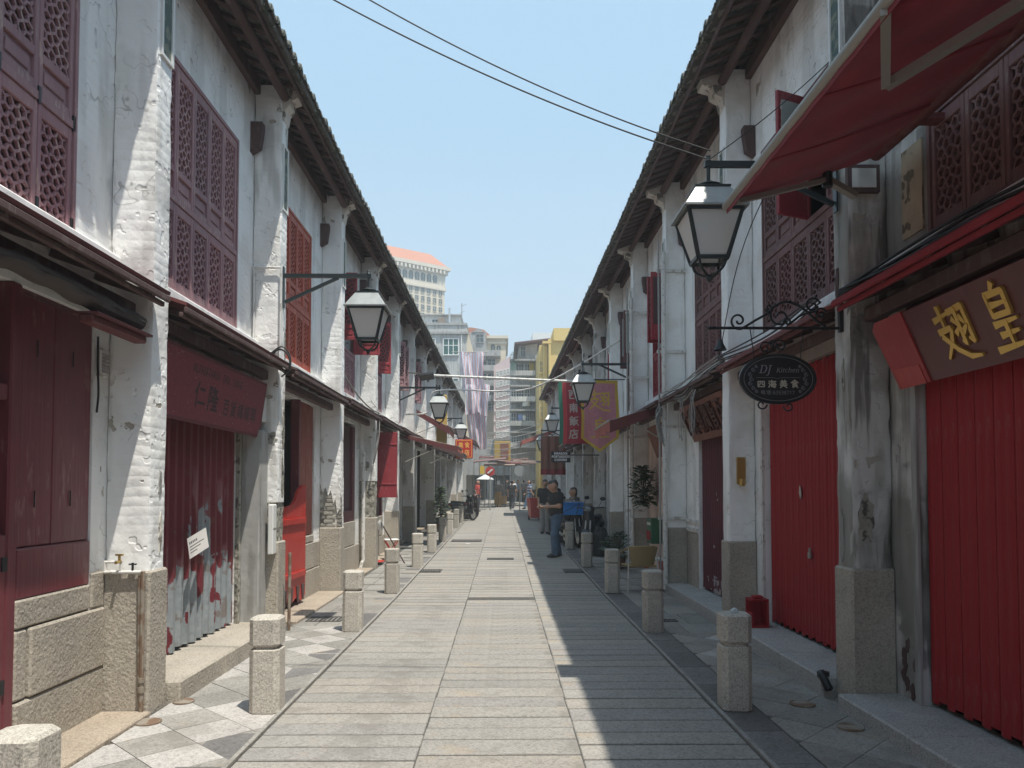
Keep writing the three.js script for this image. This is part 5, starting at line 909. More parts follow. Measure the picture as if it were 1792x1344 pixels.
// ---------------------------------------------------------------- wall lamps
{
  function frus(w0, y0, w1, y1) { const T = [], c = [[-1, -1], [1, -1], [1, 1], [-1, 1]]; for (let k = 0; k < 4; k++) { const a = c[k], b = c[(k + 1) % 4]; const A = V(a[0] * w0, y0, a[1] * w0), C = V(b[0] * w0, y0, b[1] * w0), D = V(b[0] * w1, y1, b[1] * w1), E = V(a[0] * w1, y1, a[1] * w1); T.push(A, C, D, A.clone(), D.clone(), E); } T.push(V(-w1, y1, -w1), V(w1, y1, -w1), V(w1, y1, w1), V(-w1, y1, -w1), V(w1, y1, w1), V(-w1, y1, w1)); T.push(V(-w0, y0, -w0), V(w0, y0, w0), V(w0, y0, -w0), V(-w0, y0, -w0), V(-w0, y0, w0), V(w0, y0, w0)); return triGeom(outward(T)); }
  function makeLamp(sd, label, x, y, s) {             // base at the wall plate; the arm points into the street
    const t = local('wall_lamp', label, 'street lamp', x, y, s, 0, 'lantern lamps on wall brackets'), q = -sd, A = 0.96 * q;
    part(t, 'bracket', [bx(0, A + 0.03 * q, -0.022, 0.022, -0.018, 0.018), bar(V(0.02 * q, -0.30, 0), V(0.62 * q, -0.02, 0), 0.028, 0.034), bx(0, 0.012 * q, -0.36, 0.10, -0.03, 0.03)], MT.ironGreen);
    const lx = A; const L = (g) => g.map((k) => k.translate(lx, 0, 0));
    part(t, 'hanger', L([cyl(V(0, -0.02, 0), V(0, -0.15, 0), 0.014), lathe([[0, 0.07], [0.02, 0.06], [0.012, 0.04], [0.028, 0.022]], 0, 0, 0)]), MT.ironGreen);
    const roof = part(t, 'lantern_roof', L([frus(0.225, -0.375, 0.118, -0.205), frus(0.235, -0.388, 0.235, -0.374)]), MT.lampRoof);
    part(roof, 'cap', L([lathe([[0.0, -0.13], [0.035, -0.135], [0.045, -0.15], [0.095, -0.165], [0.098, -0.175], [0.06, -0.18], [0.055, -0.19], [0.10, -0.20], [0.10, -0.21]], 0, 0, 0, 20), frus(0.132, -0.212, 0.132, -0.200)]), MT.ironGreen);
    const w0 = 0.108, w1 = 0.195, y0 = -0.73, y1 = -0.389, fr = [];
    for (const [a, b] of [[-1, -1], [1, -1], [1, 1], [-1, 1]]) fr.push(bar(V(a * w0, y0, b * w0), V(a * w1, y1, b * w1), 0.024, 0.024));
    for (let k = 0; k < 4; k++) { const c = [[-1, -1], [1, -1], [1, 1], [-1, 1]], a = c[k], b = c[(k + 1) % 4]; fr.push(bar(V(a[0] * w0, y0, a[1] * w0), V(b[0] * w0, y0, b[1] * w0), 0.026, 0.026), bar(V(a[0] * w1, y1 - 0.01, a[1] * w1), V(b[0] * w1, y1 - 0.01, b[1] * w1), 0.026, 0.022)); }
    part(t, 'lantern_frame', L(fr), MT.ironGreen);
    for (let k = 0; k < 4; k++) { const c = [[-1, -1], [1, -1], [1, 1], [-1, 1]], a = c[k], b = c[(k + 1) % 4], e = 0.992; part(t, 'pane', L([slab(V(a[0] * w0 * e, y0 + 0.01, a[1] * w0 * e), V(b[0] * w0 * e, y0 + 0.01, b[1] * w0 * e), V(b[0] * w1 * e, y1 - 0.012, b[1] * w1 * e), V(a[0] * w1 * e, y1 - 0.012, a[1] * w1 * e), 0.003)]), MT.pane); }
    const cage = []; for (const [a, b] of [[-1, -1], [1, -1], [1, 1], [-1, 1]]) cage.push(tube([V(a * 0.10, y0, b * 0.10), V(a * 0.085, y0 - 0.06, b * 0.085), V(a * 0.045, y0 - 0.10, b * 0.045), V(0, y0 - 0.115, 0)], 0.010, 10, 6));
    part(t, 'cage', L([...cage, lathe([[0, -0.115], [0.016, -0.125], [0.024, -0.145], [0.012, -0.165], [0, -0.18]], 0, y0 + 0.012, 0, 10)]), MT.ironGreen);
    return t;
  }
  const y = 3.97;
  makeLamp(-1, 'lantern lamp on second left pilaster, largest on the left', -2.47, y, 8.62);
  makeLamp(-1, 'lantern lamp on fifth left pilaster by the yellow sign', -2.47, y - 0.05 + gy(18.4), 18.4);
  makeLamp(-1, 'farthest left lantern lamp beside the striped cloth', -2.47, y + gy(28.2), 28.2);
  makeLamp(1, 'large lantern lamp hanging at the right beside the red awning', 2.50, y + 0.02, 5.65);
  makeLamp(1, 'lantern lamp in front of the two banners', 2.52, y - 0.02 + gy(14.8), 14.82);
  makeLamp(1, 'small lantern lamp behind the dark red banner', 2.52, y + gy(24.1), 24.1);
  makeLamp(1, 'farthest right lantern lamp', 2.52, y - 0.3 + gy(30.3), 30.3);
}
// ---------------------------------------------------------------- oval hanging sign with scrolled iron bracket
{
  const s = 5.62, y = 2.75, t = thing('sign_bracket', 'black scrolled wrought iron bracket on the first right pilaster', 'bracket', 2.5, y, s), I = MT.iron;
  const spiral = (cx, cy, r0, r1, a0, turns, r = 0.008) => { const p = []; for (let k = 0; k <= 18; k++) { const f = k / 18, a = a0 + f * turns * Math.PI * 2, q = mix(r0, r1, f); p.push(P(cx + q * Math.cos(a), cy + q * Math.sin(a), s)); } return tube(p, r, 36, 6); };
  const X = (px) => (px - 879) / 240, Y = (py) => 1.55 + (859 - py) / 240;            // drawn in the plane across the street
  part(t, 'bar', [cyl(P(X(1252), y, s), P(2.51, y, s), 0.011, 0.011, 8), B(2.49, 2.52, y - 0.03, y + 0.20, s - 0.02, s + 0.02)], I);
  part(t, 'scroll', [tube([[1302, 573], [1330, 556], [1352, 543], [1362, 532], [1380, 524], [1400, 528], [1418, 540], [1435, 556], [1453, 568]].map(([a, b]) => P(X(a), Y(b), s)), 0.010, 40, 6), spiral(X(1298), Y(558), 0.065, 0.012, -1.2, -1.3), spiral(X(1372), Y(550), 0.085, 0.02, 1.7, 1.2), spiral(X(1430), Y(530), 0.06, 0.012, 0.2, 1.3), spiral(X(1444), Y(545), 0.045, 0.01, 0.2, 1.3), spiral(X(1352), Y(535), 0.03, 0.008, 3.5, 1.2), spiral(X(1385), Y(560), 0.03, 0.008, 3.5, -1.2), tube([P(X(1385), Y(566), s), P(X(1410), Y(548), s), P(X(1440), Y(540), s)], 0.008)], I);
  part(t, 'finial', [lathe([[0, -0.035], [0.014, -0.01], [0.008, 0.0], [0.018, 0.015], [0, 0.04]], 0, 0, 0, 8).rotateZ(Math.PI / 2).translate(X(1250), y, -s)], I);
  const bl = thing('iron_bell', 'small black bell hanging from the scrolled bracket', 'bell', X(1265), 2.56, s); part(bl, 'bell', [lathe([[0.048, -0.045], [0.045, -0.04], [0.024, 0.0], [0.018, 0.03], [0, 0.035]], X(1265), 2.63, -s, 16)], I); part(bl, 'chain', [cyl(P(X(1265), 2.66, s), P(X(1265), 2.745, s), 0.004, 0.004, 5)], I);
  const cx = X(1366), cy = Y(662), rx = 0.285, ry = 0.187;
  const sg = thing('oval_sign', 'black oval sign with silver lettering and phone number', 'sign', cx, cy - ry, s);
  const el = []; for (let k = 0; k < 48; k++) el.push([cx + rx * Math.cos(k / 48 * 2 * Math.PI), cy + ry * Math.sin(k / 48 * 2 * Math.PI)]);
  part(sg, 'board', [prism(el, (a, b, c) => P(a, b, c), s - 0.015, s + 0.015)], MT.blackPlastic);
  part(sg, 'rim', [tube([...Array(33).keys()].map((k) => P(cx + 0.272 * Math.cos(k / 16 * Math.PI), cy + 0.174 * Math.sin(k / 16 * Math.PI), s - 0.017)), 0.006, 80, 6)], MT.iron);
  const fm = canvasMat(1024, 672, (c, W, H) => {
    c.fillStyle = '#17161a'; c.fillRect(0, 0, W, H); c.strokeStyle = '#8d8c8a'; c.lineWidth = 6; c.beginPath(); c.ellipse(W / 2, H / 2, W * 0.445, H * 0.435, 0, 0, 7); c.stroke();
    c.fillStyle = '#8b8a90'; c.font = 'italic 150px serif'; c.fillText('DJ', 250, 260); c.font = 'italic 84px serif'; c.fillText('Kitchen', 480, 250);
    c.lineWidth = 4; c.beginPath(); c.moveTo(215, 320); c.lineTo(450, 320); c.quadraticCurveTo(500, 340, 550, 320); c.lineTo(810, 320); c.stroke();
    ['si', 'hai', 'mei', 'shi'].forEach((n, i) => drawCh(c, n, 232 + i * 148, 350, 105, 15, '#b9b3a2'));
    drawCh(c, 'dian4', 275, 482, 62, 6, '#88868a'); drawCh(c, 'hua', 350, 482, 62, 6, '#88868a'); c.fillStyle = '#88868a'; c.font = '66px sans-serif'; c.fillText(':63538717', 420, 542);
    for (const q of [1, -1]) for (const [x, y, r] of [[355, 0, 26], [372, 60, 24], [372, -60, 24], [330, 120, 24], [330, -120, 24], [290, 165, 18], [290, -165, 18]]) { c.beginPath(); c.arc(W / 2 + q * x, H / 2 + y, r, 0, 5); c.stroke(); c.beginPath(); c.arc(W / 2 + q * x, H / 2 + y, r * 0.45, 2, 6.5); c.stroke(); }
  }, 0.45);
  { // printed face: an ellipse with its own uv
    const T = [], uv = []; const pt = (k) => [0.262 * Math.cos(k / 48 * 2 * Math.PI), 0.166 * Math.sin(k / 48 * 2 * Math.PI)];
    for (let k = 0; k < 48; k++) for (const [a, b] of [[0, 0], pt(k), pt(k + 1)]) { T.push(P(cx + a, cy + b, s - 0.0165)); uv.push(0.5 + a / 0.57, 0.5 + b / 0.374); }
    const g = triGeom(T); g.setAttribute('uv', new THREE.BufferAttribute(new Float32Array(uv), 2)); part(sg, 'lettering', [g], fm, true);
  }
  part(sg, 'crest', [spiral(cx - 0.09, cy + ry + 0.045, 0.05, 0.012, 0, 1.2, 0.007), spiral(cx + 0.02, cy + ry + 0.06, 0.05, 0.012, 3.1, -1.2, 0.007), spiral(cx - 0.03, cy + ry + 0.07, 0.035, 0.01, 3.1, -1.2, 0.006)], I);
  part(sg, 'foot_scroll', [spiral(cx - 0.12, cy - ry - 0.0, 0.04, 0.01, 0, -1, 0.006), spiral(cx + 0.08, cy - ry - 0.015, 0.04, 0.01, 3.1, 1, 0.006)], I);
  part(sg, 'chain', [cyl(P(cx - 0.2, y, s), P(cx - 0.17, cy + 0.15, s), 0.004, 0.004, 5), cyl(P(cx + 0.2, y, s), P(cx + 0.17, cy + 0.15, s), 0.004, 0.004, 5)], I);
}
// ---------------------------------------------------------------- overhead wires
single('overhead_wire', 'lower black wire sagging across the sky to the right lamp', 'wire', [sag(P(-2.5, 5.86, 5.45), P(1.52, 4.02, 5.62), 0.17, 0.006, 40)], MT.cableBlack, 'wires across the street');
single('overhead_wire', 'upper black wire crossing the sky above the other', 'wire', [sag(P(-2.35, 6.0, 5.45), P(1.55, 4.08, 5.62), 0.20, 0.0055, 40)], MT.cableBlack, 'wires across the street');
single('overhead_wire', 'thin wire from the right lamp up to the wall bracket', 'wire', [sag(P(1.55, 4.02, 5.62), P(2.52, 4.85, 5.75), 0.03, 0.004, 12)], MT.cableBlack, 'wires across the street');
{ // poles and conduits across the street farther down
  const y0 = gy(18);
  single('cross_pole', 'upper pale pole spanning the street by the banners', 'pole', [cyl(P(-2.0, 4.22 + y0, 18.3), P(1.8, 4.08 + y0, 18.4), 0.03, 0.03, 10)], MT.pipeWhite, 'poles spanning the street');
  single('cross_pole', 'lower pale bent conduit spanning the street', 'pole', [tube([P(-2.35, 3.3 + y0, 18.6), P(-1.78, 3.36 + y0, 18.5), P(-1.68, 3.80 + y0, 18.4), P(-1.4, 3.87 + y0, 18.4), P(0.4, 3.86 + y0, 18.4), P(1.2, 4.03 + y0, 17.6), P(2.5, 4.65 + y0, 16.2)], 0.02, 70, 8)], MT.pipeWhite, 'poles spanning the street');
  const f = thing('flood_light', 'black flood light on a pole over the left pavement', 'flood light', -1.72, 4.0, 17.6); part(f, 'case', [bx(-0.17, 0.17, -0.04, 0.04, -0.12, 0.12, 0.015).rotateX(-0.35).rotateZ(0.14).translate(-1.72, 4.14, -17.4)], MT.blackPlastic); part(f, 'yoke', [bar(P(-2.2, 4.28, 17.8), P(-1.72, 4.2, 17.4), 0.02, 0.03)], MT.poleGrey);
}
// cable tangle on the right between the second and third pilasters
{
  const t = thing('cable_tangle', 'tangle of grey cables draped over the right canopies', 'cables', 2.4, 2.6, 10), r = rng(17), cs = [], bk = [];
  for (let k = 0; k < 12; k++) { const a = 2.36 + r() * 0.10, y = 2.92 + r() * 0.12, m = r() * 0.28; (k % 3 ? cs : bk).push(tube([P(a + 0.08, y + 0.06, 8.62), P(a, y - 0.02, 9.3), P(a - 0.02, y - m, 10.2), P(a, y - m * 0.5, 11.0), P(a + 0.02, y - 0.05 + r() * 0.1, 11.72)], 0.006 + r() * 0.006, 26, 5)); }
  for (let k = 0; k < 9; k++) { const s = 11.55 + r() * 0.12, x = 2.40 + r() * 0.06, y = 2.9 - r() * 0.2; cs.push(tube([P(x, y, s), P(x - 0.05 - r() * 0.05, y - 0.15, s - 0.05), P(x - 0.02, y - 0.32 - r() * 0.2, s), P(x + 0.05, y - 0.45 - r() * 0.2, s + 0.02)], 0.008, 14, 5)); }
  for (let k = 0; k < 5; k++) { const s = 9.3 + r() * 2; cs.push(tube([P(2.38, 2.8, s), P(2.34, 2.55, s + 0.05), P(2.37, 2.3 - r() * 0.15, s + 0.12), P(2.42, 2.5, s + 0.2), P(2.4, 2.78, s + 0.26)], 0.005, 18, 4)); }
  for (let k = 0; k < 5; k++) { const a = 2.40 + r() * 0.06, y = 2.95 + r() * 0.1; bk.push(tube([P(a, y, 5.8), P(a + 0.04, y - 0.12 * r(), 7), P(a, y, 8.55)], 0.006 + r() * 0.005, 20, 5)); }
  bk.push(tube([P(2.46, 4.7, 5.7), P(2.30, 3.9, 7.2), P(2.42, 3.0, 8.55)], 0.005, 20, 4));
  part(t, 'grey_cables', cs, MT.cableGrey); part(t, 'black_cables', bk, MT.cableBlack);
}
// ---------------------------------------------------------------- banners
function banner(name, label, s, x0, x1, y0, y1, m, back, pole, point) {
  const t = thing(name, label, 'banner', (x0 + x1) / 2, y0, s), w = x1 - x0, mk = (dz) => { const T = [], uv = [], nu = 16, nv = 18; const f = (u, v) => { const yb = point ? y0 - 0.30 * (1 - Math.abs(2 * u - 1)) : y0; return P(x0 + u * w + 0.015 * Math.sin(v * 5), mix(yb, y1, v), s + dz + 0.03 * Math.sin(u * 9 + v * 2) * (1.1 - v) + 0.02 * Math.sin(u * 4 - v * 3)); };
    for (let j = 0; j < nv; j++) for (let i = 0; i < nu; i++) for (const [a, b] of [[0, 0], [1, 0], [1, 1], [0, 0], [1, 1], [0, 1]]) { const u = (i + a) / nu, v = (j + b) / nv; T.push(f(u, v)); const yb = point ? -0.30 * (1 - Math.abs(2 * u - 1)) : 0, lo = point ? -0.30 : 0; uv.push(u, (mix(yb, y1 - y0, v) - lo) / (y1 - y0 - lo)); }
    const g = triGeom(T); g.setAttribute('uv', new THREE.BufferAttribute(new Float32Array(uv), 2)); return g; };
  part(t, 'cloth', [mk(0)], m, true); if (pole) part(t, 'pole', pole, MT.iron);
  return t;
}
const fabricMat = (w, h, draw, tr = 0.35) => { const m = canvasMat(w, h, draw, 0.85), p = new THREE.MeshPhysicalMaterial({ map: m.map, roughness: 0.85, transmission: tr, thickness: 0, side: THREE.DoubleSide }); return p; };
banner('pink_banner', 'faded pink banner with yellow border, pointed at the foot', 16.2, 1.66, 2.46, 2.66, 3.88, fabricMat(512, 960, (c, W, H) => {
  c.fillStyle = '#c4828c'; c.fillRect(0, 0, W, H); speckle(c, W, H, 500, 6, ['#bf7c87', '#c98a93', '#b9757f'], 26); c.strokeStyle = '#c9a83e'; c.lineWidth = 44; c.beginPath(); c.moveTo(16, 0); c.lineTo(16, H * 0.80); c.lineTo(W / 2, H - 18); c.lineTo(W - 16, H * 0.80); c.lineTo(W - 16, 16); c.lineTo(16, 16); c.stroke();
  drawCh(c, 'chi', 110, 130, 290, 22, '#cfae4a'); drawCh(c, 'huang', 120, 500, 270, 22, '#cfae4a');
}), null, [cyl(P(1.6, 3.90, 16.2), P(2.6, 3.90, 16.2), 0.012)], true);
banner('red_banner', 'dark red banner with silver characters and green edge', 19.2, 1.42, 2.26, 2.72, 4.30, fabricMat(512, 960, (c, W, H) => {
  c.fillStyle = '#9c2233'; c.fillRect(0, 0, W, H); speckle(c, W, H, 300, 8, ['#94202f', '#a32637'], 40); c.fillStyle = '#2d7d66'; c.fillRect(0, 0, 58, H); c.fillStyle = '#c43b45'; c.fillRect(58, 0, 60, H);
  ['xi', 'nan', 'fan', 'dian'].forEach((n, i) => drawCh(c, n, 150, 140 + i * 200, 140, 19, '#b9aca4'));
}), null, [cyl(P(1.35, 4.31, 19.2), P(2.6, 4.31, 19.2), 0.018)]);
// ---------------------------------------------------------------- awnings and signs along the rows
function awning(label, sd, s0, s1, xr, yr, xf, yf, m, val = 0.16, stripe) {
  const t = thing('awning', label, 'awning', xr, yr, (s0 + s1) / 2, 'shop awnings'), q = gy((s0 + s1) / 2);
  part(t, 'cloth', [sheet((u, v) => P(mix(xr, xf, v), mix(yr, yf, v) + q - 0.05 * Math.sin(v * 3.14), mix(s0, s1, u)), 8, 6, 0.006)], m);
  part(t, 'valance', [sheet((u, v) => P(xf + 0.008 * Math.sin(u * 50), yf + q - v * val * (0.82 + 0.18 * Math.abs(Math.sin(u * 14))), mix(s0, s1, u)), 40, 1, 0.004)], stripe ?? m);
  part(t, 'side_flap', [slab(P(xr, yr + q - 0.01, s0), P(xf, yf + q - 0.01, s0), P(xf, yf + q - 0.01 - val, s0), P(xr, yr + q - 0.01 - val * 0.7, s0), 0.006)], m);
  part(t, 'frame', [cyl(P(xf, yf + q, s0), P(xf, yf + q, s1), 0.02), cyl(P(xr, yr + q - 0.02, s0 + 0.03), P(xf, yf + q - 0.02, s0 + 0.03), 0.016), cyl(P(xr, yr + q - 0.02, s1 - 0.03), P(xf, yf + q - 0.02, s1 - 0.03), 0.016), cyl(P(xr, yr + q - 0.7, s0 + 0.05), P(mix(xr, xf, 0.75), mix(yr, yf, 0.75) + q - 0.03, s0 + 0.05), 0.012)], MT.poleGrey);
}
awning('long red awning with pale fringe reaching in front of the pink banner', 1, 12.7, 14.6, 2.78, 3.0, 1.78, 2.68, MT.awningBrown, 0.20, MT.awningPink);
awning('brown awning sloping over left shop below the second lamp', -1, 22.4, 24.6, -2.5, 3.75, -1.55, 3.25, MT.awningBrown, 0.22);
awning('low dark striped awning over left pavement', -1, 19.4, 21.2, -2.45, 2.85, -1.12, 2.55, MT.awningBrown, 0.14, MT.awningPink);
awning('long black awning on the left before the striped cloth', -1, 29.2, 33.5, -2.45, 4.0, -1.0, 3.15, MT.beam, 0.12);
awning('dark awning on the left beside the red sign', -1, 26.0, 28.0, -2.45, 2.95, -1.3, 2.6, MT.beam, 0.16);
awning('faded red awning at far end of the right row', 1, 36, 39.5, 2.5, 4.1, 0.9, 3.55, MT.awningPink, 0.2);
awning('dark awning jutting behind the red banner', 1, 21.2, 23.6, 2.7, 3.2, 1.75, 2.75, MT.beam, 0.15);
{
  const a = single('yellow_sign', 'tall plain yellow sign board on the left wall', 'sign', [B(-1.98, -1.66, 2.95, 4.42, 23.0, 23.12, 0.02)], plain(0.52, 0.36, 0.10, 0.6));
  const redSign = canvasMat(256, 256, (c, W, H) => { c.fillStyle = '#b8201c'; c.fillRect(0, 0, W, H); c.strokeStyle = '#e2b04a'; c.lineWidth = 8; c.strokeRect(10, 10, W - 20, H - 20); drawCh(c, 'mei', 40, 34, 80, 9, '#e8bd58'); drawCh(c, 'shi', 136, 34, 80, 9, '#e8bd58'); drawCh(c, 'nan', 40, 140, 80, 9, '#e8bd58'); drawCh(c, 'dian', 136, 140, 80, 9, '#e8bd58'); });
  const t = thing('red_sign', 'red box sign with yellow characters on the left row', 'sign', -1.45, 2.6, 27.5); part(t, 'box', [B(-1.72, -1.08, 2.72, 3.42, 28.02, 28.15, 0.01)], MT.gateRed); part(t, 'lettering', [face(P(-1.70, 2.74, 28.01), P(-1.10, 2.74, 28.01), P(-1.10, 3.40, 28.01), P(-1.70, 3.40, 28.01))], redSign, true);
  const ds = thing('restaurant_sign', 'black box sign with white lettering on the right row', 'sign', 1.55, 2.3, 20.5); part(ds, 'box', [B(1.30, 1.82, 2.30, 2.60, 20.5, 20.6, 0.015)], MT.blackPlastic);
  part(ds, 'lettering', [face(P(1.305, 2.305, 20.494), P(1.815, 2.305, 20.494), P(1.815, 2.595, 20.494), P(1.305, 2.595, 20.494))], canvasMat(512, 288, (c, W, H) => { c.fillStyle = '#14161c'; c.fillRect(0, 0, W, H); c.fillStyle = '#ffffff'; c.font = 'bold 86px sans-serif'; c.textAlign = 'center'; c.fillText('DRAGON', W / 2, 86); c.fillText('PORTUGUESE', W / 2, 170, 490); c.fillText('CUISINE', W / 2, 254); }), true);
  part(ds, 'arm', [cyl(P(1.82, 2.5, 20.55), P(2.6, 2.5, 20.55), 0.015)], MT.iron);
  // brown cloth with red border hung on the right, far signs
  const bc = thing('hanging_cloth', 'brown cloth with red border hung over a right doorway', 'cloth', 1.75, 1.9, 26.8); part(bc, 'cloth', [sheet((u, v) => P(1.35 + u * 0.85, 2.1 + v * 1.15 + 0.2, 26.8 + 0.03 * Math.sin(u * 20)), 24, 3, 0.006)], MT.boardCarved); part(bc, 'border', [sheet((u, v) => P(1.34 + u * 0.87, 2.1 + v * 0.2, 26.79 + 0.03 * Math.sin(u * 20)), 24, 1, 0.006)], MT.awning);
  const rd = thing('round_road_sign', 'round grey back of a road sign on a post, far right', 'road sign', 0.92, 0.4, 42); part(rd, 'post', [cyl(P(0.95, 0.4, 42), P(0.95, 2.9, 42), 0.03)], MT.poleGrey); part(rd, 'disc', [cyl(P(0.95, 2.62, 41.95), P(0.95, 2.62, 41.93), 0.30, 0.30, 24)], MT.alu);
  const rs = thing('round_road_sign', 'red and white round road sign at far left', 'road sign', -0.72, 0.4, 44); part(rs, 'post', [cyl(P(-0.7, 0.4, 44), P(-0.7, 3.0, 44), 0.03)], MT.poleGrey); part(rs, 'disc', [cyl(P(-0.7, 2.65, 43.95), P(-0.7, 2.65, 43.93), 0.27, 0.27, 24)], MT.gateRed); part(rs, 'bar', [bx(-0.18, 0.18, -0.045, 0.045, -0.01, 0.01).rotateZ(0.7).translate(-0.7, 2.65, -43.91)], MT.whitePaint);
  single('yellow_notice', 'small yellow notice beside the far round sign', 'sign', [B(-1.28, -1.02, 2.5, 2.95, 44, 44.05)], plain(0.65, 0.45, 0.05, 0.6));
  const fg = thing('hanging_sign', 'yellow and brown hanging sign across the far end', 'sign', 0.35, 3.5, 52); part(fg, 'board', [B(-0.55, 0.55, 3.55, 4.9, 52, 52.08, 0.02)], plain(0.42, 0.27, 0.05, 0.7)); part(fg, 'panel', [B(-0.12, 0.42, 3.75, 4.75, 51.96, 52)], MT.boardCarved);
  const um = thing('parasol', 'white parasol at the far left pavement', 'parasol', -1.1, 0.5, 45); part(um, 'canopy', [new THREE.ConeGeometry(0.55, 0.3, 10, 1, false).translate(-1.0, 2.35, -45)], MT.whitePaint); part(um, 'pole', [cyl(P(-1.0, 0.45, 45), P(-1.0, 2.3, 45), 0.02)], MT.alu);
}
// striped tarpaulin hanging from the upper floors on the left
{
  const m = (() => { const t = texture(512, 64, (u, v) => { const k = (u * 7) % 1, f = 0.9 + 0.2 * fbm(u, v, 8, 2, 3); const c = k < 0.34 ? [0.90, 0.90, 0.91] : k < 0.48 ? [0.10, 0.15, 0.38] : k < 0.80 ? [0.90, 0.90, 0.91] : [0.55, 0.07, 0.12]; return c.map((x) => x * f); }, 1, 1, true); return new THREE.MeshPhysicalMaterial({ map: t, roughness: 0.7, transmission: 0.3, thickness: 0, side: THREE.DoubleSide }); })();
  const cloth = (x0, x1, y0, y1, s, seed, rep) => { const T = [], uv = [], nu = 40, nv = 30, f = (u, v) => P(mix(x0, x1, u) + 0.035 * Math.sin(v * 5 + seed) + (1 - v) * 0.12 * (0.5 - u), mix(y0 + 0.35 * fbm(u, 0.5, 7, 2, seed), y1, v), s + 0.14 * Math.sin(u * 22 + seed + v * 1.5) * (1.15 - v * 0.7) + 0.10 * Math.sin(u * 9 + v * 4)); for (let j = 0; j < nv; j++) for (let i = 0; i < nu; i++) for (const [a, b] of [[0, 0], [1, 0], [1, 1], [0, 0], [1, 1], [0, 1]]) { const u = (i + a) / nu, v = (j + b) / nv; T.push(f(u, v)); uv.push(u * rep + 0.015 * Math.sin(v * 7 + seed), v); } const g = triGeom(T); g.setAttribute('uv', new THREE.BufferAttribute(new Float32Array(uv), 2)); return g; };
  const t = thing('striped_tarpaulin', 'red white and blue striped tarpaulin hanging on the left row', 'tarpaulin', -1.3, 3.6, 36); part(t, 'upper_cloth', [cloth(-2.0, -0.85, 6.0, 8.1, 36.2, 1, 1.3)], m, true); part(t, 'middle_cloth', [cloth(-1.75, -0.62, 4.9, 6.5, 35.8, 4, 1.2)], m, true); part(t, 'lower_cloth', [cloth(-1.65, -0.70, 3.3, 5.4, 36, 7, 1.1)], m, true); part(t, 'rail', [cyl(P(-2.4, 8.1, 36.2), P(-0.7, 8.1, 36.2), 0.02)], MT.poleGrey);
}
// ---------------------------------------------------------------- chair, stool, plants
{
  const c = local('cafe_chair', 'tan wicker chair with metal legs between right bollards', 'chair', 2.08, 0.004, 11.75, Math.PI + 0.12);   // its back to the camera
  const wk = surface(256, 0.12, (u, v) => { const a = Math.sin(u * Math.PI * 12), b = Math.sin(v * Math.PI * 12), k = 0.55 + 0.45 * Math.abs(a * b); return [0.50 * k, 0.36 * k, 0.17 * k]; }, (u, v) => Math.abs(Math.sin(u * Math.PI * 12) * Math.sin(v * Math.PI * 12)), { rough: 0.75, bump: 0.003 });
  part(c, 'backrest', [sheet((u, v) => { const a = (u - 0.5) * mix(1.45, 1.75, v); return V(Math.sin(a) * mix(0.25, 0.28, v), 0.43 + v * 0.27, -0.06 - Math.cos(a) * 0.18 - v * 0.05); }, 16, 6, 0.012)], wk);
  part(c, 'seat', [bx(-0.22, 0.22, 0.395, 0.425, -0.22, 0.22, 0.012)], wk);
  part(c, 'top_rail', [tube([V(-0.25, 0.58, 0.22), V(-0.255, 0.60, 0.1), V(-0.245, 0.65, -0.1), V(-0.19, 0.70, -0.23), V(0, 0.71, -0.295), V(0.19, 0.70, -0.23), V(0.245, 0.65, -0.1), V(0.255, 0.60, 0.1), V(0.25, 0.58, 0.22)], 0.015, 50, 8)], wk);
  for (const x of [-1, 1]) { part(c, 'leg', [cyl(V(x * 0.25, 0.58, 0.21), V(x * 0.24, 0.0, 0.24), 0.012)], MT.alu); part(c, 'leg', [cyl(V(x * 0.215, 0.68, -0.19), V(x * 0.24, 0.0, -0.25), 0.012)], MT.alu); }
  part(c, 'stretcher', [cyl(V(-0.225, 0.375, -0.215), V(0.225, 0.375, -0.215), 0.010), cyl(V(-0.225, 0.375, 0.21), V(0.225, 0.375, 0.21), 0.010)], MT.alu);
  const st = local('plastic_stool', 'red and white plastic stool against the right wall', 'stool', 2.42, 0.06, 12.25, 0);
  part(st, 'seat', [bx(-0.13, 0.13, 0.38, 0.42, -0.13, 0.13, 0.012)], MT.whitePaint); for (const x of [-1, 1]) for (const z of [-1, 1]) part(st, 'leg', [bar(V(x * 0.11, 0.38, z * 0.11), V(x * 0.14, 0, z * 0.14), 0.05, 0.04)], MT.gateRed);
}
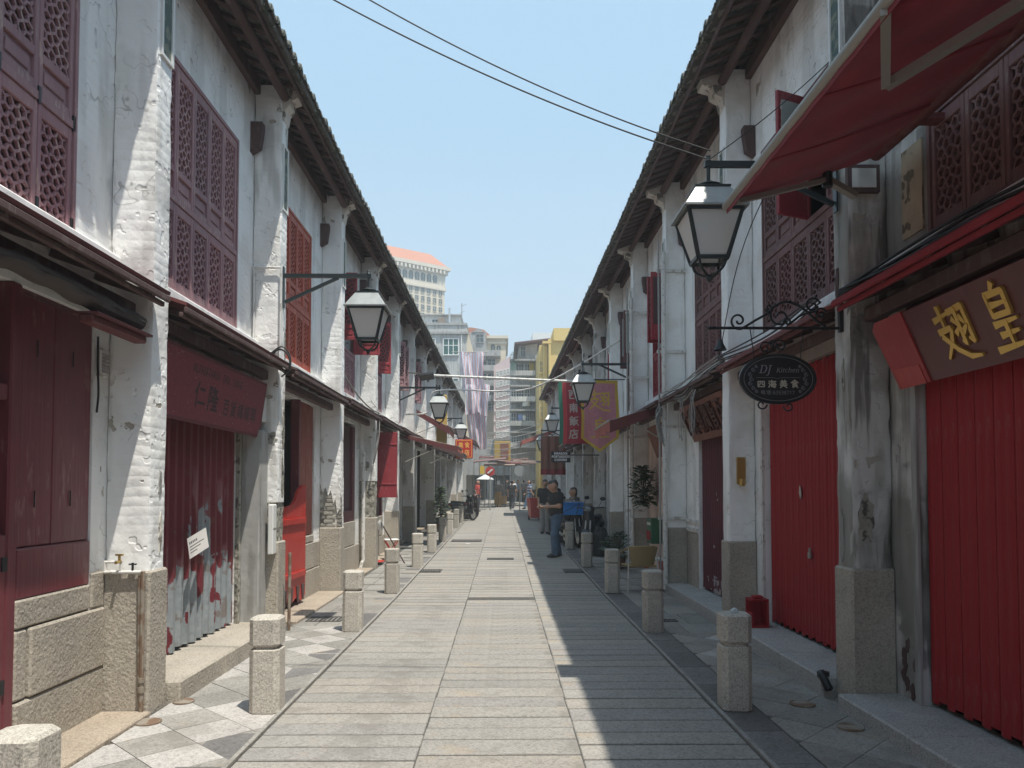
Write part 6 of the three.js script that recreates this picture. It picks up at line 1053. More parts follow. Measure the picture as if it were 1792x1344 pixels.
function plant(name, label, x, y, s, rx, ry, n, seed, pot, m0 = 0, lf = 1.25) {
  const t = thing(name, label, 'plant', x, y, s), r = rng(seed), stems = [], lv = [[], []];
  for (let k = 0; k < 9; k++) { const a = r() * 6.28, q = r(); stems.push(tube([P(x, y + pot, s), P(x + rx * 0.4 * q * Math.cos(a), y + pot + ry * 0.4, s + rx * 0.4 * q * Math.sin(a)), P(x + rx * q * Math.cos(a), y + pot + ry * (0.7 + 0.3 * r()), s + rx * q * Math.sin(a))], 0.006, 8, 4)); }
  for (let k = 0; k < n; k++) { const a = r() * 6.28, q = Math.sqrt(r()), hh = r(), e = Math.sin(Math.PI * (0.15 + 0.8 * hh)), px = x + rx * q * e * Math.cos(a), pz = -s + rx * q * e * Math.sin(a), py = y + pot + ry * hh, L = (0.05 + 0.05 * r()) * lf, g = prism([[0, 0], [L * 0.35, L * 0.28], [L, 0], [L * 0.35, -L * 0.28]], (u, v, c) => V(u, c + 0.2 * u * u, v), 0, 0.0015); g.rotateX(r() * 1.2 - 0.6).rotateY(r() * 6.28).rotateZ(r() * 1.4 - 0.7).translate(px, py, pz); lv[k % 2].push(g); }
  part(t, 'stems', stems, MT.stem); part(t, 'foliage', lv[0], MT.leaf[m0]); part(t, 'foliage', lv[1], MT.leaf[(m0 + 1) % 3]);
  if (pot > 0.05) part(t, 'pot', [lathe([[0, 0], [0.10, 0], [0.14, pot], [0.15, pot + 0.02], [0.12, pot + 0.02], [0.11, pot - 0.02], [0, pot - 0.02]], x, y, -s)], MT.clay);
}
plant('potted_plant', 'leafy green potted plant before the left shops', -2.05, gy(25.6), 25.6, 0.26, 1.2, 520, 5, 0.28, 0, 2.0);
plant('wall_plant', 'trailing plant hanging on the pink wall', 2.55, 1.25, 13.9, 0.24, 0.72, 420, 6, 0.01, 2, 1.7);
single('paper_scrap', 'scrap of white paper lying on the sunlit road', 'litter', [B(-0.98, -0.86, gy(20.6) + 0.003, gy(20.6) + 0.012, 20.5, 20.62, 0.004)], MT.whitePaint);
plant('potted_plant', 'dark low plant in the shaded right corner', 2.25, gy(14.9), 14.9, 0.36, 0.52, 420, 7, 0.18, 2);

// ---------------------------------------------------------------- people: distance fields of tapered capsules, meshed with surface nets
function surfaceNet(f, lo, hi, cell) {
  const n = [0, 1, 2].map((k) => Math.ceil((hi[k] - lo[k]) / cell) + 2), [nx, ny, nz] = n, F = new Float32Array(nx * ny * nz), id = (i, j, k) => (k * ny + j) * nx + i;
  for (let k = 0; k < nz; k++) for (let j = 0; j < ny; j++) for (let i = 0; i < nx; i++) F[id(i, j, k)] = f(lo[0] + i * cell, lo[1] + j * cell, lo[2] + k * cell);
  const vert = new Int32Array(nx * ny * nz).fill(-1), pos = [], idx = [], C = [[0, 0, 0], [1, 0, 0], [0, 1, 0], [1, 1, 0], [0, 0, 1], [1, 0, 1], [0, 1, 1], [1, 1, 1]], E = [[0, 1], [2, 3], [4, 5], [6, 7], [0, 2], [1, 3], [4, 6], [5, 7], [0, 4], [1, 5], [2, 6], [3, 7]];
  for (let k = 0; k < nz - 1; k++) for (let j = 0; j < ny - 1; j++) for (let i = 0; i < nx - 1; i++) {
    const v = C.map(([a, b, c]) => F[id(i + a, j + b, k + c)]); let m = 0; v.forEach((x) => { if (x < 0) m++; }); if (m === 0 || m === 8) continue;
    let x = 0, y = 0, z = 0, q = 0; for (const [a, b] of E) if ((v[a] < 0) !== (v[b] < 0)) { const t = v[a] / (v[a] - v[b]); x += mix(C[a][0], C[b][0], t); y += mix(C[a][1], C[b][1], t); z += mix(C[a][2], C[b][2], t); q++; }
    vert[id(i, j, k)] = pos.length / 3; pos.push(lo[0] + (i + x / q) * cell, lo[1] + (j + y / q) * cell, lo[2] + (k + z / q) * cell);
  }
  const quad = (a, b, c, d, flip) => { if (a < 0 || b < 0 || c < 0 || d < 0) return; flip ? idx.push(a, c, b, a, d, c) : idx.push(a, b, c, a, c, d); };
  for (let k = 1; k < nz - 1; k++) for (let j = 1; j < ny - 1; j++) for (let i = 1; i < nx - 1; i++) {
    const s = F[id(i, j, k)] < 0;
    if (s !== F[id(i + 1, j, k)] < 0) quad(vert[id(i, j - 1, k - 1)], vert[id(i, j, k - 1)], vert[id(i, j, k)], vert[id(i, j - 1, k)], !s);
    if (s !== F[id(i, j + 1, k)] < 0) quad(vert[id(i - 1, j, k - 1)], vert[id(i - 1, j, k)], vert[id(i, j, k)], vert[id(i, j, k - 1)], !s);
    if (s !== F[id(i, j, k + 1)] < 0) quad(vert[id(i - 1, j - 1, k)], vert[id(i, j - 1, k)], vert[id(i, j, k)], vert[id(i - 1, j, k)], !s);
  }
  const g = new THREE.BufferGeometry(); g.setAttribute('position', new THREE.Float32BufferAttribute(pos, 3)); g.setIndex(idx); g.computeVertexNormals(); return g;
}
function field(caps, k) {                             // caps: [ax,ay,az, bx,by,bz, ra, rb]; smooth minimum of width k
  return (x, y, z) => { let d = 9; for (const c of caps) { const dx = c[3] - c[0], dy = c[4] - c[1], dz = c[5] - c[2], px = x - c[0], py = y - c[1], pz = z - c[2], L = dx * dx + dy * dy + dz * dz, t = L ? clamp((px * dx + py * dy + pz * dz) / L) : 0, qx = px - t * dx, qy = py - t * dy, qz = pz - t * dz, e = Math.sqrt(qx * qx + qy * qy + qz * qz) - (c[6] + (c[7] - c[6]) * t), h = Math.max(0, k - Math.abs(d - e)) / k; d = Math.min(d, e) - h * h * k * 0.25; } return d; };
}
function netOf(caps, k, cell) { const lo = [9, 9, 9], hi = [-9, -9, -9]; for (const c of caps) for (let q = 0; q < 3; q++) { const r = Math.max(c[6], c[7]) + cell * 2.5; lo[q] = Math.min(lo[q], c[q] - r, c[q + 3] - r); hi[q] = Math.max(hi[q], c[q] + r, c[q + 3] + r); } return surfaceNet(field(caps, k), lo, hi, cell); }
const SKIN = plain(0.42, 0.235, 0.155, 0.55), HAIR = plain(0.012, 0.011, 0.011, 0.5);
// J: joints in metres, facing +z, feet at y 0
function person(label, x, y, s, turn, o) {
  const t = local('person', label, 'person', x, y, s, turn, 'people in the street'), cell = o.cell ?? 0.022, H = o.tall ?? 1, j = { pelvis: [0, 0.93, 0], chest: [0, 1.27, 0.0], neck: [0, 1.44, 0], head: [0, 1.59, 0.02], lh: [0.085, 0.92, 0], rh: [-0.085, 0.92, 0], lk: [0.09, 0.50, 0.02], rk: [-0.09, 0.50, 0.02], la: [0.09, 0.085, -0.02], ra: [-0.09, 0.085, -0.02], ls: [0.175, 1.385, 0], rs: [-0.175, 1.385, 0], le: [0.22, 1.12, -0.02], re: [-0.22, 1.12, -0.02], lw: [0.22, 0.87, 0.06], rw: [-0.22, 0.87, 0.06], ...o.j };
  const c = (a, b, ra, rb = ra, off = [0, 0, 0]) => [a[0] + off[0], a[1] + off[1], a[2] + off[2], b[0] + off[0], b[1] + off[1], b[2] + off[2], ra, rb];
  const toward = (a, b, q) => [a[0] + (b[0] - a[0]) * q, a[1] + (b[1] - a[1]) * q, a[2] + (b[2] - a[2]) * q];
  const hd = j.head, nd = o.nod ?? 0, hp = (px, py, pz) => [hd[0] + px, hd[1] + py * Math.cos(nd) - pz * Math.sin(nd), hd[2] + pz * Math.cos(nd) + py * Math.sin(nd)];
  // the body: one surface
  const skin = [c(j.pelvis, j.chest, 0.08, 0.08), c(j.neck, hp(0, -0.03, -0.01), 0.052, 0.055), c(hp(0, 0.03, -0.012), hp(0, 0.02, 0.008), 0.092, 0.088), c(hp(0, -0.045, 0.025), hp(0, -0.075, 0.045), 0.062, 0.042), c(hp(0, 0.0, 0.098), hp(0, -0.022, 0.112), 0.010, 0.014), c(hp(0.086, -0.01, -0.005), hp(0.088, 0.02, -0.012), 0.014, 0.016), c(hp(-0.086, -0.01, -0.005), hp(-0.088, 0.02, -0.012), 0.014, 0.016)];
  for (const [a, b, w2] of [[j.ls, j.le, j.lw], [j.rs, j.re, j.rw]]) skin.push(c(a, b, 0.05, 0.040), c(b, w2, 0.040, 0.027));
  for (const [a, b, e] of [[j.lh, j.lk, j.la], [j.rh, j.rk, j.ra]]) skin.push(c(a, b, 0.075, 0.05), c(b, e, 0.05, 0.034));
  const fine = o.hands, geoms = [];
  for (const [e, w2, sg] of [[j.le, j.lw, 1], [j.re, j.rw, -1]]) {
    const d = V(w2[0] - e[0], w2[1] - e[1], w2[2] - e[2]).normalize(), W = V(...w2), pc = W.clone().addScaledVector(d, 0.075); const across = V(0, 0, 1).cross(d).normalize(); if (across.length() < 0.1) across.set(1, 0, 0);
    const up = d.clone().cross(across).normalize();
    if (!fine) { skin.push(c(w2, pc.toArray(), 0.03, 0.032), c(pc.toArray(), pc.clone().addScaledVector(d, 0.06).toArray(), 0.030, 0.016)); continue; }
    const A = V(1, 0, 0).addScaledVector(d, -d.x).normalize(), N = d.clone().cross(A), hand = [c(w2, pc.toArray(), 0.026, 0.026), c(W.clone().addScaledVector(d, 0.03).addScaledVector(A, 0.018).toArray(), pc.clone().addScaledVector(A, 0.026).toArray(), 0.020, 0.016), c(W.clone().addScaledVector(d, 0.03).addScaledVector(A, -0.018).toArray(), pc.clone().addScaledVector(A, -0.026).toArray(), 0.020, 0.016)];
    [-0.030, -0.010, 0.010, 0.030].forEach((q, n) => { const l = [0.062, 0.072, 0.068, 0.054][n], b0 = pc.clone().addScaledVector(A, q), b1 = b0.clone().addScaledVector(d, l * 0.55).addScaledVector(N, 0.010), b2 = b1.clone().addScaledVector(d, l * 0.3).addScaledVector(N, 0.028); hand.push(c(b0.toArray(), b1.toArray(), 0.0095, 0.0088), c(b1.toArray(), b2.toArray(), 0.0088, 0.0075)); });
    const th0 = W.clone().addScaledVector(d, 0.03).addScaledVector(A, -sg * 0.025), th1 = th0.clone().addScaledVector(A, -sg * 0.03).addScaledVector(d, 0.035).addScaledVector(N, 0.012), th2 = th1.clone().addScaledVector(d, 0.032).addScaledVector(N, 0.014); hand.push(c(th0.toArray(), th1.toArray(), 0.014, 0.011), c(th1.toArray(), th2.toArray(), 0.011, 0.009));
    geoms.push(netOf(hand, 0.008, 0.0042));
  }
  geoms.push(netOf(skin, 0.05, cell * 0.75));
  const body = part(t, 'body', geoms, o.skin ?? SKIN);
  part(body, 'eyes', [-1, 1].map((q) => new THREE.SphereGeometry(0.011, 8, 6).translate(...hp(q * 0.032, 0.008, 0.083))), HAIR);
  // clothes
  const top = [c([-0.06, j.pelvis[1] - 0.04, j.pelvis[2]], [-0.07, j.chest[1], j.chest[2]], 0.105, 0.115), c([0.06, j.pelvis[1] - 0.04, j.pelvis[2]], [0.07, j.chest[1], j.chest[2]], 0.105, 0.115), c(toward(j.ls, j.chest, 0.2), toward(j.rs, j.chest, 0.2), 0.075), c(j.chest, [j.neck[0], j.neck[1] - 0.03, j.neck[2]], 0.11, 0.058), c([0, j.pelvis[1] + 0.08, j.pelvis[2] + 0.03], [0, j.pelvis[1] + 0.16, j.pelvis[2] + 0.035], o.belly ?? 0.10)];
  const sl = o.sleeve ?? 0.62; for (const [a, b, w2] of [[j.ls, j.le, j.lw], [j.rs, j.re, j.rw]]) { top.push(c(a, sl >= 1 ? b : toward(a, b, sl), 0.072, 0.066)); if (sl > 1) top.push(c(b, toward(b, w2, sl - 1), 0.062, 0.05)); }
  part(t, 'shirt', [netOf(top, 0.05, cell)], o.shirt, false, o.shirtLabel);
  const legs = [c([-0.055, j.pelvis[1] - 0.02, j.pelvis[2]], [0.055, j.pelvis[1] - 0.02, j.pelvis[2]], 0.112), c(j.lh, j.lk, 0.098, 0.076), c(j.rh, j.rk, 0.098, 0.076)], lo = o.shorts ?? 1;
  if (lo > 0.3) for (const [b, e] of [[j.lk, j.la], [j.rk, j.ra]]) legs.push(c(b, toward(b, e, lo), 0.076, 0.068));
  part(t, 'trousers', [netOf(legs, 0.035, cell)], o.pants);
  for (const [a, q] of [[j.la, 1], [j.ra, -1]]) { const f = o.toe?.[q > 0 ? 0 : 1] ?? [0, 0, 0.15]; part(t, 'shoe', [netOf([c([a[0], a[1] - 0.045, a[2] - 0.035], [a[0] + f[0] * 0.5, a[1] - 0.045 + f[1] * 0.5, a[2] + f[2] * 0.55], 0.040, 0.042), c([a[0], a[1] - 0.045, a[2]], [a[0] + f[0], a[1] - 0.052 + f[1], a[2] + f[2]], 0.042, 0.032)], 0.02, Math.min(cell, 0.014))], o.shoes ?? HAIR); }
  const hairCaps = [c(hp(0, 0.055, -0.026), hp(0, 0.066, 0.006), 0.092, 0.074), c(hp(0, 0.02, -0.05), hp(0, -0.02, -0.052), 0.072, 0.055)]; if (o.long) hairCaps.push(c(hp(0, -0.02, -0.06), hp(0, -0.14, -0.06), 0.07, 0.05));
  part(t, o.hood ? 'head_cloth' : 'hair', [netOf(o.hood ? [c(hp(0, 0.04, -0.02), hp(0, 0.0, 0.0), 0.115, 0.11), c(hp(0, -0.04, -0.04), hp(0, -0.14, -0.04), 0.10, 0.11)] : hairCaps, 0.03, cell * 0.75)], o.hood ?? o.hair ?? HAIR);
  t.scale.set(H * (o.bulk ?? 1), H, H * (o.bulk ?? 1));
  return t;
}
const denim = surface(256, 0.5, (u, v) => { const k = 0.75 + 0.5 * fbm(u, v, 8, 4, 411), w = 0.9 + 0.1 * Math.sin((u + v) * 600); return [0.085 * k * w, 0.145 * k * w, 0.225 * k * w]; }, null, { rough: 0.9 });
const blackCloth = plain(0.018, 0.018, 0.020, 0.9), greyCloth = plain(0.13, 0.12, 0.115, 0.9), darkPants = plain(0.03, 0.033, 0.04, 0.9), whiteCloth = plain(0.72, 0.72, 0.72, 0.9), khaki = plain(0.30, 0.17, 0.045, 0.9);
const stripeCloth = surface(64, 0.16, (u, v) => (v < 0.5 ? [0.62, 0.64, 0.68] : [0.05, 0.10, 0.24]), null);
const dotCloth = surface(256, 0.3, (u, v) => (fbm(u, v, 16, 2, 71) > 0.52 ? [0.42, 0.40, 0.38] : [0.05, 0.05, 0.055]), null);
{
  const yM = gy(17.2) + 0.004;
  const man = person('man in black polo shirt and blue jeans looking at his phone', 1.20, yM, 17.1, -Math.PI / 2 + 0.35, { cell: 0.013, hands: true, tall: 0.985, bulk: 1.13, nod: 0.30, belly: 0.12, j: { head: [0, 1.585, 0.075], neck: [0, 1.445, 0.015], le: [0.235, 1.14, 0.04], re: [-0.235, 1.14, 0.04], lw: [0.10, 1.13, 0.26], rw: [-0.09, 1.11, 0.27], lk: [0.10, 0.50, 0.09], rk: [-0.10, 0.50, -0.02], la: [0.11, 0.085, 0.08], ra: [-0.12, 0.085, -0.10] }, shirt: blackCloth, pants: denim, shoes: plain(0.05, 0.05, 0.052, 0.7), toe: [[0.03, 0, 0.16], [-0.04, 0, 0.16]] });
  const ph = local('mobile_phone', 'dark mobile phone held in the standing man\'s hands', 'phone', 1.20, yM, 17.1, -Math.PI / 2 + 0.35); part(ph, 'case', [bx(-0.037, 0.037, -0.075, 0.075, -0.004, 0.004, 0.003).rotateX(-0.9).translate(0.005, 1.14, 0.385)], MT.blackPlastic); part(ph, 'screen', [bx(-0.034, 0.034, -0.07, 0.07, 0.004, 0.0055).rotateX(-0.9).translate(0.005, 1.14, 0.385)], MT.glass);
  for (const k of ph.children) k.position.multiplyScalar(1);
}
person('woman in speckled blouse sitting behind the blue crate', 2.02, gy(21.3) - 0.02, 21.3, -1.2, { cell: 0.018, hair: plain(0.05, 0.045, 0.04, 0.8), long: true, shirt: dotCloth, pants: darkPants, sleeve: 0.9, j: { pelvis: [0, 0.75, 0], chest: [0, 1.08, 0.03], neck: [0, 1.25, 0.04], head: [0, 1.39, 0.07], lh: [0.09, 0.74, 0.02], rh: [-0.09, 0.74, 0.02], lk: [0.11, 0.70, 0.42], rk: [-0.11, 0.70, 0.42], la: [0.1, 0.085, 0.45], ra: [-0.1, 0.085, 0.45], ls: [0.165, 1.19, 0.03], rs: [-0.165, 1.19, 0.03], le: [0.22, 0.95, 0.08], re: [-0.22, 0.95, 0.08], lw: [0.12, 0.85, 0.28], rw: [-0.12, 0.85, 0.28] } });
single('stool_crate', 'dark crate the seated woman sits on', 'crate', [B(1.82, 2.22, gy(21.3), gy(21.3) + 0.62, 21.1, 21.5, 0.015)], MT.blackPlastic);
person('man in dark printed T-shirt facing the camera behind the standing man', 1.36, gy(24.5), 24.5, -0.3, { cell: 0.018, shirt: plain(0.022, 0.024, 0.028, 0.9), pants: plain(0.30, 0.30, 0.29, 0.9), j: { lw: [0.14, 0.98, 0.2], rw: [-0.16, 0.95, 0.18] } });
person('man in black half hidden behind the standing man', 1.62, gy(24.0), 24.0, -0.8, { cell: 0.02, shirt: blackCloth, pants: darkPants });
person('man with white head cloth pushing a trolley of boxes', -0.23, gy(49), 49, Math.PI, { cell: 0.026, hood: whiteCloth, shirt: greyCloth, sleeve: 1.7, pants: khaki, j: { lw: [0.17, 0.95, 0.34], rw: [-0.17, 0.95, 0.34], le: [0.24, 1.1, 0.12], re: [-0.24, 1.1, 0.12], chest: [0, 1.26, 0.06], neck: [0, 1.42, 0.08], head: [0, 1.57, 0.11], lk: [0.09, 0.5, 0.12], la: [0.09, 0.09, 0.1], ra: [-0.09, 0.1, -0.22] } });
person('walking person in black top and dark trousers seen from behind', 0.55, gy(44), 44, Math.PI - 0.1, { cell: 0.026, shirt: blackCloth, pants: darkPants, shoes: whiteCloth, j: { lk: [0.09, 0.5, 0.14], la: [0.09, 0.085, 0.12], rk: [-0.09, 0.5, -0.02], ra: [-0.09, 0.14, -0.26] } });
person('striding person in blue and white striped shirt and jeans', 1.62, gy(46), 46, -1.35, { cell: 0.026, shirt: stripeCloth, pants: denim, long: true, j: { lk: [0.09, 0.5, 0.2], la: [0.09, 0.085, 0.32], rk: [-0.09, 0.5, -0.06], ra: [-0.09, 0.14, -0.34], lw: [0.22, 0.9, -0.15], rw: [-0.22, 0.9, 0.22] } });
[[0.85, 60, whiteCloth, denim, 'in white top and jeans'], [1.25, 62, plain(0.16, 0.25, 0.42, 0.9), darkPants, 'in pale blue shirt'], [1.7, 61, greyCloth, darkPants, 'in grey shirt'], [2.15, 63, plain(0.20, 0.24, 0.30, 0.9), khaki, 'in slate blue shirt and tan trousers'], [0.45, 64, blackCloth, darkPants, 'all in black'], [2.6, 64, whiteCloth, greyCloth, 'in white shirt and grey trousers']].forEach(([x, s, sh, pa, what], i) => person(`distant person ${what} in the far crowd`, x, gy(s), s, i * 1.3, { cell: 0.034, shirt: sh, pants: pa, long: i % 2 }));
person('person in red sitting among the far left stalls', -1.35, gy(42), 42, 1.2, { cell: 0.03, shirt: plain(0.40, 0.05, 0.04, 0.9), pants: darkPants });
// trolley of boxes
{
  const t = local('hand_trolley', 'flat hand trolley loaded with yellow and tan boxes', 'trolley', -0.12, gy(49.6), 49.75, 0);
  part(t, 'deck', [bx(-0.42, 0.42, 0.14, 0.18, -0.3, 0.3)], MT.beam); for (const x of [-1, 1]) for (const z of [-1, 1]) part(t, 'wheel', [cyl(V(x * 0.32 - 0.02, 0.07, z * 0.22), V(x * 0.32 + 0.02, 0.07, z * 0.22), 0.07, 0.07, 12)], MT.rubber);
  part(t, 'handle', [tube([V(-0.25, 0.18, 0.32), V(-0.25, 0.95, 0.36), V(0.25, 0.95, 0.36), V(0.25, 0.18, 0.32)], 0.015, 24, 6)], MT.poleGrey);
  single('cardboard_box', 'yellow box on the hand trolley, left one', 'box', [B(-0.52, -0.14, gy(49.6) + 0.185, gy(49.6) + 0.80, 49.5, 49.95, 0.01)], plain(0.48, 0.30, 0.05, 0.85), 'boxes on the trolley');
  single('cardboard_box', 'tan cardboard box on the hand trolley, right one', 'box', [B(-0.12, 0.29, gy(49.6) + 0.185, gy(49.6) + 0.70, 49.5, 49.95, 0.01)], plain(0.42, 0.25, 0.11, 0.85), 'boxes on the trolley');
}
// ---------------------------------------------------------------- scooters
function scooter(label, x, s, turn, paint) {          // local: length along z, front at +z
  const t = local('scooter', label, 'scooter', x, gy(s), s, turn, 'parked scooters');
  const wheel = (z) => { const w2 = part(t, 'wheel', [new THREE.TorusGeometry(0.20, 0.052, 10, 24).rotateY(Math.PI / 2).translate(0, 0.25, z)], MT.rubber); part(w2, 'rim', [cyl(V(-0.03, 0.25, z), V(0.03, 0.25, z), 0.155, 0.155, 18)], MT.alu); };
  wheel(0.62); wheel(-0.58);
  const tail = (u, v) => { const a = v * Math.PI * 2, z = mix(-0.88, 0.02, u), r = 0.05 + 0.13 * Math.sin(Math.PI * clamp(0.16 + u * 0.84)) ; return V(r * Math.cos(a) * 1.05, 0.56 + 0.10 * (1 - u) + r * 0.95 * Math.sin(a), z); };
  part(t, 'rear_body', [sheet(tail, 14, 14)], paint);
  part(t, 'seat', [sheet((u, v) => { const a = v * Math.PI * 2, z = mix(-0.74, 0.02, u), r = 0.125 * Math.pow(Math.sin(Math.PI * clamp(0.08 + 0.86 * u)), 0.45); return V(r * Math.cos(a), 0.765 + 0.04 * (1 - u) + 0.055 * Math.sin(a), z); }, 12, 12)], MT.rubber);
  part(t, 'floor', [bx(-0.15, 0.15, 0.27, 0.33, -0.05, 0.40, 0.02), bx(-0.10, 0.10, 0.18, 0.28, -0.5, 0.30, 0.03)], MT.blackPlastic);
  part(t, 'leg_shield', [sheet((u, v) => V((u - 0.5) * mix(0.40, 0.26, v), mix(0.30, 0.95, v), mix(0.40, 0.46, v) + 0.07 * (1 - Math.pow(2 * u - 1, 2)) - 0.03 * v), 8, 8, 0.02)], paint);
  part(t, 'front_fender', [sheet((u, v) => { const a = mix(-0.3, 2.4, u), q = (v - 0.5) * 0.15; return V(q, 0.25 + 0.275 * Math.sin(a), 0.62 + 0.275 * Math.cos(a)); }, 12, 4, 0.008)], paint);
  part(t, 'fork', [cyl(V(-0.07, 0.25, 0.62), V(-0.05, 0.8, 0.44), 0.02), cyl(V(0.07, 0.25, 0.62), V(0.05, 0.8, 0.44), 0.02)], MT.alu);
  part(t, 'headset', [new THREE.SphereGeometry(0.13, 14, 10).scale(1.15, 0.75, 0.8).translate(0, 1.0, 0.40)], paint);
  part(t, 'headlight', [new THREE.SphereGeometry(0.075, 12, 8).scale(1.2, 0.8, 0.5).translate(0, 0.99, 0.49)], MT.glassClear);
  part(t, 'handlebar', [tube([V(-0.34, 1.04, 0.24), V(-0.16, 1.03, 0.36), V(0, 1.02, 0.38), V(0.16, 1.03, 0.36), V(0.34, 1.04, 0.24)], 0.015, 20, 8)], MT.blackPlastic);
  for (const q of [-1, 1]) { const m = part(t, 'mirror', [cyl(V(q * 0.22, 1.04, 0.33), V(q * 0.30, 1.22, 0.30), 0.006), new THREE.SphereGeometry(0.06, 10, 8).scale(1.2, 0.8, 0.35).translate(q * 0.32, 1.25, 0.30)], MT.blackPlastic); part(m, 'mirror_glass', [cyl(V(q * 0.32, 1.25, 0.279), V(q * 0.32, 1.25, 0.277), 0.04, 0.04, 12)], MT.alu); }
  part(t, 'tail_light', [new THREE.SphereGeometry(0.05, 10, 8).scale(1.6, 0.8, 0.6).translate(0, 0.68, -0.88)], MT.gateRed);
  part(t, 'number_plate', [bx(-0.09, 0.09, 0.46, 0.58, -0.94, -0.93)], MT.whitePaint);
  part(t, 'exhaust', [cyl(V(-0.14, 0.25, -0.25), V(-0.16, 0.33, -0.80), 0.03, 0.045, 12)], MT.poleGrey);
  part(t, 'stand', [cyl(V(0.1, 0.2, -0.15), V(0.16, 0.0, -0.2), 0.012), cyl(V(-0.1, 0.2, -0.15), V(-0.16, 0.0, -0.2), 0.012)], MT.iron);
  return t;
}
scooter('black scooter parked by the left row, nearer one', -1.62, 32.2, 2.5, MT.blackPlastic);
scooter('dark scooter parked by the left row, farther one with red tail', -1.35, 34.2, 2.9, plain(0.05, 0.02, 0.02, 0.3));
scooter('black scooter under the blue crate behind standing man', 1.80, 20.0, 0.2, MT.blackPlastic);
scooter('black scooter parked against the shaded right wall', 2.22, 18.9, -0.35, plain(0.02, 0.022, 0.028, 0.3));
{
  const t = local('blue_crate', 'bright blue plastic crate strapped on a scooter', 'crate', 1.72, gy(19.6) + 0.83, 19.45, 0.15), m = plain(0.03, 0.22, 0.62, 0.5);
  part(t, 'side', [bx(-0.28, 0.28, 0, 0.30, -0.21, -0.195), bx(-0.28, 0.28, 0, 0.30, 0.195, 0.21), bx(-0.28, -0.265, 0, 0.30, -0.195, 0.195), bx(0.265, 0.28, 0, 0.30, -0.195, 0.195), bx(-0.265, 0.265, 0, 0.015, -0.195, 0.195)], m); part(t, 'rim', [bx(-0.31, 0.31, 0.285, 0.315, -0.24, -0.212, 0.006), bx(-0.31, 0.31, 0.285, 0.315, 0.212, 0.24, 0.006), bx(-0.31, -0.282, 0.285, 0.315, -0.212, 0.212, 0.006), bx(0.282, 0.31, 0.285, 0.315, -0.212, 0.212, 0.006)], m);
  part(t, 'strap', [bar(V(-0.25, 0.05, 0.216), V(0.1, 0.25, 0.216), 0.02, 0.01), bar(V(0.1, 0.02, 0.216), V(0.16, 0.28, 0.216), 0.02, 0.01)], MT.cableBlack);
  const b = local('wheeled_bin', 'red wheeled bin on the far right', 'bin', 1.42, gy(33), 33, 0.2); part(b, 'tub', [sheet((u, v) => { const a = u * 2 * Math.PI, w2 = mix(0.22, 0.30, v), k = Math.max(Math.abs(Math.cos(a)), Math.abs(Math.sin(a))); return V(w2 * Math.cos(a) / k, 0.10 + v * 0.82, w2 * 1.1 * Math.sin(a) / k); }, 32, 4, 0.015), bx(-0.21, 0.21, 0.10, 0.13, -0.23, 0.23)], MT.gateRed); part(b, 'lid', [bx(-0.32, 0.32, 0.92, 0.96, -0.35, 0.35, 0.015)], MT.gateRed); for (const q of [-1, 1]) part(b, 'wheel', [cyl(V(q * 0.2, 0.10, -0.25), V(q * 0.25, 0.10, -0.25), 0.10, 0.10, 14)], MT.rubber);
  single('red_mat', 'red doormat on the right pavement behind standing man', 'mat', [B(1.25, 1.75, gy(26) + 0.005, gy(26) + 0.02, 25.2, 26.3, 0.004)], MT.awning);
  const q = thing('tarp_heap', 'black covered goods heaped by the right bollards', 'covered goods', 2.2, gy(17.6), 17.5); part(q, 'cover', [sheet((u, v) => { const a = u * Math.PI * 2, e = v * Math.PI / 2, r = 0.9 + 0.25 * fbm(u, v, 6, 3, 91); return P(2.22 + 0.24 * r * Math.cos(a) * Math.cos(e * 0.92), gy(17.6) + 0.01 + 0.62 * r * Math.sin(e), 17.45 + 0.4 * r * Math.sin(a) * Math.cos(e * 0.92)); }, 24, 10)], MT.rubber);
}

// ---------------------------------------------------------------- buildings beyond the end of the street
function windowAt(parent, x0, x1, y0, y1, s, frameM, glassM, arch, mull = 1) {   // on a face that looks at the camera
  const f = Math.max(0.06, (x1 - x0) * 0.07), w2 = part(parent, 'window', arch
    ? [prism([[x0, y0], [x1, y0], [x1, y1 - (x1 - x0) / 2], ...[...Array(9).keys()].map((k) => [(x0 + x1) / 2 + (x1 - x0) / 2 * Math.cos(k / 8 * Math.PI), y1 - (x1 - x0) / 2 + (x1 - x0) / 2 * Math.sin(k / 8 * Math.PI)]), [x0, y1 - (x1 - x0) / 2]], (a, b, c) => P(a, b, c), s - 0.05, s + 0.02)]
    : [B(x0, x1, y0, y1, s - 0.05, s + 0.02)], glassM);
  const bars = arch ? [] : [B(x0 - f, x0, y0 - f, y1 + f, s - 0.10, s + 0.01), B(x1, x1 + f, y0 - f, y1 + f, s - 0.10, s + 0.01), B(x0, x1, y1, y1 + f, s - 0.10, s + 0.01), B(x0, x1, y0 - f, y0, s - 0.16, s + 0.01)];
  for (let k = 1; k <= mull; k++) { const x = mix(x0, x1, k / (mull + 1)); bars.push(B(x - f * 0.4, x + f * 0.4, y0, y1 - (arch ? 0.15 : 0), s - 0.075, s - 0.051)); }
  if (!arch) bars.push(B(x0, x1, mix(y0, y1, 0.6) - f * 0.35, mix(y0, y1, 0.6) + f * 0.35, s - 0.07, s - 0.052));
  part(w2, 'frame', bars, frameM); return w2;
}
const PX = (px, s) => (px - 879) / 1346 * s, PY = (py, s) => 1.55 + (859 - py) / 1346 * s;   // where a far facade stands, read off the photograph once
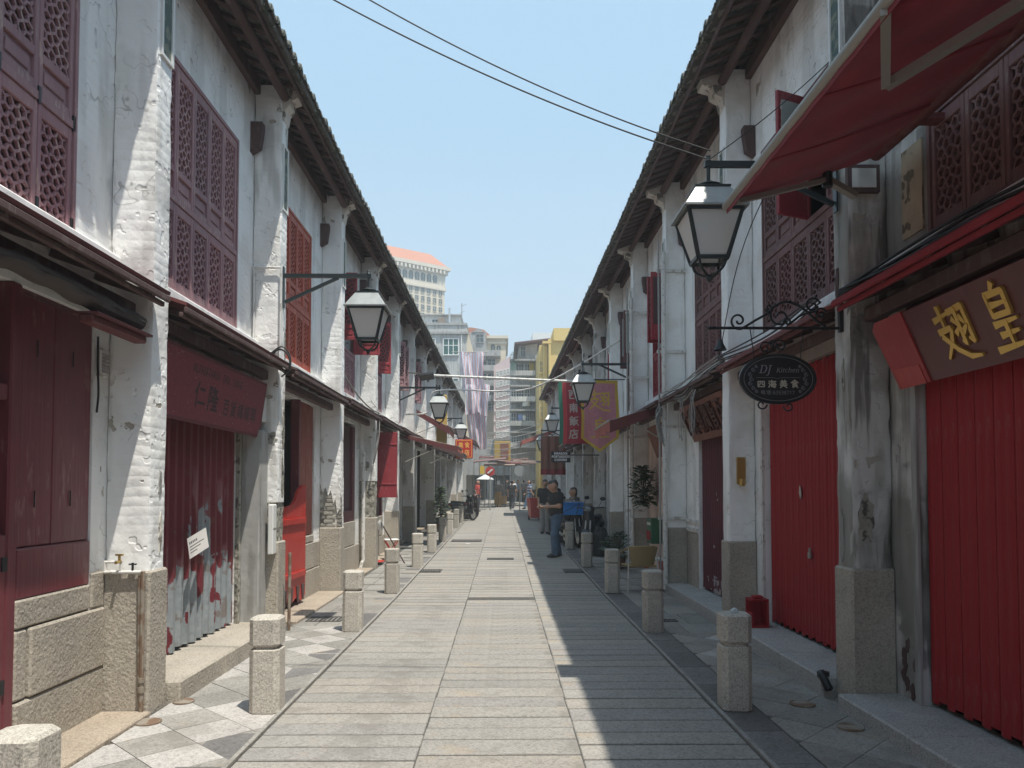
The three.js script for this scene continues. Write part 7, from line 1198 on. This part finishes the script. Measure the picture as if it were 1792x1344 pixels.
{ // hotel tower
  const s = 150, t = thing('hotel_tower', 'cream hotel tower with arched top windows and orange tiled roof', 'tower', PX(777, s), 0, s), x1 = PX(777, s), x0 = x1 - 22, e = PY(478, s), a = 0.16;
  const turn = (g) => g; // facade turned a little so that its eaves fall to the right
  part(t, 'wall', [B(x0, x1, 0, PY(488, s), s, s + 16)], MT.cream);
  part(t, 'attic', [B(x0 - 0.1, x1 + 0.1, PY(506, s), PY(474, s), s - 0.1, s + 16.1)], MT.creamPale);
  part(t, 'cornice', [B(x0 - 0.9, x1 + 0.9, e + 0.6, e + 1.3, s - 0.9, s + 17), B(x0 - 0.5, x1 + 0.5, e - 0.2, e + 0.6, s - 0.5, s + 16.5), B(x0 - 0.25, x1 + 0.25, PY(508, s), PY(504, s), s - 0.3, s + 16.2)], MT.creamPale);
  for (let k = 0; k < 26; k++) part(t, 'dentil', [B(x0 + k * 0.85, x0 + k * 0.85 + 0.4, e - 0.15, e + 0.55, s - 0.85, s - 0.5)], MT.creamPale);
  const rf = part(t, 'roof', [prism([[s - 0.9, e + 1.3], [s + 17, e + 1.3], [s + 6, e + 5.6]], (q, y, x) => P(x, y, q), x0 - 0.9, x1 + 0.2)], MT.terracotta);
  part(rf, 'railing', [...[0, 0.5, 1].map((k) => cyl(P(x0 + 6, e + 4.6 + k, s + 8), P(x1 - 9, e + 4.6 + k, s + 8), 0.06, 0.06, 5)), ...[...Array(8).keys()].map((k) => cyl(P(x0 + 6 + k, e + 4.2, s + 8), P(x0 + 6 + k, e + 5.8, s + 8), 0.05, 0.05, 5))], MT.poleGrey);
  for (let k = 0; k < 13; k++) { const x = x1 - 0.9 - k * 1.32; if (k > 0) windowAt(t, x - 0.52, x + 0.42, PY(496, s), PY(482, s) , s - 0.1, MT.creamPale, MT.glass, true); for (let r = 0; r < 6; r++) windowAt(t, x - 0.45, x + 0.32, PY(517 + r * 14.6, s), PY(508.5 + r * 14.6, s), s, MT.creamPale, MT.glass, false); }
}
scene.getObjectByName('hotel_tower').rotation.y = 0.62;
{ // grey and white apartment block, left
  const s = 72, t = thing('apartment_block', 'grey concrete apartment block with green windows behind left roofs', 'apartment block', PX(790, s), 0, s), x0 = PX(700, s), x1 = PX(816, s);
  part(t, 'wall', [B(x0, x1, 0, PY(566, s), s, s + 9)], MT.greyWall);
  part(t, 'parapet', [B(x0 - 0.1, x1 + 0.15, PY(584, s), PY(580, s), s - 0.25, s + 9), B(x0, x1 + 0.05, PY(568, s), PY(564, s), s - 0.1, s + 9)], MT.concrete);
  part(t, 'roof_room', [B(PX(735, s), PX(803, s), PY(566, s), PY(545, s), s + 1.5, s + 8)], MT.whiteWall); part(t, 'roof_slab', [B(PX(733, s), PX(806, s), PY(545, s), PY(543, s), s + 1.2, s + 8.2)], MT.concrete);
  windowAt(t, PX(753, s), PX(763, s), PY(564, s), PY(552, s), s + 1.5, MT.whitePaint, MT.glass); part(t, 'crate_stack', [B(PX(764, s), PX(776, s), PY(566, s), PY(551, s), s + 0.8, s + 1.4)], MT.weathered);
  part(t, 'flue', [cyl(P(PX(785, s), PY(564, s), s + 0.6), P(PX(785, s), PY(535, s), s + 0.6), 0.10)], MT.alu);
  const gw = new THREE.MeshPhysicalMaterial({ color: new THREE.Color().setRGB(0.03, 0.10, 0.085), roughness: 0.12 });
  windowAt(t, PX(776, s), PX(801, s), PY(620, s), PY(593, s), s, MT.whitePaint, gw, false, 2); windowAt(t, PX(776, s), PX(801, s), PY(690, s), PY(663, s), s, MT.whitePaint, gw, false, 2); windowAt(t, PX(735, s), PX(760, s), PY(620, s), PY(593, s), s, MT.whitePaint, gw, false, 2);
  part(t, 'drainpipe', [cyl(P(PX(807, s), 0, s - 0.1), P(PX(807, s), PY(584, s), s - 0.1), 0.07)], MT.pipeWhite);
  part(t, 'antenna', [cyl(P(PX(807, s), PY(568, s), s + 0.5), P(PX(807, s), PY(527, s), s + 0.5), 0.04), bar(P(PX(803, s), PY(545, s), s + 0.5), P(PX(812, s), PY(540, s), s + 0.5), 0.03, 0.03), bar(P(PX(807, s), PY(532, s), s + 0.5), P(PX(815, s), PY(528, s), s + 0.5), 0.03, 0.03)], MT.poleGrey);
  part(t, 'side_wing', [prism([[x1, 0], [x1 + 0.55, 0], [x1 + 0.55, PY(608, s)], [x1, PY(570, s)]], (a, b, c) => P(a, b, c), s + 0.2, s + 9)], MT.cream);
}
{ // older block with orange roof and curved balconies
  const s = 92, t = thing('apartment_block', 'weathered block with orange roof, pediment and curved balconies', 'apartment block', PX(850, s), 0, s), x0 = PX(815, s), x1 = PX(885, s);
  part(t, 'wall', [B(x0, x1, 0, PY(590, s), s, s + 12)], MT.cream); part(t, 'cornice', [B(PX(852, s), x1 + 0.3, PY(592, s), PY(587, s), s - 0.4, s + 12), B(PX(852, s), x1 + 0.1, PY(601, s), PY(598, s), s - 0.2, s + 12)], MT.creamPale);
  part(t, 'roof', [prism([[x0 - 0.4, PY(590, s)], [x1 - 1.4, PY(590, s)], [PX(846, s), PY(574, s)], [PX(825, s), PY(570, s)], [x0 - 0.4, PY(570, s)]], (a, b, c) => P(a, b, c), s + 0.6, s + 11)], MT.terracotta);
  part(t, 'bay', [B(PX(823, s), PX(851, s), PY(632, s), PY(584, s), s - 1.2, s)], MT.concrete); part(t, 'pediment', [prism([[PX(826, s), PY(584, s)], [PX(848, s), PY(584, s)], [PX(837, s), PY(577, s)]], (a, b, c) => P(a, b, c), s - 1.3, s)], MT.concrete);
  windowAt(t, PX(834, s), PX(846, s), PY(602, s), PY(588, s), s - 1.2, MT.concrete, MT.glass); windowAt(t, PX(859, s), PX(866, s), PY(616, s), PY(602, s), s, MT.creamPale, MT.glass, true); windowAt(t, PX(869, s), PX(876, s), PY(617, s), PY(604, s), s, MT.creamPale, MT.glass, true);
  for (const y of [626, 652, 678, 704]) { part(t, 'balcony', [B(PX(822, s), PX(876, s), PY(y, s), PY(y - 9, s), s - 2.0, s - 1.8), B(PX(822, s), PX(876, s), PY(y + 1, s), PY(y, s), s - 2.0, s)], MT.concrete); for (const [a, b] of [[833, 851], [854, 866]]) windowAt(t, PX(a, s), PX(b, s), PY(y + 15, s), PY(y + 2, s), s - 0.02, MT.whitePaint, MT.glass); }
}
{ // pink block
  const s = 80, t = thing('apartment_block', 'pale pink block with rows of small windows at street end', 'apartment block', PX(880, s), 0, s), x0 = PX(864, s), x1 = PX(894, s);
  part(t, 'wall', [prism([[x0, 0], [x1, 0], [x1, PY(622, s)], [x0, PY(640, s)]], (a, b, c) => P(a, b, c), s, s + 10)], MT.pinkWall);
  for (let r = 0; r < 7; r++) for (let c = 0; c < 4; c++) windowAt(t, PX(869 + c * 6.2, s), PX(872 + c * 6.2, s), PY(659 - c * 1.5 + r * 18, s), PY(650 - c * 1.5 + r * 18, s), s, MT.whitePaint, MT.glass);
  for (let r = 0; r < 4; r++) part(t, 'ledge', [B(x0, x1, PY(702 + r * 18, s), PY(701 + r * 18, s), s - 0.12, s)], MT.whitePaint);
}
{ // concrete flats with balconies
  const s = 66, t = thing('apartment_block', 'grey concrete flats with enclosed balconies and laundry', 'apartment block', PX(918, s), 0, s), x0 = PX(893, s), x1 = PX(938, s);
  part(t, 'wall', [B(x0, x1, 0, PY(628, s), s, s + 9)], MT.greyWall); part(t, 'roof_hut', [B(PX(908, s), PX(941, s), PY(628, s), PY(598, s), s + 0.5, s + 8)], MT.concrete); part(t, 'roof_sheet', [slab(P(PX(900, s), PY(601, s), s - 0.8), P(PX(962, s), PY(592, s), s - 0.4), P(PX(962, s), PY(594, s), s + 8), P(PX(900, s), PY(600, s), s + 8), 0.15)], MT.beam);
  windowAt(t, PX(912, s), PX(919, s), PY(622, s), PY(604, s), s + 0.5, MT.concrete, MT.glass);
  for (const [k, y] of [655, 700, 742, 780].entries()) {
    part(t, 'balcony', [B(PX(893, s), PX(936, s), PY(y + 4, s), PY(y - 3, s), s - 1.3, s - 1.15), B(PX(893, s), PX(936, s), PY(y + 5.5, s), PY(y + 4, s), s - 1.3, s)], k === 1 ? MT.whiteWall : MT.greyWall);
    for (const [a, b] of [[895, 902], [904, 916], [919, 926]]) windowAt(t, PX(a, s), PX(b, s), PY(y - 1, s), PY(y - 18, s), s, MT.whitePaint, MT.glass, false, a === 904 ? 2 : 1);
    part(t, 'slab_edge', [B(PX(892, s), PX(938, s), PY(y - 20, s), PY(y - 23, s), s - 1.35, s)], MT.concrete);
  }
  part(t, 'yellow_wall', [B(PX(926, s), PX(935, s), PY(655, s), PY(632, s), s - 0.15, s)], plain(0.60, 0.43, 0.06, 0.8)); part(t, 'green_screen', [B(PX(893, s), PX(902, s), PY(652, s), PY(636, s), s - 1.25, s - 1.2)], plain(0.16, 0.24, 0.20, 0.8)); part(t, 'white_drum', [cyl(P(PX(920, s), PY(713, s), s - 0.9), P(PX(920, s), PY(700, s), s - 0.9), 0.32, 0.32, 16)], MT.whitePaint);
  part(t, 'hung_laundry', [B(PX(906, s), PX(913, s), PY(738, s), PY(728, s), s - 1.28, s - 1.24)], plain(0.08, 0.13, 0.30, 0.9)); part(t, 'hung_laundry', [B(PX(914, s), PX(919, s), PY(738, s), PY(730, s), s - 1.28, s - 1.24)], MT.whitePaint);
  part(t, 'drainpipe', [cyl(P(PX(940, s), 0, s - 0.2), P(PX(940, s), PY(622, s), s - 0.2), 0.18)], MT.greyWall);
  part(t, 'air_conditioner', [B(PX(924, s), PX(930, s), PY(768, s), PY(761, s), s - 0.6, s - 0.05)], MT.whitePaint);
}
plantRoof();
function plantRoof() { const s = 64.6; plant('rooftop_plant', 'green shrub on the balcony of the grey flats', PX(899, s), PY(634, s), s, 0.5, 0.9, 300, 77, 0.01); }
{ // yellow building
  const s = 58, t = thing('yellow_building', 'tall yellow building with drainpipes behind right roofs', 'building', PX(985, s), 0, s), x0 = PX(945, s), x1 = PX(1030, s);
  part(t, 'wall', [B(PX(960, s), x1, 0, PY(592, s), s, s + 8)], MT.yellowWall); part(t, 'side_wall', [B(x0, PX(960, s), 0, PY(600, s), s + 0.6, s + 8)], MT.yellowWall);
  part(t, 'roof_block', [B(PX(969, s), x1, PY(596, s), PY(574, s), s - 0.3, s + 6)], MT.yellowWall); part(t, 'band', [B(PX(960, s), x1, PY(650, s), PY(648.5, s), s - 0.06, s), B(PX(950, s), PX(966, s), PY(600, s), PY(596, s), s - 0.1, s + 1)], MT.yellowWall);
  for (const x of [953.5, 957, 962]) part(t, 'drainpipe', [cyl(P(PX(x, s), 0, s - 0.12 + (x < 960 ? 0.55 : 0)), P(PX(x, s), PY(602, s), s - 0.12 + (x < 960 ? 0.55 : 0)), 0.10)], MT.yellowWall);
  for (const y of [640, 680, 720]) windowAt(t, PX(946.5, s), PX(950, s), PY(y + 10, s), PY(y - 10, s), s + 0.6, MT.yellowWall, MT.glass);
  part(t, 'roof_frame', [bar(P(PX(985, s), PY(574, s), s + 2), P(PX(992, s), PY(566, s), s + 2), 0.08, 0.08), bar(P(PX(992, s), PY(566, s), s + 2), P(PX(1022, s), PY(565, s), s + 2), 0.08, 0.08), ...[995, 1002, 1009].map((x) => bar(P(PX(x, s), PY(574, s), s + 2), P(PX(x, s), PY(566, s), s + 2), 0.06, 0.06))], MT.poleGrey);
  single('white_rooftop', 'white rooftop room rising behind the grey flats', 'building', [B(PX(932, 85), PX(968, 85), 0, PY(581, 85), 85, 92)], MT.whitePaint);
}
{ // buildings that close the street at ground level
  const s = 70, t = thing('end_building', 'shaded building with porch columns closing the street', 'building', 0.6, gy(s), s);
  part(t, 'wall', [B(-5, 6.5, gy(s), PY(760, s), s + 7, s + 9), B(-5, 6.5, PY(832, s), PY(770, s), s, s + 7), B(-5.2, -5, gy(s), PY(770, s), s, s + 9), B(6.5, 6.7, gy(s), PY(770, s), s, s + 9)], MT.concrete);
  for (const x of [-1.1, 1.2, 3.4]) part(t, 'column', [B(x - 0.28, x + 0.28, gy(s), PY(835, s), s, s + 0.5, 0.03)], MT.greyWall);
  for (const [a, b, m] of [[-0.7, 0.7, MT.glass], [1.6, 3.0, MT.cream]]) part(t, 'shop_door', [B(a, b, gy(s), gy(s) + 2.6, s + 6.85, s + 6.98)], m);
  part(t, 'shop_sign', [B(1.3, 3.6, PY(836, s), PY(829, s), s - 0.3, s - 0.1)], MT.cream);
  const u = thing('end_building', 'grey block beside the street end on the left', 'building', -6, gy(60), 56); part(u, 'wall', [B(-12, -2.9, 0, 9, 52, 62)], MT.greyWall); for (let r = 0; r < 2; r++) for (let c = 0; c < 3; c++) windowAt(u, -11 + c * 2.8, -9.4 + c * 2.8, 3.6 + r * 2.7, 5.2 + r * 2.7, 52, MT.whitePaint, MT.glass);
  const v = thing('end_building', 'grey block beside the street end on the right', 'building', 6, gy(60), 52); part(v, 'wall', [B(2.95, 12, 0, 6.4, 46, 56)], MT.greyWall);
  for (let c = 0; c < 3; c++) windowAt(v, 4 + c * 2.8, 5.4 + c * 2.8, 3.4, 5.0, 46, MT.whitePaint, MT.glass);
}
{ // patched canopies and wires over the far end
  const r = rng(55);
  const cm = [MT.beam, MT.weathered, MT.awningBrown];
  for (let k = 0; k < 9; k++) {
    const x = -0.9 + (k % 5) * 0.62 + r() * 0.3, y = 3.15 + (k > 4 ? 0.45 : 0) + r() * 0.3, w2 = 1.3 + r() * 1.0, s = 47 + k * 1.0, tl = (r() - 0.35) * 0.45;
    const t = thing('canopy_sheet', `patched brown canopy over the street end, ${['first', 'second', 'third', 'fourth', 'fifth', 'sixth', 'seventh', 'eighth', 'ninth'][k]} going away`, 'canopy', x, y, s, 'canopies at the street end');
    for (let n = 0; n < 4; n++) part(t, 'plank', [slab(P(x - w2 / 2, y - tl / 2 + n * 0.05 + (r() - 0.5) * 0.08, s + n * 0.62), P(x + w2 / 2, y + tl / 2 + n * 0.05 + (r() - 0.5) * 0.08, s + n * 0.62), P(x + w2 / 2, y + tl / 2 + 0.05 + n * 0.05, s + n * 0.62 + 0.56), P(x - w2 / 2, y - tl / 2 + 0.05 + n * 0.05, s + n * 0.62 + 0.56), 0.04)], cm[(k + n) % 3]);
    part(t, 'post', [cyl(P(x - w2 / 2, gy(s), s + 1), P(x - w2 / 2, y, s + 1), 0.025, 0.025, 6)], MT.poleGrey);
  }
  for (let k = 0; k < 5; k++) single('overhead_wire', `thin wire drooping over the far street end, ${['lowest', 'second', 'third', 'fourth', 'highest'][k]} of five`, 'wire', [sag(P(-2.2, 3.4 + k * 0.35 + gy(40), 42 + k), P(2.3, 3.5 + k * 0.42 + gy(40), 42 + k), 0.35, 0.014, 20, 4)], MT.cableGrey, 'wires at the street end');
  single('overhead_wire', 'slanting pale cable rising to the right at far end', 'wire', [sag(P(-0.75, 3.3, 40), P(2.4, 4.6, 36), 0.1, 0.016, 16, 4)], MT.cableGrey, 'wires at the street end');
}
scene.traverse((o) => { if (o.isMesh) { o.castShadow = true; o.receiveShadow = true; } });
renderer.render(scene, camera);
